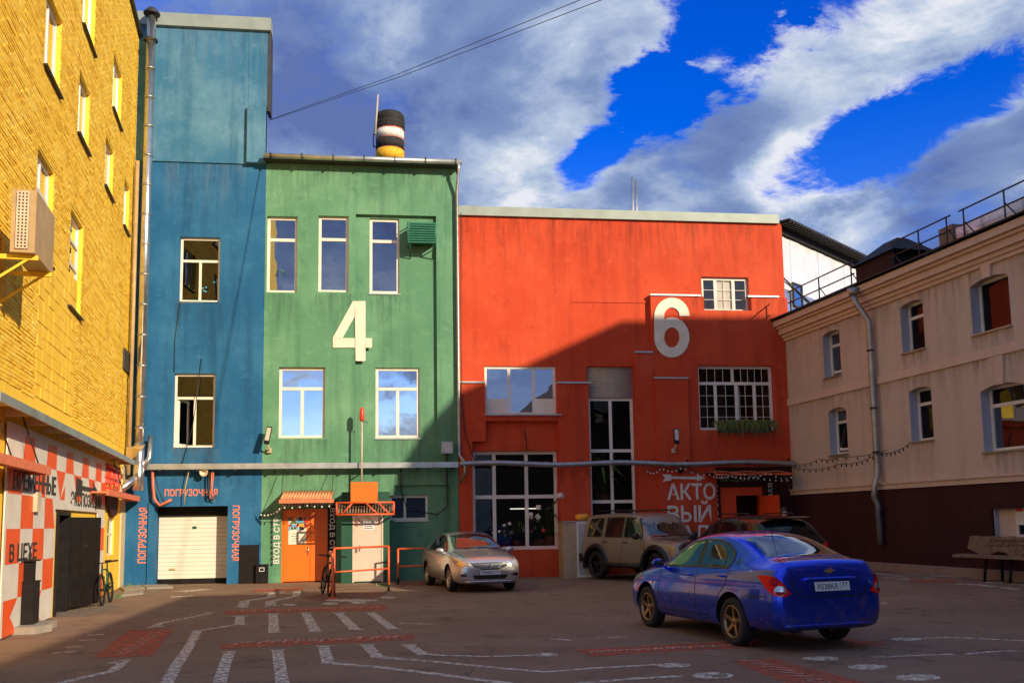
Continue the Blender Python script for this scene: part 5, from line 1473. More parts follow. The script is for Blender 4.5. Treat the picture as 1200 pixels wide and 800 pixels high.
# ------------------------------------------------------------------ things on and before the facades
def facade_things():
    pl = FAC; w = pl.w; FR = pl.rect
    z = 3.43
    ua, ub, uc = UX(170, 548, .3), UX(537, 545, .3), UX(936, 542, .3)
    t = thing('cable_tray', w((ua + ub) / 2, z, .2), 'galvanised cable tray running across the blue and green fronts', 'cable tray')
    m = MB(); m.box(pl, ua, ub, z - .075, z - .06, .14, .36); m.box(pl, ua, ub, z - .06, z + .09, .345, .36); m.box(pl, ua, ub, z - .06, z + .09, .14, .155); m.build('tray', 'zinc', t)
    for k in range(9):
        u = ua + .4 + (ub - ua - .6) * k / 8; q = MB(); q.box(pl, u, u + .06, z - .12, z - .08, .001, .37); q.build('bracket', 'dark_metal', t)
    t = thing('corrugated_conduit', w((ub + uc) / 2, z, .2), 'grey corrugated conduit running across the red front', 'conduit')
    m = MB(); n = 150; path, rad = [], []
    for k in range(n + 1):
        f = k / n; path.append(w(ub + .05 + (uc - ub) * f, z + .03 + .03 * math.sin(f * 17) - .05 * f, .30)); rad.append(.075 if k % 2 else .088)
    m.tube(path, rad, 8); m.build('hose', 'dull_steel', t)
    for k in range(10):
        u = ub + .5 + (uc - ub - .8) * k / 9; q = MB(); q.box(pl, u, u + .04, z - .08, z + .14, .12, .20); q.build('clip', 'dark_metal', t)
    # round loudspeaker below the tray and loose cables
    u, zz = pl.hit(238.5, 553, .3); t = thing('loudspeaker', w(u, zz, .2), 'round white horn loudspeaker hanging under the cable tray', 'loudspeaker')
    MB().lathe([(.03, 0), (.05, .10), (.12, .2), (.125, .215), (.10, .20), (.03, .12), (0, .12)], w(u, zz, .08), pl.N, 16).build('horn', 'ac_cream', t)
    MB().tube([w(u, zz, .10), w(u, zz + .25, .10)], .02, 6).build('bracket', 'dark_metal', t)
    for pts, r, mt, lb in (([(178.5, 549), (179, 570), (181, 585), (187, 592), (195, 588), (201, 585)], .045, 'cable_red', 'thick red cable end dangling beside the garage door lettering'),
                           ([(245, 553), (244, 570), (245, 582), (250, 586), (252, 580)], .025, 'cable_black', 'loop of black cable hanging down over the garage lettering'),
                           ([(248, 553), (247.5, 572), (246, 583), (251, 587), (248, 577), (250, 553)], .022, 'cable_red', 'rust coloured cable loop hanging among the black ones'),
                           ([(221, 553), (217, 570), (216, 590)], .014, 'cable_yellow', 'thin yellow wire hanging down above the garage'),
                           ([(181, 556), (186, 575), (192, 588)], .016, 'cable_black', 'thin black wire beside the thick red cable end')):
        MB().tube([w(*pl.hit(x, y, .2), .2 - .03 * (i % 2)) for i, (x, y) in enumerate(pts)], r, 6).build('hanging_cable', mt, label=lb, cat='cable')
    # LED lamps
    def led(x, y, ang, lb, base_d=0.):
        u, zz = pl.hit(x, y, .3); t = thing('led_lamp', w(u, zz, base_d), lb, 'lamp', 'flat LED street lamps on the walls')
        rot = Matrix.Rotation(FA, 3, 'Z') @ Matrix.Rotation(R(ang), 3, 'X') @ Matrix.Rotation(R(8), 3, 'Y')
        c = w(u, zz + .22, base_d + .42); MB().cube(c, (.075, .035, .27), 0, rot).build('housing', 'black_metal', t)
        MB().cube(c - rot @ Vector((0, .038, -.03)), (.058, .004, .2), 0, rot).build('diffuser', 'lens_glass', t)
        MB().tube([w(u, zz - .2, base_d + .01), w(u, zz - .2, base_d + .15), w(u, zz - .02, base_d + .36)], .024, 6).build('arm', 'ac_cream', t)
        MB().cube(w(u, zz - .2, base_d + .06), (.06, .05, .07)).build('junction_box', 'ac_cream', t)
    led(314.5, 519, -14, 'slim LED lamp on the green wall by the blue building'); led(790, 520, -30, 'slim tilted LED lamp on the red pilaster under the number', .14)
    # floodlight right end of green
    r = FR(517, 517, 531, 531, .3); t = thing('floodlight', w((r[0] + r[1]) / 2, r[2], .15), 'square grey floodlight above the tray on the green wall', 'floodlight')
    MB().box(pl, r[0], r[1], r[2], r[3], .12, .30).build('housing', 'dull_steel', t); MB().box(pl, r[0] + .05, r[1] - .05, r[2] + .05, r[3] - .05, .302, .31).build('lens', 'lens_glass', t)
    um = (r[0] + r[1]) / 2; MB().tube([w(um, r[2] + .02, .05), w(um, r[2] - .7, .04), w(um + .02, 2.2, .04), w(um - .3, 1.95, .05), w(um - 1.2, 2.1, .05), w(um - 1.4, 2.7, .05), w(um - 1.4, 3.4, .1)], .022, 6).build('supply_cable', 'cable_black', t)
    # camera on red
    u, zz = pl.hit(798, 551, .35); t = thing('security_camera', w(u, zz, .13), 'small round black security camera under the conduit', 'camera')
    MB().lathe([(0, -.09), (.06, -.07), (.09, 0), (.07, .06), (0, .07)], w(u, zz, .3), pl.N, 12).build('ball', 'black_metal', t); MB().tube([w(u, zz + .05, .26), w(u, zz + .2, .14)], .02, 6).build('arm', 'ac_cream', t)
    # torch pole before the green wall
    u = pl.hit(424, 520, .5)[0]; zt = pl.hit(425, 477, .5)[1]; zb = pl.hit(423, 566, .5)[1]
    t = thing('lamp_pole', w(u, zb, .5), 'thin pole with a red lantern head rising in front of the green wall', 'lamp')
    MB().tube([w(u, zb - .25, .5), w(u, zt - .4, .5)], .028, 8).build('pole', 'shutter_beige', t)
    MB().tube([w(u, zt - .42, .5), w(u, zt - .36, .5), w(u, zt - .08, .5), w(u, zt, .5)], [.05, .075, .07, .03], 8).build('lantern', 'red_plastic', t)
    MB().tube([w(u, zt - .45, .5), w(u + .12, zt - .42, .5), w(u + .17, zt - .5, .5)], .012, 5).build('hook', 'dark_metal', t)
    MB().tube([w(u, zb + .35, .5), w(u, zb + .35, .14)], .02, 6).build('wall_arm', 'dark_metal', t)
    # green louvre box
    d = .45; r = FR(478, 260, 510.5, 284.5, d); t = thing('louvred_box', w((r[0] + r[1]) / 2, r[2], 0), 'green louvred air conditioner cage on the green wall', 'air conditioner')
    MB().box(pl, r[0] + .06, r[1] - .06, r[2] + .05, r[3] - .03, -.1, d - .1).build('unit', 'dark_green_paint', t)
    n = 9
    for k in range(n):
        zz = r[2] + .03 + (r[3] - r[2] - .06) * k / (n - 1); q = MB(); q.hexa([w(r[0], zz - .018, d - .04), w(r[1], zz - .018, d - .04), w(r[1], zz - .03, d), w(r[0], zz - .03, d), w(r[0], zz + .022, d - .04), w(r[1], zz + .022, d - .04), w(r[1], zz + .012, d), w(r[0], zz + .012, d)]); q.build('louvre', 'green_louvre', t)
    q = MB()
    for u in (r[0], r[1]): q.tube([w(u, r[2], d - .02), w(u, r[3], d - .02)], .02, 6); q.tube([w(u, r[3], d - .02), w(u, r[3], -.12)], .02, 6); q.tube([w(u, r[2], d - .02), w(u, r[2], -.12)], .02, 6)
    q.build('cage', 'green_louvre', t)
    for u in (r[0] + .08, r[1] - .08): MB().tube([w(u, r[2] - .02, d - .05), w(u, r[2] - .35, -.12)], .018, 6).build('bracket', 'dark_green_paint', t)
    # striped chimney on the green roof
    dd = -4.5; u, zb = pl.hit(457, 192, dd); zt = pl.hit(457, 134, dd)[1]; rad = (pl.hit(473.5, 180, dd)[0] - pl.hit(440.5, 180, dd)[0]) / 2
    t = thing('chimney', w(u, 12.7, dd), 'round chimney striped yellow, black and white on the green roof', 'chimney'); H = zt - zb; c = w(u, 0, dd)
    Z = lambda y: pl.hit(457, y, dd)[1]
    MB().lathe([(rad, 12.6), (rad, Z(190))], c, n=28).build('footing', 'chimney_red', t)
    for a, b_, mt in ((190, 178, 'chimney_yellow'), (178, 177, 'chimney_red'), (177, 166, 'chimney_black'), (166, 165, 'chimney_red'), (165, 155, 'chimney_white'), (155, 153.5, 'chimney_red')):
        r_ = rad * (1 + .012 * random.random()); MB().lathe([(rad * .9, Z(a)), (r_, Z(a)), (r_, Z(b_)), (rad * .9, Z(b_))], c, n=28).build('band', mt, t)
    MB().lathe([(rad, Z(153.5)), (rad * 1.06, Z(153)), (rad * 1.06, Z(150)), (rad * 1.02, Z(149.6)), (rad * 1.06, Z(149)), (rad * 1.06, Z(145)), (rad * 1.02, Z(144.6)), (rad * 1.06, Z(144)), (rad * 1.02, Z(137)), (rad * .9, Z(134.5)), (rad * .7, Z(134)), (0, Z(134))], c, n=28).build('collar', 'chimney_black', t)
    MB().lathe([(rad * .32, Z(135)), (rad * .32, Z(131.5)), (0, Z(131))], c, n=14).build('pot', 'chimney_red', t)
    a = pl.hit(439.5, 158, dd + rad * .6); b_ = pl.hit(443, 111, dd + rad * .6); MB().tube([w(a[0], a[1], dd + rad * .6), w(b_[0], b_[1], dd + rad * .6)], [.045, .03], 6).build('aerial', 'shutter_beige', t)
    q = MB()
    for y in (157, 172): p = pl.hit(437, y, dd); q.tube([w(p[0], p[1], dd), w(u - rad * .8, p[1], dd)], .02, 5)
    p, p2 = pl.hit(437.5, 157, dd), pl.hit(437.5, 173, dd); q.tube([w(p[0], p[1], dd), w(p2[0], p2[1], dd)], .018, 5); q.build('side_bracket', 'dark_metal', t)
    for k in range(6):
        a_ = Z(186 - k * 6); MB().cube(w(u + rad, a_, dd + rad * .1), (.05, .03, .02)).build('rung', 'chimney_red', t)
    # litter bin by the green wall
    g = ground(307.5, 683); t = thing('litter_bin', g, 'small square black litter bin between the garage and the orange door', 'bin')
    rz = Matrix.Rotation(FA, 3, 'Z')
    MB().cube(g + Vector((0, 0, .27)), (.17, .17, .26), 0, rz).build('body', 'black_metal', t); MB().cube(g + Vector((0, 0, .545)), (.185, .185, .014), 0, rz).build('lid', 'black_metal', t)
    fr = MB()
    for (x, z_, hx, hz) in ((0, .46, .07, .008), (0, .36, .07, .008), (-.066, .41, .008, .05), (.066, .41, .008, .05)): fr.cube(g + rz @ Vector((x, -.175, z_)), (hx, .006, hz), 0, rz)
    fr.build('slot_frame', 'plate_white', t)


facade_things()


def railing(pts_px, h, label, mids=(.5,), post_px=None, feet=True):
    g = [ground(*p) for p in pts_px]; c = sum(g, Vector()) / len(g)
    t = thing('railing', c, label, 'railing', 'orange tube railings in front of the doors')
    up = Vector((0, 0, 1))
    m = MB(); m.tube([p + up * h for p in g], .026, 8); m.build('top_rail', 'rail_orange', t)
    for f in mids: MB().tube([p + up * h * f for p in g], .022, 8).build('mid_rail', 'rail_orange', t)
    for p in g:
        MB().tube([p + up * .16, p + up * h], .028, 8).build('post', 'rail_orange', t)
        if feet:
            q = MB(); q.tube([p, p + up * .16], .03, 8); q.tube([p + up * .0, p + up * .015], .075, 8); q.build('foot', 'black_metal', t)
    return t


railing([(391.5, 698), (455.5, 692)], 1.12, 'orange tube railing in front of the pale grey porch door')
railing([(466.5, 684), (520, 682)], .98, 'orange tube railing half hidden by the silver sedan')
railing([(600, 674), (653.5, 672), (700, 670)], .97, 'orange tube railing below the wide window of the red building')
railing([(560, 672), (590.5, 671)], .92, 'short orange tube railing behind the silver sedan under the red building window')


def hoop():
    a = ground(390, 701.5); b = ground(386, 694); t = thing('bike_rack', a, 'orange tube bicycle hoop beside the porch railing', 'bike rack')
    up = Vector((0, 0, 1)); m = MB(); m.tube([a, a + up * .85, a.lerp(b, .12) + up * .98, a.lerp(b, .9) + up * 1.02, b + up * .9, b], .034, 8); m.build('hoop', 'salmon', t)
    m = MB(); m.tube([a, a + up * .02], .1, 10); m.build('foot', 'salmon', t)
    MB().tube([a.lerp(b, .03) + up * .5, a.lerp(b, .97) + up * .5], .025, 6).build('bar', 'salmon', t)


hoop()


def make_bike(frame_mat):
    t = thing('bicycle', (0, 0, 0), 'x', 'bicycle')
    R_ = .345; wb = 1.04
    def wheel(x, nm):
        m = MB(); c = Vector((x, 0, R_)); ring = [c + Vector((math.cos(a), 0, math.sin(a))) * (R_ - .022) for a in [2 * math.pi * k / 36 for k in range(36)]]
        m.tube(ring, .024, 8, closed=True); w_ = m.build('wheel', 'rubber', t)
        m = MB(); ring = [c + Vector((math.cos(a), 0, math.sin(a))) * (R_ - .055) for a in [2 * math.pi * k / 36 for k in range(36)]]; m.tube(ring, .012, 5, closed=True)
        for k in range(18):
            a = 2 * math.pi * k / 18; m.tube([c + Vector((0, .02 * (-1) ** k, 0)), c + Vector((math.cos(a), 0, math.sin(a))) * (R_ - .05)], .002, 4)
        m.tube([c - Vector((0, .05, 0)), c + Vector((0, .05, 0))], .022, 8); m.build('rim', 'black_metal', w_)
    wheel(0, 'r'); wheel(wb, 'f')
    bb, st, hd, hb = Vector((.42, 0, .30)), Vector((.26, 0, .82)), Vector((.90, 0, .78)), Vector((.94, 0, .66))
    m = MB(); m.tube([bb, hb], .021, 8); m.tube([bb, st], .018, 8); m.tube([st - Vector((-.02, 0, .06)), hd], .018, 8); m.tube([hb, hd], .022, 8)
    for s in (-1, 1): m.tube([Vector((0, .055 * s, R_)), bb + Vector((0, .03 * s, 0))], .010, 6); m.tube([Vector((0, .055 * s, R_)), st + Vector((.01, .015 * s, -.08))], .009, 6); m.tube([Vector((wb, .055 * s, R_)), Vector((.96, .045 * s, .62)), Vector((.94, 0, .66))], .013, 6)
    m.build('frame', frame_mat, t)
    m = MB(); m.tube([hd, Vector((.88, 0, .90))], .016, 8); m.tube([Vector((.84, -.31, .95)), Vector((.89, -.12, .93)), Vector((.90, 0, .92)), Vector((.89, .12, .93)), Vector((.84, .31, .95))], .013, 8)
    for s in (-1, 1): m.tube([Vector((.85, .20 * s, .945)), Vector((.84, .33 * s, .95))], .019, 8)
    m.build('handlebar', 'black_metal', t)
    m = MB(); m.tube([st, Vector((.235, 0, .92))], .014, 8); m.hexa([Vector(v) for v in ((.10, -.07, .925), (.36, -.02, .925), (.36, .02, .925), (.10, .07, .925), (.10, -.075, .965), (.37, -.018, .955), (.37, .018, .955), (.10, .075, .965))]); m.build('saddle', 'black_metal', t)
    m = MB(); m.lathe([(.02, -.03), (.09, -.028), (.09, -.022), (.02, -.02)], bb, Vector((0, 1, 0)), 16)
    for s, dz in ((-1, -.15), (1, .15)): m.tube([bb + Vector((0, .06 * s, 0)), bb + Vector((.06 * s, .06 * s, dz))], .011, 6); m.cube(bb + Vector((.06 * s, .11 * s, dz)), (.045, .05, .012))
    m.build('crank', 'dark_metal', t)
    m = MB(); m.box_ = None; m.cube((.60, 0, .02), (.012, .012, .012)); 
    return t


def place(o, loc, rz, lean=0.):
    o.location = loc; o.rotation_euler = (lean, 0, rz)


b1 = make_bike('black_metal'); b1['label'] = 'black bicycle leaning on the orange hoop by the orange door'
g = ground(377, 698.5); place(b1, g + Vector((-.18, .95, 0)), R(-70), R(-7)); b1['group'] = 'parked bicycles'
b2 = copy_tree(b1); b2['label'] = 'dark green bicycle standing by the yellow wall past the black door'
for ch in b2.children:
    if ch.name.startswith('frame'):
        ch.data = ch.data.copy(); ch.data.materials[0] = MT['dark_green_paint']
g = ground(124, 709.5); place(b2, g + Vector((-.32, 1.0, 0)), R(-76), R(4))


def yard_things():
    pl = FAC; w = pl.w
    # tan cabinet beside the red building
    g = ground(677, 672); r = pl.rect(660, 611, 697, 671, .95)
    t = thing('cabinet', w((r[0] + r[1]) / 2, .0, .5), 'tan metal cabinet with a pale panelled door next to the beige off-roader', 'cabinet')
    z0 = gz(g.x, g.y)
    MB().box(pl, r[0], r[1], z0, r[3], .12, .95).build('body', 'cabinet_tan', t)
    um = pl.hit(676, 640, .95)[0]; f = MB(); f.box(pl, um, um + .05, z0 + .02, r[3] - .002, .951, .975); f.box(pl, r[1] - .05, r[1], z0 + .02, r[3] - .002, .951, .975); f.box(pl, um + .05, r[1] - .05, r[3] - .06, r[3] - .002, .951, .974); f.box(pl, um + .05, r[1] - .05, z0 + .02, z0 + .08, .951, .974); f.build('door_frame', 'white_pvc', t)
    MB().box(pl, um + .05, r[1] - .05, z0 + .08, r[3] - .06, .951, .96).build('door_panel', 'cabinet_panel', t)
    MB().box(pl, r[0] - .02, r[1] + .02, r[3], r[3] + .025, .1, .99).build('top', 'zinc', t)
    u, zz = pl.hit(682.5, 610, .6); c = w(u, r[3] + .025, .6)
    t = thing('pumpkin', c, 'orange pumpkin lying on top of the tan cabinet', 'pumpkin'); m = MB(); n = 40; prof = []
    for i in range(11):
        a = math.pi * i / 10
        for k in range(n):
            b_ = 2 * math.pi * k / n; rr = .23 * (math.sin(a) ** .8) * (1 - .07 * abs(math.cos(b_ * 5)) ** 3); m.v.append(c + Vector((rr * math.cos(b_), rr * math.sin(b_), .115 - .115 * math.cos(a) - .02 * math.exp(-((i - 10) / 1.5) ** 2))))
    for i in range(10):
        for k in range(n): l = (k + 1) % n; m.f.append([i * n + k, i * n + l, i * n + n + l, i * n + n + k]); m.m.append(0); m.sm.append(True)
    m.build('body', 'pumpkin', t); MB().tube([c + Vector((0, 0, .2)), c + Vector((.01, 0, .25)), c + Vector((.04, 0, .28))], .02, 6).build('stalk', 'wood', t)
    # flower trough below the latticed window
    r = pl.rect(843, 498, 903, 507, .15); u0, u1 = r[0], r[1]; z = r[2]
    t = thing('flower_trough', w((u0 + u1) / 2, z, .1), 'window trough of long drooping grass leaves under the latticed window', 'planter')
    MB().box(pl, u0, u1, z + .02, z + .18, .0, .2).build('trough', 'dark_metal', t)
    lf = MB(); rnd = random.Random(9)
    for k in range(420):
        u = rnd.uniform(u0, u1); d = rnd.uniform(.03, .2); ln = rnd.uniform(.25, .62); a = rnd.uniform(-1, 1); o_ = rnd.uniform(.1, .9); p0 = w(u, z + .17, d); wd = .012
        p1 = p0 + pl.U * a * ln * .35 + pl.N * o_ * ln * .4 + Vector((0, 0, ln * .42)); p2 = p0 + pl.U * a * ln * .8 + pl.N * o_ * ln * .75 + Vector((0, 0, ln * rnd.uniform(-.75, .25)))
        s = pl.U * wd; lf.face([p0 - s, p0 + s, p1 + s, p1 - s], k % 3 == 0); lf.face([p1 - s, p1 + s, p2], k % 3 == 0)
    lf.build('leaves', ['leaf_dry', 'leaf'], t)['kind'] = 'stuff'
    # potted plants behind panes
    def plant(x, y, d, s, label, flower=None, n=26):
        u, zz = pl.hit(x, y, d); c = w(u, zz, d); t = thing('potted_plant', c, label, 'plant', 'plants on the window sills')
        MB().lathe([(0, 0), (.07 * s, 0), (.10 * s, .15 * s), (.085 * s, .15 * s), (0, .14 * s)], c, n=12).build('pot', 'terracotta', t)
        m = MB(); rnd = random.Random(int(x))
        for k in range(n):
            a = rnd.uniform(0, 2 * math.pi); l = s * rnd.uniform(.25, .6); o_ = Vector((math.cos(a), math.sin(a), 0)); p0 = c + Vector((0, 0, .14 * s)); p1 = p0 + o_ * l * .3 + Vector((0, 0, l * .8)); p2 = p0 + o_ * l * .85 + Vector((0, 0, l * rnd.uniform(.3, 1.0))); sd = Vector((-o_.y, o_.x, 0)) * .022 * s
            m.face([p0 - sd * .4, p0 + sd * .4, p1 + sd, p1 - sd]); m.face([p1 - sd, p1 + sd, p2])
            if flower and k % 2: 
                m.cube(p2, (.03 * s,) * 3, 1, Matrix.Rotation(k, 3, 'X') @ Matrix.Rotation(k * 2., 3, 'Z'))
        m.build('leaves', ['leaf', flower or 'leaf_dry'], t)
    zc = lambda r: r
    plant(325, 338.5, -.30, 1.0, 'spidery potted plant behind the first upper window of the green building'); plant(388, 339, -.30, .5, 'low potted plant behind the second upper window of the green building'); plant(449, 339.5, -.42, .7, 'small potted plant behind the third upper window of the green building')
    plant(221, 350, -.28, .7, 'potted plant behind the left casement of the upper blue building window'); plant(243, 350, -.28, .7, 'potted plant behind the right casement of the upper blue building window', 'sky_blue_panel'); plant(336, 509, -.3, .45, 'white flowering pot behind the middle window of the green building', 'flower_white')
    for (x, y, s, fl, lb) in ((593, 640, 1.1, 'flower_white', 'white flowering pot at the left of the wide red building window'), (606, 640, 1.3, 'flower_white', 'larger white flowering pot in the wide red building window'), (628, 640, 1.1, None, 'green leafy pot beside the red flower in the wide window'),
                              (634, 640, 1.5, 'flower_red', 'red flowering pot in the wide red building window'), (646, 640, 2.2, 'flower_white', 'tall white orchid at the right of the wide red building window'), (640, 640, 1.0, None, 'green grassy pot between the red flower and the orchid'), (707, 592, 2.4, None, 'bushy plant behind the tall narrow red building window')):
        plant(x, y, -.75, s, lb, fl, 30)
    # log bench before the beige house
    R0 = RIGHT; ws = R0.w
    a = R0.hit(1118, 655, .9)[0]; b_ = R0.hit(1225, 655, .9)[0]; zg = .25
    t = thing('log_bench', ws((a + b_) / 2, zg, .8), 'rough plank bench with a wavy wooden back against the maroon wall', 'bench')
    rnd = random.Random(6); zs = R0.hit(1160, 652, .9)[1]
    m = MB(); n = 14; top, bot = [], []
    pts = [(a + (b_ - a) * k / n, .62 - .04 * math.sin(k * .9)) for k in range(n + 1)] + [(a + (b_ - a) * k / n, 1.05 + .05 * math.sin(k * 1.1) - .25 * (k == 0)) for k in range(n, -1, -1)]
    m.prism([ws(u, zs - .03, d) for u, d in pts], (0, 0, .06)); m.build('seat', 'wood', t)
    c = R0.hit(1133.5, 640, .55)[0]; m = MB(); zb, zt = R0.hit(1160, 648, .55)[1], R0.hit(1160, 628, .55)[1]
    pts = [(c + (b_ - c) * k / n, zb + .05 * math.sin(k * 1.3 + 1) + (.0 if k else .06)) for k in range(n + 1)] + [(c + .12 + (b_ - c - .12) * k / n, zt + .012 * math.sin(k * 2.1)) for k in range(n, -1, -1)]
    m.prism([ws(u, z_, .50) for u, z_ in pts], R0.N * .05); m.build('backrest', 'wood', t)
    # painted scrawl on the back
    m = MB(); 
    for row, (ya, yb) in enumerate(((633.5, 633), (639, 638.5))):
        x0, x1 = ((1161, 1205), (1152, 1210))[row]; P = []
        for k in range(60):
            f = k / 59; u, z_ = R0.hit(x0 + (x1 - x0) * f, ya + (yb - ya) * f, .555); P.append(ws(u + .03 * math.sin(k * 1.9), z_ + .03 * math.sin(k * 1.35 + row) * (1 + .6 * math.sin(k * .37)), .5535))
        m.tube(P, .006, 4)
    m.build('painted_script', 'print_black', t)
    for u in (a + 1.0, a + 1.75, b_ - .5):
        q = MB(); q.tube([ws(u, zg, .95), ws(u, zs - .03, .88)], .035, 6); q.tube([ws(u, zg, .50), ws(u, zs + .05, .47), ws(u, zt - .1, .462)], .035, 6); q.build('leg', 'black_metal', t)
    m = MB(); c_ = R0.hit(1198, 604, .02); m.box(R0, c_[0] - .25, c_[0] + .35, c_[1] - .2, c_[1] + .2, -.07, -.05); m.build('window_notice', 'paper', BEIGE)
    m = MB(); m.box(R0, c_[0] - .25, c_[0] - .05, c_[1] + .1, c_[1] + .2, -.049, -.04); m.build('window_notice_mark', 'red_plastic', BEIGE)


yard_things()


def string_lights(pts, n, label, sag=.12, mat='letter_white'):
    t = thing('string_lights', pts[0], label, 'string lights', 'strings of small bulbs'); path = []
    for a, b in zip(pts, pts[1:]):
        for k in range(10): f = k / 10; path.append(a.lerp(b, f) - Vector((0, 0, sag * 4 * f * (1 - f))))
    path.append(pts[-1]); MB().tube(path, .009, 4).build('wire', 'cable_black', t)
    for k in range(n):
        f = (k + .5) / n * (len(path) - 1); i = int(f); p = path[i].lerp(path[min(i + 1, len(path) - 1)], f - i)
        q = MB(); q.tube([p, p - Vector((0, 0, .035))], .014, 5); o = q.build('socket', 'cable_black', t)
        q = MB(); q.lathe([(0, -.09), (.02, -.08), (.026, -.055), (.014, -.035)], p, n=7); q.build('bulb', mat, t)


def strings():
    W_ = lambda x, y, d: FAC.w(*FAC.hit(x, y, d), d)
    string_lights([W_(757, 549, .4), W_(775, 546, .4), W_(800, 545, .4), W_(835, 553, .8), W_(870, 552, 1.0), W_(900, 551, 1.0), W_(930, 556, 1.0)], 30, 'string of small bulbs draped over the red building entrance')
    string_lights([W_(835, 556, 1.05), W_(855, 555, 1.05), W_(885, 557, 1.05), W_(926, 560, 1.05)], 18, 'second string of bulbs under the entrance canopy', .05)
    Q = lambda x, y, d: RIGHT.w(*RIGHT.hit(x, y, d), d)
    string_lights([W_(932, 548, .6), Q(985, 543, .5), Q(1030, 530, .4), Q(1066, 519, .25)], 22, 'dark string of bulbs strung to the beige house', .10, 'dark_metal')
    string_lights([W_(934, 544, .6), Q(960, 537, .5), Q(985, 535, .4), Q(1040, 527, .3)], 12, 'upper string of dark bulbs strung to the beige house', .06, 'dark_metal')
    string_lights([W_(319, 606, .05), W_(319, 632, .05), W_(319, 662, .05)], 9, 'short string of bulbs down the left of the orange door', .0, 'dark_metal')
    string_lights([W_(304, 600, .2), W_(318, 600, .5), W_(329, 592, .9), W_(360, 590, .92), W_(390, 590, .92)], 14, 'string of bulbs under the tiled door canopy', .03)


strings()


def overhead():
    S = FAC.w(UX(316, 142), ZY(142, 316), .05); d = pix_dir(705, 0)
    for k, dz in ((0, 0.), (1, .35)):
        Q = Vector((0, 0, CH)) + d * (17.0 / d.y); Q.z += dz * .5
        e = S + (Q - S) * 2.02
        MB().tube([S + Vector((0, 0, dz * .05)), S.lerp(e, .25) - Vector((0, 0, .10)), S.lerp(e, .5), e], .008, 5).build('overhead_wire', 'cable_black', label=('lower thin black wire crossing the sky from the blue roof', 'upper thin black wire crossing the sky from the blue roof')[k], cat='wire')


overhead()


def person():
    """man in dark clothes standing by the entrance"""
    g = ground(922, 671); g.z = gz(g.x, g.y)
    t = thing('person', g, 'person in a dark jacket standing by the red building entrance', 'person')
    V = [(0, 0, .93), (0, 0, 1.15), (0, 0, 1.34), (0, -.01, 1.46), (0, -.025, 1.53), (0, -.02, 1.60), (0, -.01, 1.66)]
    E_ = [(0, 1), (1, 2), (2, 3), (3, 4), (4, 5), (5, 6)]; rad = [(.17, .12), (.155, .115), (.18, .12), (.06, .06), (.07, .085), (.078, .098), (.06, .075)]
    def chain(start, pts):
        p = start
        for (co, r) in pts: V.append(co); rad.append((r, r) if not isinstance(r, tuple) else r); E_.append((p, len(V) - 1)); p = len(V) - 1
        return p
    for s in (-1, 1):
        chain(2, [((.20 * s, .01, 1.36), .062), ((.25 * s, .02, 1.10), .05), ((.22 * s, -.14, .92), .042), ((.19 * s, -.20, .86), (.036, .02))])
        base = len(V) - 1
        for k, (dx, ln) in enumerate(((-.025, .05), (-.008, .06), (.010, .058), (.026, .045), (-.04 * s, .02))):
            chain(base, [((.19 * s + dx, -.235, .835), .010), ((.19 * s + dx, -.25, .835 - ln * .7), .009)])
        chain(0, [((.095 * s, 0, .86), .095), ((.11 * s, -.01, .48), .062), ((.115 * s, .02, .09), .045), ((.12 * s, -.09, .045), (.045, .035)), ((.125 * s, -.17, .035), (.04, .025))])
    me = bpy.data.meshes.new('body'); me.from_pydata(V, E_, [])
    o = bpy.data.objects.new('body', me); COL.objects.link(o)
    md = o.modifiers.new('s', 'SKIN'); sv = me.skin_vertices[0].data
    for v, r in zip(sv, rad): v.radius = r; v.use_root = False
    sv[0].use_root = True
    ss = o.modifiers.new('u', 'SUBSURF'); ss.levels = 2; ss.render_levels = 2
    dg = bpy.context.evaluated_depsgraph_get(); dg.update(); m2 = bpy.data.meshes.new_from_object(o.evaluated_get(dg)); bpy.data.objects.remove(o)
    for mn in ('skin', 'cloth_dark', 'cloth_navy', 'trim_black'): m2.materials.append(MT[mn])
    for p in m2.polygons:
        c = p.center; p.use_smooth = True
        p.material_index = 0 if c.z > 1.45 or (abs(c.x) > .12 and c.y < -.165 and .7 < c.z < .95) else (3 if c.z < .1 else (2 if c.z < .9 and not abs(c.x) > .17 else 1))
    o = bpy.data.objects.new('body', m2); COL.objects.link(o); o.parent = t
    ORG[t.name] = Vector()
    h = MB(); h.lathe([(0, .105), (.05, .10), (.082, .06), (.09, .0), (.085, -.04), (.07, -.05)], (0, .012, 1.645), n=14); h.build('hair', 'hair', t)
    for s in (-1, 1):
        MB().lathe([(0, -.011), (.009, -.006), (.011, 0), (.009, .006), (0, .011)], (.03 * s, -.108, 1.60), n=8).build('eye', 'print_black', t)
        MB().lathe([(0, -.03), (.012, -.02), (.014, .01), (0, .03)], (.082 * s, 0, 1.59), n=8).build('ear', 'skin', t)
    MB().hexa([Vector(v) for v in ((-.016, -.105, 1.555), (.016, -.105, 1.555), (.012, -.14, 1.56), (-.012, -.14, 1.56), (-.008, -.105, 1.60), (.008, -.105, 1.60), (.005, -.115, 1.60), (-.005, -.115, 1.60))]).build('nose', 'skin', t)
    MB().hexa([Vector(v) for v in ((-.025, -.10, 1.525), (.025, -.10, 1.525), (.02, -.116, 1.525), (-.02, -.116, 1.525), (-.025, -.10, 1.535), (.025, -.10, 1.535), (.02, -.116, 1.535), (-.02, -.116, 1.535))]).build('mouth', 'flower_red', t)
    t.rotation_euler = (0, 0, R(8))
    return t


person()


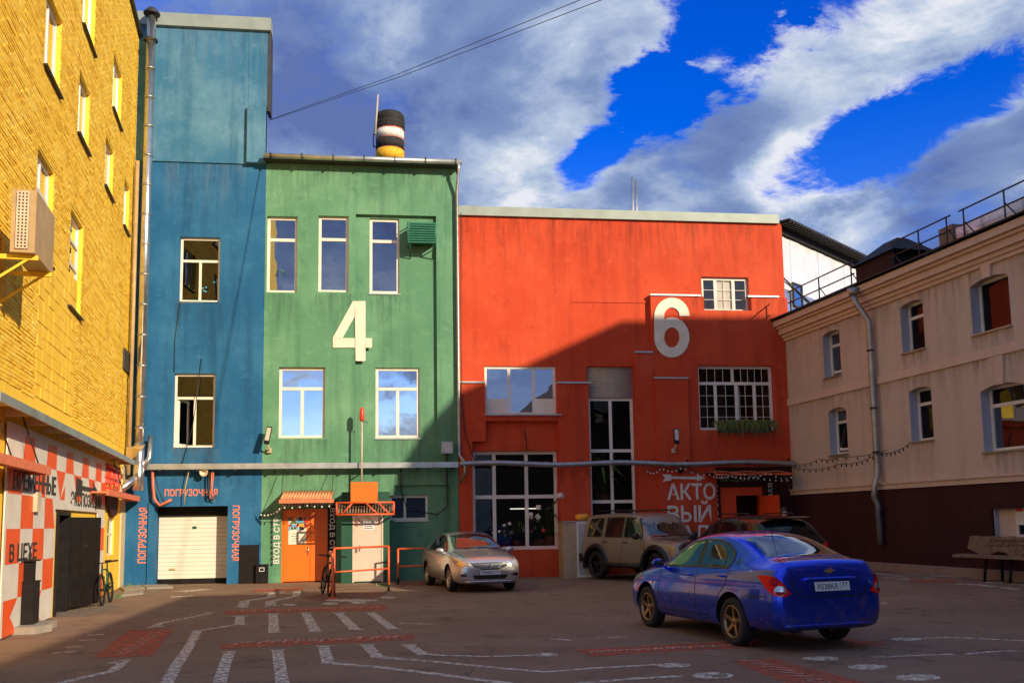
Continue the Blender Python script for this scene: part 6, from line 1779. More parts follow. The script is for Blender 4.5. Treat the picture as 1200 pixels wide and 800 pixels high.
def weeds():
    for (x, y, s_, lb) in ((151, 688, .12, 'tuft of green weeds at the foot of the blue corner'), (137, 700, .09, 'small weeds between the slabs by the yellow wall'), (450, 687, .12, 'tuft of weeds beside the grey porch door'), (1092, 668, .13, 'small weeds growing at the plinth of the beige house'), (1075, 667, .10, 'low weeds at the plinth of the beige house near the downpipe')):
        c = ground(x, y); m = MB(); rnd = random.Random(int(x))
        for k in range(34):
            a = rnd.uniform(0, 6.28); r_ = rnd.uniform(0, .22); p0 = c + Vector((math.cos(a), math.sin(a) * .5, 0)) * r_; h = s_ * rnd.uniform(.4, 1.2); o_ = Vector((rnd.uniform(-.4, .4), rnd.uniform(-.4, .4), 1)) * h; sd = Vector((.008, .004, 0))
            m.face([p0 - sd, p0 + sd, p0 + o_ * .6 + sd * .8, p0 + o_ * .6 - sd * .8]); m.face([p0 + o_ * .6 - sd * .8, p0 + o_ * .6 + sd * .8, p0 + o_ + Vector((rnd.uniform(-.03, .03), 0, -.01))])
        m.build('weeds', 'leaf', label=lb, cat='weeds', kind='stuff')


weeds()

# ------------------------------------------------------------------ vehicles
def eval_mesh(o):
    dg = bpy.context.evaluated_depsgraph_get(); dg.update()
    return bpy.data.meshes.new_from_object(o.evaluated_get(dg))


class Car:
    """body lofted through stations along x (front +), then cut for the wheel arches; trim is draped over it"""

    def __init__(s, name, label, rows, paint, axles, wheel_r, track, arch_r, group=None, crease=.0):
        s.t = thing(name, (0, 0, 0), label, 'car', group); s.axles, s.wr, s.track, s.paint = axles, wheel_r, track, paint
        ring = []
        for (x, zb, wm, zbelt, wb, w8, z8, z9) in rows:
            L = lambda a, b, t: a + (b - a) * t
            half = [(0, zb + .03), (wm - .16 if wm > .3 else wm * .6, zb), (wm - .035, zb + .07), (wm - .004, L(zb, zbelt, .34)), (wm, L(zb, zbelt, .60)), (L(wm, wb, .45), L(zb, zbelt, .87)), (wb, zbelt),
                    (L(wb, w8, .10), L(zbelt, z8, .10)), (L(wb, w8, .90), L(zbelt, z8, .88)), (w8 - .012, z8 + .012), (w8 * .62, L(z8, z9, .72)), (0, z9)]
            ring.append([(x, y, z) for y, z in half] + [(x, -y, z) for y, z in half[-2:0:-1]])
        m = MB(); n = len(ring[0])
        for r in ring: m.v += [Vector(p) for p in r]
        for i in range(len(ring) - 1):
            for k in range(n):
                l = (k + 1) % n; m.f.append([i * n + k, i * n + l, (i + 1) * n + l, (i + 1) * n + k]); m.m.append(0); m.sm.append(True)
        for i, e in ((0, 0), (len(ring) - 1, 1)):
            f = [i * n + k for k in range(n)]; m.f.append(f if e else f[::-1]); m.m.append(0); m.sm.append(True)
        o = m.build('cage', [paint, 'trim_black'])
        o.location = (0, 0, 0); me = o.data
        off = ORG[o.name]
        for v in me.vertices: v.co += off
        ss = o.modifiers.new('s', 'SUBSURF'); ss.levels = 2; ss.render_levels = 2
        cutters = []
        for ax in axles:
            for sd in (-1, 1):
                c = MB(); c.lathe([(0, .0), (arch_r, 0), (arch_r, .75), (0, .75)], (ax, sd * .56, wheel_r + .01), Vector((0, sd, 0)), 40, 0, True)
                co = c.build('cutter', ['trim_black']); cutters.append(co)
                bo = o.modifiers.new('b', 'BOOLEAN'); bo.operation = 'DIFFERENCE'; bo.object = co; bo.solver = 'EXACT'
                try: bo.material_mode = 'TRANSFER'
                except Exception: pass
        me2 = eval_mesh(o)
        for c in cutters: bpy.data.objects.remove(c)
        bpy.data.objects.remove(o)
        for p in me2.polygons: p.use_smooth = True
        try: me2.set_sharp_from_angle(angle=R(38))
        except Exception: pass
        s.body = bpy.data.objects.new('body', me2); COL.objects.link(s.body); s.body.parent = s.t; ORG[s.body.name] = Vector()
        bm = bmesh.new(); bm.from_mesh(me2); s.bvh = BVHTree.FromBMesh(bm); bm.free()

    def drop(s, p, d):
        h, n, _, _ = s.bvh.ray_cast(Vector(p) - Vector(d) * 1.6, Vector(d), 4)
        return h, n

    def patch(s, pts, d, mat, name, parent=None, off=.004, cuts=5, rim=True):
        """polygon (3-D guide points) draped on the body along direction d"""
        d = Vector(d).normalized(); bm = bmesh.new(); vs = [bm.verts.new(Vector(p)) for p in pts]; bm.faces.new(vs)
        bmesh.ops.triangulate(bm, faces=bm.faces[:])
        bmesh.ops.subdivide_edges(bm, edges=bm.edges[:], cuts=cuts, use_grid_fill=True)
        bad = []; nrm = {}; ju = d.orthogonal().normalized(); jv = d.cross(ju)
        for v in bm.verts:
            h, n = s.drop(v.co, d)
            if h is None: bad.append(v); continue
            if n.dot(d) > 0: n = -n
            acc = n.copy()
            for rr_ in (.03, .06):
                for k in range(8):
                    a = k * math.pi / 4; h2, n2 = s.drop(v.co + (ju * math.cos(a) + jv * math.sin(a)) * rr_, d)
                    if h2 is not None and abs(n2.dot(n)) > .8: acc += n2 if n2.dot(n) > 0 else -n2
            v.co = h + n * off; nrm[v] = acc.normalized()
        if bad: bmesh.ops.delete(bm, geom=bad, context='VERTS')
        if rim:
            be = [e for e in bm.edges if e.is_boundary]
            r = bmesh.ops.extrude_edge_only(bm, edges=be)
            for v in [g for g in r['geom'] if isinstance(g, bmesh.types.BMVert)]: v.co += d * .014
        for f in bm.faces:
            f.normal_update(); q = [nrm[v] for v in f.verts if v in nrm]
            if len(q) == len(f.verts) and f.normal.dot(q[0]) < 0: f.normal_flip()
        bm.verts.index_update(); cn = [nrm.get(v) for v in bm.verts]
        me = bpy.data.meshes.new(name); bm.to_mesh(me); bm.free()
        for p in me.polygons: p.use_smooth = True
        me.normals_split_custom_set_from_vertices([tuple(c_) if c_ is not None else tuple(-d) for c_ in cn])
        me.materials.append(MT[mat]); o = bpy.data.objects.new(name, me); COL.objects.link(o); o.parent = parent or s.t; ORG[o.name] = Vector()
        return o

    def side(s, poly, mat, name, sd, **k):
        if name == 'side_window': s.line([(x, .7 * sd, z) for x, z in poly + poly[:1]], (0, -sd, 0), .014, 'window_seal', 'trim_black', .006, 5)
        return s.patch([(x, .7 * sd, z) for x, z in poly], (0, -sd, 0), mat, name, **k)

    def line(s, pts, d, wd=.008, name='panel_gap', mat='trim_black', off=.0015, rel=8):
        """narrow strip along guide points"""
        d = Vector(d).normalized(); P = []
        for a, b in zip(pts, pts[1:]):
            for k in range(rel): P.append(Vector(a).lerp(Vector(b), k / rel))
        P.append(Vector(pts[-1])); m = MB(); last = None
        for i, p in enumerate(P):
            t = P[min(i + 1, len(P) - 1)] - P[max(i - 1, 0)]; sdv = t.cross(d).normalized() * wd
            q = []
            for sg in (-1, 1):
                h, n = s.drop(p + sdv * sg, d)
                if h is None: q = None; break
                if n.dot(d) > 0: n = -n
                q.append(h + n * off)
            if q and last: m.face([last[0], last[1], q[1], q[0]], 0, True)
            last = q
        if m.f: return m.build(name, mat, s.body)

    def wheels(s, rim_mat, spokes=5, steer=0., tyre_w=.10, style='star'):
        """one wheel with tyre, rim and spokes, copied to the four corners"""
        r = s.wr; w0 = thing('wheel', (0, 0, 0), None, None); del_ = None
        ty = MB(); rr = r * .68
        ty.lathe([(rr, -tyre_w * .9), (r * .86, -tyre_w), (r * .965, -tyre_w * .85), (r, -tyre_w * .55), (r, tyre_w * .55), (r * .965, tyre_w * .85), (r * .86, tyre_w), (rr, tyre_w * .9), (rr * .98, tyre_w * .4)], (0, 0, 0), Vector((0, 1, 0)), 40)
        ty.build('tyre', 'rubber', w0)
        rm = MB(); rm.lathe([(rr * .98, tyre_w * .3), (rr * 1.0, tyre_w * .92), (rr * .93, tyre_w * .95), (rr * .90, tyre_w * .5), (rr * .9, -tyre_w * .5)], (0, 0, 0), Vector((0, 1, 0)), 40)
        rm.lathe([(0, tyre_w * .72), (.035, tyre_w * .72), (.06, tyre_w * .55), (.065, tyre_w * .2)], (0, 0, 0), Vector((0, 1, 0)), 16)
        for k in range(spokes):
            a = 2 * math.pi * k / spokes + .3
            def q(rad, lat, y): return Vector((rad * math.cos(a) - lat * math.sin(a), y, rad * math.sin(a) + lat * math.cos(a)))
            offs = ((-.0, .03),) if style == 'star' else ((-.022, .011), (.022, .011))
            for c, hw in offs:
                sw = .035 if style == 'star' else 0
                rm.hexa([q(.04, c * .6 - hw, tyre_w * .3), q(rr * .93, c - hw * .6 + sw, tyre_w * .45), q(rr * .93, c + hw * .6 + sw, tyre_w * .45), q(.04, c * .6 + hw, tyre_w * .3),
                         q(.04, c * .6 - hw, tyre_w * .65), q(rr * .93, c - hw * .6 + sw, tyre_w * .86), q(rr * .93, c + hw * .6 + sw, tyre_w * .86), q(.04, c * .6 + hw, tyre_w * .65)])
        rm.build('rim', rim_mat, w0)
        dk = MB(); dk.lathe([(0, -.01), (rr * .88, -.01)], (0, 0, 0), Vector((0, 1, 0)), 24); dk.lathe([(0, .012), (rr * .6, .012), (rr * .6, -.0)], (0, 0, 0), Vector((0, 1, 0)), 24, 1); dk.build('brake_disc', ['trim_black', 'dark_metal'], w0)
        first = True
        for ax in s.axles:
            for sd in (1, -1):
                w = w0 if first else copy_tree(w0)
                first = False; w.parent = s.t
                st = steer if ax > 0 else 0
                w.location = (ax, sd * s.track / 2, r); w.rotation_euler = (0, random.uniform(0, 1.2), (0 if sd > 0 else math.pi) + st)
        for k in ('label', 'category'):
            pass

    def mirror(s, x, z, y, mat, size=(.10, .10, .075)):
        for sd in (1, -1):
            m = MB(); n = 10
            for i in range(7):
                f = i / 6; r = math.sin(math.pi * (.08 + .84 * f)) ** .6
                for k in range(n):
                    a = 2 * math.pi * k / n; m.v.append(Vector((x + size[0] * r * math.cos(a) * .75 - .02 * f, sd * (y + size[1] * 2 * (f - .2)), z + size[2] * r * math.sin(a))))
            for i in range(6):
                for k in range(n): l = (k + 1) % n; m.f.append([i * n + k, i * n + l, i * n + n + l, i * n + n + k]); m.m.append(0); m.sm.append(True)
            m.f.append(list(range(n))); m.m.append(0); m.sm.append(True); m.f.append([6 * n + k for k in range(n)]); m.m.append(0); m.sm.append(True)
            m.hexa([Vector((x - .03 + dx, sd * (y - .14 + dy), z - .07 + dz)) for dz in (0, .03) for dx, dy in ((0, 0), (.07, 0), (.07, .14), (0, .14))])
            mo = m.build('mirror', mat, s.t)
            g = MB(); g.face([Vector((x - .085, sd * (y + yy), z + zz)) for yy, zz in ((-.0, -.05), (.16, -.045), (.155, .05), (.0, .055))]); g.build('mirror_glass', 'car_glass', mo)

    def handle(s, x, z, mat):
        for sd in (1, -1):
            h, n = s.drop((x, .8 * sd, z), (0, -sd, 0))
            if h: MB().tube([h + Vector((-.09, -.01 * sd, 0)), h + Vector((-.07, .03 * sd, .004)), h + Vector((.07, .03 * sd, .004)), h + Vector((.09, -.01 * sd, 0))], .014, 6).build('door_handle', mat, s.t)

    def plate(s, c, n, text, wd=.26, ht=.057):
        c = Vector(c); n = Vector(n).normalized(); u = Vector((0, 0, 1)).cross(n).normalized(); v = n.cross(u)
        p = MB(); p.hexa([c + u * a * wd + v * b * ht + n * d for d in (-.008, .008) for a, b in ((-1, -1), (1, -1), (1, 1), (-1, 1))]); po = p.build('number_plate', 'plate_white', s.t)
        f = lambda a, b, t: c + u * (-wd * .88 + wd * 1.22 * a) + v * (-ht * .62 + ht * 1.25 * b) + n * (.009 + t)
        lettering(text[0], f, 'print_black', po, .001, .01, name='plate_characters')
        f2 = lambda a, b, t: c + u * (wd * .55 + wd * .34 * a) + v * (-ht * .25 + ht * .95 * b) + n * (.009 + t)
        lettering(text[1], f2, 'print_black', po, .001, .01, name='plate_region')
        q = MB(); q.face([c + u * a * wd + v * b * ht + n * .0095 for a, b in ((.46, -1), (.475, -1), (.475, 1), (.46, 1))]); q.build('plate_divider', 'print_black', po)
        q = MB(); q.hexa([c + u * a * (wd + .008) + v * b * (ht + .008) + n * d for d in (-.012, .004) for a, b in ((-1, -1), (1, -1), (1, 1), (-1, 1))]); q.build('plate_frame', 'trim_black', s.t)

    def put(s, loc, ang):
        s.t.location = loc; s.t.rotation_euler = (0, 0, ang); ORG[s.t.name] = Vector(loc)


SEDAN = [(2.195, .36, .50, .60, .47, .36, .645, .665), (2.13, .24, .71, .66, .66, .52, .725, .755), (1.97, .20, .82, .75, .755, .61, .815, .855), (1.62, .20, .855, .845, .79, .65, .905, .955), (1.22, .19, .865, .905, .80, .675, .975, 1.025),
         (1.00, .19, .867, .93, .80, .69, 1.00, 1.055), (.78, .19, .868, .94, .80, .665, 1.11, 1.165), (.40, .19, .868, .95, .80, .615, 1.30, 1.36), (.10, .19, .868, .96, .80, .58, 1.415, 1.478), (-.30, .19, .868, .97, .80, .565, 1.452, 1.522),
         (-.75, .19, .868, .98, .80, .56, 1.435, 1.505), (-1.02, .19, .868, .99, .80, .565, 1.395, 1.465), (-1.32, .20, .866, 1.005, .795, .59, 1.295, 1.36), (-1.62, .21, .862, 1.02, .785, .625, 1.175, 1.235), (-1.84, .22, .85, 1.03, .77, .645, 1.125, 1.170),
         (-2.04, .24, .825, 1.03, .745, .645, 1.12, 1.158), (-2.13, .26, .79, 1.0, .71, .63, 1.10, 1.14), (-2.18, .30, .73, .83, .67, .57, .91, .95), (-2.20, .36, .60, .66, .56, .45, .70, .72)]


def sedan_glass(c, dz=0.):
    for sd in (1, -1):
        c.side([(.83, .985 + dz), (.60, 1.115 + dz), (.40, 1.225 + dz), (.14, 1.345 + dz), (-.17, 1.385 + dz), (-.20, 1.005 + dz)], 'car_glass', 'side_window', sd)
        c.side([(-.27, 1.007 + dz), (-.245, 1.387 + dz), (-.60, 1.372 + dz), (-.86, 1.32 + dz), (-1.06, 1.215 + dz), (-1.10, 1.13 + dz), (-1.07, 1.04 + dz), (-1.0, 1.02 + dz)], 'car_glass', 'side_window', sd)
        c.line([(-.235, .7 * sd, 1.39 + dz), (-.235, .7 * sd, 1.0 + dz)], (0, -sd, 0), .03, 'door_pillar', 'trim_black', .003)
        c.line([(-.86, .7 * sd, 1.30 + dz), (-.93, .7 * sd, 1.03 + dz)], (0, -sd, 0), .012, 'window_divider', 'trim_black', .007)
        # shuts and seams
        c.line([(.86, .8 * sd, .97 + dz), (.90, .8 * sd, .72 + dz), (.86, .8 * sd, .34)], (0, -sd, 0)); c.line([(-.225, .8 * sd, .98 + dz), (-.235, .8 * sd, .60), (-.22, .8 * sd, .34)], (0, -sd, 0)); c.line([(-1.10, .8 * sd, 1.0 + dz), (-1.04, .8 * sd, .80), (-.86, .8 * sd, .62), (-.80, .8 * sd, .36)], (0, -sd, 0)); c.line([(.86, .8 * sd, .335), (-.80, .8 * sd, .355)], (0, -sd, 0))
        c.line([(.80, .8 * sd, .44), (0, .8 * sd, .455), (-.75, .8 * sd, .50)], (0, -sd, 0), .012, 'door_crease', c.paint, .012)
    c.patch([(.955, .60, 0), (.99, .3, 0), (1.0, 0, 0), (.99, -.3, 0), (.955, -.60, 0), (.55, -.575, 0), (.17, -.515, 0), (.13, 0, 0), (.17, .515, 0), (.55, .575, 0)], (0, 0, -1), 'car_glass', 'windscreen', cuts=7)


def blue_sedan():
    c = Car('blue_sedan', 'dusty bright blue sedan seen from behind with a red tail light and bronze wheels', SEDAN, 'blue_car_paint', (1.345, -1.18), .318, 1.50, .385)
    sedan_glass(c)
    c.patch([(-1.03, .50, 0), (-1.00, 0, 0), (-1.03, -.50, 0), (-1.38, -.545, 0), (-1.70, -.585, 0), (-1.78, -.3, 0), (-1.80, 0, 0), (-1.78, .3, 0), (-1.70, .585, 0), (-1.38, .545, 0)], (0, 0, -1), 'car_glass', 'rear_window', cuts=7)
    for sd in (1, -1):
        d = (.55, -.83 * sd, 0)
        tl = c.patch([(-1.79, .80 * sd, .955), (-1.95, .76 * sd, .958), (-2.08, .70 * sd, .94), (-2.13, .66 * sd, .88), (-2.17, .57 * sd, .74), (-2.14, .62 * sd, .70), (-2.08, .72 * sd, .71), (-1.97, .78 * sd, .79)], d, 'tail_red', 'tail_light', off=.012)
        for (x, y, z, r, mt) in ((-2.06, .715, .885, .052, 'tail_dark'), (-2.11, .67, .775, .062, 'lamp_clear'), (-2.11, .672, .765, .05, 'tail_dark')):
            pts = [(x + .55 * 0 + .83 * r * math.cos(a), sd * (y + .55 * r * math.cos(a)), z + r * math.sin(a)) for a in [2 * math.pi * k / 14 for k in range(14)]]
            if mt == 'tail_dark' and z < .8: pts = [(x + .83 * r * math.cos(a), sd * (y + .55 * r * math.cos(a)), z + r * math.sin(a)) for a in [math.pi + math.pi * k / 7 for k in range(8)]]
            c.patch(pts, d, mt, 'lamp_lens', tl, off=.019 if z > .77 else .022, cuts=2)
        # boot lid shut lines
        c.line([(-1.84, .60 * sd, 1.3), (-2.02, .62 * sd, 1.3), (-2.09, .615 * sd, 1.3)], (0, 0, -1)); c.line([(-2.2, .60 * sd, .96), (-2.2, .545 * sd, .80), (-2.2, .50 * sd, .69)], (1, 0, 0)); 
        hl = c.patch([(1.55, .80 * sd, .83), (1.80, .76 * sd, .82), (2.02, .68 * sd, .76), (2.06, .64 * sd, .66), (1.93, .74 * sd, .66), (1.72, .80 * sd, .73)], (-.4, -.9 * sd, 0), 'lamp_clear', 'head_light', off=.008)
        c.patch([(1.12, .85 * sd, .70), (1.17, .85 * sd, .71), (1.17, .85 * sd, .735), (1.12, .85 * sd, .73)], (0, -sd, 0), 'lamp_amber', 'side_repeater', off=.012, cuts=1)
        c.line([(-1.98, .76 * sd, .695), (-1.80, .8 * sd, .69), (-1.57, .8 * sd, .69)], (0, -sd, 0))
        c.side([(-1.30, 1.08), (-1.24, 1.15), (-1.17, 1.13), (-1.20, 1.07)], 'car_glass', 'quarter_glass', sd, cuts=2)
    c.line([(-2.3, .50, .69), (-2.3, 0, .685), (-2.3, -.50, .69)], (1, 0, 0)); c.line([(-1.84, .60, 1.3), (-1.87, 0, 1.3), (-1.84, -.60, 1.3)], (0, 0, -1))
    # plate recess, trim bar, badge and script on the boot lid
    h, n = c.drop((-2.3, 0, .815), (1, 0, 0))
    c.patch([(-2.3, a, z) for a, z in ((-.33, .745), (.33, .745), (.36, .815), (.34, .885), (-.34, .885), (-.36, .815))], (1, 0, 0), 'blue_car_paint', 'plate_recess', off=.008, cuts=4)
    hb, nb = c.drop((-2.3, 0, .905), (1, 0, 0)); P = []
    for k in range(13):
        y = -.40 + .8 * k / 12; q, n_ = c.drop((-2.3, y, .905 + .004 * math.cos(y * 3)), (1, 0, 0)); P.append(q - Vector((.006, 0, 0)))
    MB().tube(P, .022, 8).build('trim_bar', 'blue_car_paint', c.t)
    c.plate(h + Vector((-.022, 0, 0)), (-1, 0, .18), ('А538КА', '77'))
    q, n_ = c.drop((-2.3, 0, 1.005), (1, 0, 0)); n_ = (-n_ if n_.x > 0 else n_)
    u = Vector((0, -1, 0)); v = (Vector((0, 0, 1)) - n_ * n_.z).normalized()
    bt = [(-.075, -.012), (-.03, -.012), (-.038, -.032), (.022, -.032), (.03, -.012), (.075, -.012), (.085, .012), (.04, .012), (.048, .032), (-.012, .032), (-.02, .012), (-.065, .012)]
    MB().prism([q + u * a + v * b_ + n_ * .003 for a, b_ in bt], n_ * .01).build('badge', 'gold_badge', c.t)
    f = lambda a, b_, t: q + u * (-.50 + .20 * a) + v * (-.012 + .022 * b_) + n_ * (.008 + t) + Vector((.018 + .02 * (1 - a), 0, 0))
    lettering('CHEVROLET', f, 'chrome', c.t, .004, .0, name='badge_script')
    lettering('AVEO', lambda a, b_, t: q + u * (.44 + .09 * a) + v * (.0 + .022 * b_) + n_ * (.008 + t) + Vector((.028 + .012 * a, 0, 0)), 'chrome', c.t, .004, .0, name='badge_script')
    # lower bumper lip, tow eye, exhaust, reflectors
    P = []
    for k in range(15):
        y = -.68 + 1.36 * k / 14; q, n_ = c.drop((-2.3, y, .335), (1, 0, 0))
        if q: P.append(q)
    MB().tube(P, .020, 6).build('bumper_lip', 'blue_car_paint', c.t)
    MB().tube([(-1.9, .42, .24), (-2.16, .44, .24)], .025, 8).build('exhaust', 'dark_metal', c.t)
    MB().cube((0, 0, .25), (1.7, .60, .03)).build('underbody', 'trim_black', c.t)
    c.wheels('alloy_gold', 5, R(0)); c.mirror(.78, 1.02, .86, 'blue_car_paint'); c.handle(-.05, .885, 'blue_car_paint'); c.handle(-.93, .91, 'blue_car_paint')
    MB().tube([(-.92, 0, 1.47), (-1.18, 0, 1.75)], [.006, .003], 5).build('aerial', 'trim_black', c.t)
    for y in (-.53, .53): pass
    return c


bc = blue_sedan()
rl, fl = ground(862, 756), ground(760.5, 733.5)
_dir = (fl - rl).normalized(); _ang = math.atan2(_dir.y, _dir.x)
_left = Vector((-_dir.y, _dir.x, 0))
_ctr = rl + _dir * 1.18 - _left * .80
bc.put((_ctr.x, _ctr.y, gz(_ctr.x, _ctr.y)), _ang)


def silver_sedan():
    rows = [(x * .995, zb, w, z * .985, wb, w8, z8 * .97, z9 * .965) for (x, zb, w, z, wb, w8, z8, z9) in SEDAN]
    rows[0] = (2.19, .30, .54, .66, .50, .40, .70, .715); rows[1] = (2.14, .20, .72, .70, .67, .54, .745, .77); rows[2] = (1.98, .18, .82, .77, .755, .62, .825, .86)
    c = Car('silver_sedan', 'silver sedan parked facing the viewer beside the orange railing', rows, 'silver_car_paint', (1.30, -1.27), .31, 1.48, .37)
    sedan_glass(c, -.03)
    for sd in (1, -1):
        d = (-.75, -.66 * sd, -.15)
        c.patch([(1.45, .79 * sd, .86), (1.75, .74 * sd, .83), (2.0, .62 * sd, .765), (2.12, .48 * sd, .70), (2.11, .52 * sd, .60), (2.02, .68 * sd, .605), (1.80, .78 * sd, .68)], d, 'lamp_clear' if sd > 0 else 'lamp_amber', 'head_light', off=.010)  # one lens amber: the yellow wall's reflection put into its colour
        c.patch([(2.02, .68 * sd, .45), (2.10, .58 * sd, .455), (2.13, .54 * sd, .40), (2.03, .68 * sd, .395)], (-1, -.4 * sd, 0), 'trim_black', 'fog_light', off=.008, cuts=3)
        c.line([(2.3, .66 * sd, .475), (2.3, .56 * sd, .47), (2.3, .50 * sd, .40)], (-1, 0, 0), .008, 'chrome_strip', 'chrome', .012)
        c.line([(1.95, .58 * sd, 1.2), (1.4, .64 * sd, 1.2), (1.08, .66 * sd, 1.2)], (0, 0, -1))
    gr = c.patch([(2.3, y, z) for y, z in ((-.50, .715), (0, .725), (.50, .715), (.40, .615), (.20, .555), (-.20, .555), (-.40, .615))], (-1, 0, 0), 'grille_black', 'grille', off=.006)
    for k in range(4):
        z = .585 + .036 * k; hw = .30 + .055 * k; P = []
        for j in range(9):
            q, n_ = c.drop((2.3, -hw + 2 * hw * j / 8, z + .012 * abs(j - 4) / 4), (-1, 0, 0))
            if q: P.append(q + Vector((.012, 0, 0)))
        MB().tube(P, .007, 5).build('grille_bar', 'chrome', gr)
    q, n_ = c.drop((2.3, 0, .645), (-1, 0, 0)); b = q + Vector((.024, 0, 0))
    e = MB(); e.tube([b + Vector((0, .065 * math.cos(a), .034 * math.sin(a))) for a in [2 * math.pi * k / 20 for k in range(20)]], .006, 5, closed=True)
    for s_ in (-1, 1): e.tube([b + Vector((0, .028 * s_ - .008, -.026)), b + Vector((0, .028 * s_ + .008, .026))], .006, 5)
    e.tube([b + Vector((0, -.028, -.006)), b + Vector((0, .028, .006))], .006, 5); e.build('badge', 'chrome', gr)
    c.patch([(2.3, y, z) for y, z in ((-.44, .425), (.44, .425), (.42, .37), (.36, .325), (-.36, .325), (-.42, .37))], (-1, 0, 0), 'grille_black', 'lower_grille', off=.006)
    h, n = c.drop((2.3, 0, .485), (-1, 0, 0)); c.plate(h + Vector((.02, 0, 0)), (1, 0, 0), ('Т006КХ', '77'))
    P = []
    for k in range(13):
        q, n_ = c.drop((2.3, -.62 + 1.24 * k / 12, .27), (-1, 0, 0))
        if q: P.append(q)
    MB().tube(P, .016, 6).build('bumper_lip', 'chrome', c.t)
    for s_ in (-.35, .2): MB().tube([(1.0, s_, 1.015), (.98, s_ + .3, 1.04), (.95, s_ + .5, 1.06)], .008, 5).build('wiper', 'trim_black', c.t)
    MB().cube((0, 0, .24), (1.7, .60, .03)).build('underbody', 'trim_black', c.t)
    c.wheels('alloy_silver', 5, 0, style='pair'); c.mirror(.80, .99, .86, 'silver_car_paint'); c.handle(-.05, .87, 'silver_car_paint'); c.handle(-.93, .89, 'silver_car_paint')
    return c


sc_ = silver_sedan()
fr, rr_ = ground(527.5, 692.5), ground(501, 685)
_d = (fr - rr_).normalized(); _a = math.atan2(_d.y, _d.x); _l = Vector((-_d.y, _d.x, 0))
_c = fr - _d * 1.30 + _l * .79
sc_.put((_c.x, _c.y, gz(_c.x, _c.y)), _a)

SUV = [(2.20, .48, .62, .70, .60, .50, .80, .82), (2.17, .40, .82, .92, .80, .66, .98, 1.00), (2.05, .36, .90, .98, .86, .74, 1.05, 1.075), (1.60, .34, .92, 1.03, .88, .77, 1.09, 1.12), (1.10, .33, .925, 1.06, .885, .78, 1.12, 1.155), (.92, .33, .925, 1.08, .885, .775, 1.15, 1.19),
       (.72, .33, .925, 1.09, .885, .76, 1.38, 1.42), (.48, .33, .925, 1.10, .885, .73, 1.68, 1.73), (.30, .33, .925, 1.10, .885, .715, 1.80, 1.85), (-.2, .33, .925, 1.10, .885, .71, 1.84, 1.885), (-1.0, .33, .925, 1.11, .885, .71, 1.84, 1.885), (-1.75, .34, .925, 1.11, .885, .71, 1.82, 1.86),
       (-2.02, .36, .92, 1.11, .88, .71, 1.78, 1.82), (-2.14, .40, .90, 1.10, .86, .71, 1.66, 1.70), (-2.19, .45, .86, 1.04, .82, .72, 1.30, 1.33), (-2.21, .52, .78, .92, .74, .66, 1.05, 1.08)]


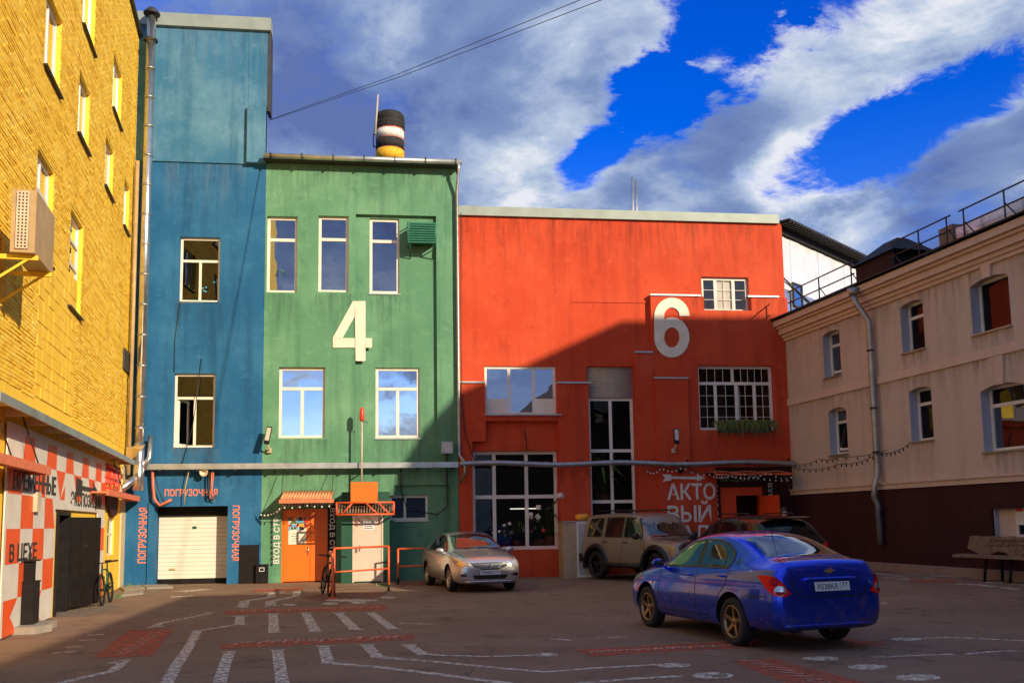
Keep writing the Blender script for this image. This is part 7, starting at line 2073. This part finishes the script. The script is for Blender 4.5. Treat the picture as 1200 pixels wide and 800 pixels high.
def suv():
    c = Car('offroad_car', 'boxy sand beige off-road car with black wheel arches by the tan cabinet', SUV, 'tan_car_paint', (1.32, -1.40), .395, 1.62, .47)
    for sd in (1, -1):
        c.side([(.74, 1.20), (.60, 1.50), (.44, 1.70), (-.08, 1.73), (-.08, 1.19)], 'car_glass', 'side_window', sd)
        c.side([(-.18, 1.19), (-.18, 1.73), (-.98, 1.73), (-.98, 1.19)], 'car_glass', 'side_window', sd)
        c.side([(-1.16, 1.20), (-1.16, 1.72), (-1.78, 1.70), (-1.86, 1.60), (-1.88, 1.20)], 'car_glass', 'side_window', sd)
        for x in (.86, -.13, -1.06): c.line([(x, .8 * sd, 1.74 if x < .5 else 1.12), (x, .8 * sd, 1.1), (x, .8 * sd, .50)], (0, -sd, 0))
        # flared arches
        for ax in c.axles:
            m = MB(); n = 22
            for k in range(n + 1):
                a = R(-14) + (math.pi + R(28)) * k / n
                for r_, y in ((.465, .93), (.475, .985), (.56, .985), (.60, .915), (.465, .85)): m.v.append(Vector((ax + r_ * math.cos(a), sd * y, c.wr + .01 + r_ * math.sin(a))))
            for k in range(n):
                for j in range(5): l = (j + 1) % 5; m.f.append([k * 5 + j, k * 5 + l, k * 5 + 5 + l, k * 5 + 5 + j]); m.m.append(0); m.sm.append(False)
            m.build('wheel_arch_trim', 'trim_black', c.t)
        MB().tube([(-.85, sd * .96, .42), (.78, sd * .96, .42)], .06, 8).build('side_step', 'trim_black', c.t)
        MB().tube([(-1.7, sd * .62, 1.90), (-1.6, sd * .62, 1.93), (.1, sd * .62, 1.93), (.22, sd * .62, 1.87)], .02, 6).build('roof_rail', 'trim_black', c.t)
        c.patch([(2.3, (.60 + .13 * math.cos(a)) * sd, .86 + .13 * math.sin(a)) for a in [2 * math.pi * k / 16 for k in range(16)]], (-1, 0, 0), 'lamp_clear', 'head_light', off=.02, cuts=2)
    c.patch([(.93, .70, 0), (.95, 0, 0), (.93, -.70, 0), (.5, -.67, 0), (.38, -.62, 0), (.36, 0, 0), (.38, .62, 0), (.5, .67, 0)], (0, 0, -1), 'car_glass', 'windscreen', cuts=7)
    c.patch([(2.3, y, z) for y, z in ((-.76, .70), (.76, .70), (.76, .97), (-.76, .97))], (-1, 0, 0), 'grille_black', 'grille', off=.006)
    MB().cube((2.16, 0, .55), (.10, .88, .10)).build('bumper', 'trim_black', c.t); MB().cube((-2.18, 0, .58), (.10, .90, .12)).build('bumper', 'trim_black', c.t)
    for y in (-.35, .25): MB().tube([(.98, y, 1.19), (.92, y + .3, 1.22), (.86, y + .45, 1.27)], .01, 5).build('wiper', 'trim_black', c.t)
    MB().cube((0, 0, .38), (1.9, .7, .06)).build('underbody', 'trim_black', c.t)
    MB().lathe([(0, -.12), (.36, -.11), (.385, -.05), (.385, .08), (.34, .12), (0, .12)], (-2.32, -.05, 1.05), Vector((1, 0, 0)), 28).build('spare_wheel', 'rubber', c.t)
    c.wheels('alloy_black', 5, R(-14), .125, style='pair'); c.mirror(.70, 1.22, .98, 'trim_black', (.11, .10, .10)); c.handle(.02, 1.04, 'trim_black'); c.handle(-.93, 1.05, 'trim_black')
    return c


sv = suv()
rw = ground(700.5, 678.5); _a = R(-60); _d = Vector((math.cos(_a), math.sin(_a), 0)); _l = Vector((-_d.y, _d.x, 0))
_c = rw + _d * 1.40 + _l * .86
sv.put((_c.x, _c.y, gz(_c.x, _c.y)), _a)

XOVER = [(2.25, .40, .62, .70, .60, .50, .80, .82), (2.18, .32, .80, .84, .76, .64, .92, .95), (2.0, .30, .88, .92, .84, .70, .99, 1.03), (1.5, .28, .91, 1.0, .86, .73, 1.08, 1.13), (1.05, .28, .92, 1.04, .865, .74, 1.13, 1.18), (.80, .28, .92, 1.06, .865, .72, 1.27, 1.32), (.35, .28, .92, 1.07, .865, .67, 1.55, 1.60), (.05, .28, .92, 1.08, .865, .65, 1.66, 1.72), (-.5, .28, .92, 1.09, .865, .64, 1.69, 1.755),
         (-1.2, .28, .92, 1.10, .865, .635, 1.66, 1.73), (-1.75, .30, .915, 1.12, .86, .63, 1.58, 1.65), (-2.0, .32, .90, 1.13, .85, .64, 1.42, 1.47), (-2.16, .35, .87, 1.10, .82, .66, 1.22, 1.26), (-2.25, .40, .82, .98, .77, .66, 1.06, 1.09), (-2.28, .48, .70, .80, .66, .55, .86, .88)]


def black_suv():
    c = Car('black_crossover', 'black crossover mostly hidden behind the blue sedan', XOVER, 'black_car_paint', (1.38, -1.38), .36, 1.58, .43)
    for sd in (1, -1):
        c.side([(.78, 1.14), (.40, 1.40), (.10, 1.54), (-.10, 1.58), (-.12, 1.13)], 'tint_glass', 'side_window', sd); c.side([(-.22, 1.13), (-.20, 1.58), (-.95, 1.58), (-1.05, 1.16)], 'tint_glass', 'side_window', sd); c.side([(-1.14, 1.18), (-1.05, 1.57), (-1.45, 1.52), (-1.70, 1.36), (-1.66, 1.22)], 'tint_glass', 'side_window', sd)
        c.patch([(-1.95, .84 * sd, 1.10), (-2.2, .72 * sd, 1.06), (-2.26, .60 * sd, .96), (-2.2, .74 * sd, .92), (-2.0, .84 * sd, .98)], (.6, -.8 * sd, 0), 'tail_red', 'tail_light', off=.01)
    c.patch([(-2.4, y, z) for y, z in ((-.56, 1.50), (.56, 1.50), (.62, 1.20), (-.62, 1.20))], (1, 0, -.1), 'tint_glass', 'rear_window', cuts=6)
    c.patch([(1.0, .66, 0), (1.02, 0, 0), (1.0, -.66, 0), (.5, -.62, 0), (.12, -.57, 0), (.12, .57, 0), (.5, .62, 0)], (0, 0, -1), 'tint_glass', 'windscreen', cuts=6)
    sp = MB(); sp.hexa([Vector(v) for v in ((-1.70, -.60, 1.63), (-1.98, -.58, 1.615), (-1.98, .58, 1.615), (-1.70, .60, 1.63), (-1.70, -.60, 1.69), (-1.98, -.58, 1.65), (-1.98, .58, 1.65), (-1.70, .60, 1.69))]); sp.build('spoiler', 'black_car_paint', c.t)
    h, n = c.drop((-2.5, 0, .95), (1, 0, 0))
    for sd in (1, -1): MB().tube([(-1.3, sd * .58, 1.72), (-1.2, sd * .58, 1.77), (0, sd * .58, 1.78), (.1, sd * .58, 1.70)], .016, 6).build('roof_rail', 'trim_black', c.t)
    MB().cube((0, 0, .30), (1.9, .66, .05)).build('underbody', 'trim_black', c.t)
    c.wheels('alloy_black', 5, 0, .12, style='pair'); c.mirror(.76, 1.18, .95, 'black_car_paint')
    return c


bk = black_suv()
bk.put((5.6, 23.0, gz(5.6, 23.0)), R(106)); bk.t.scale = (1, 1, .94)
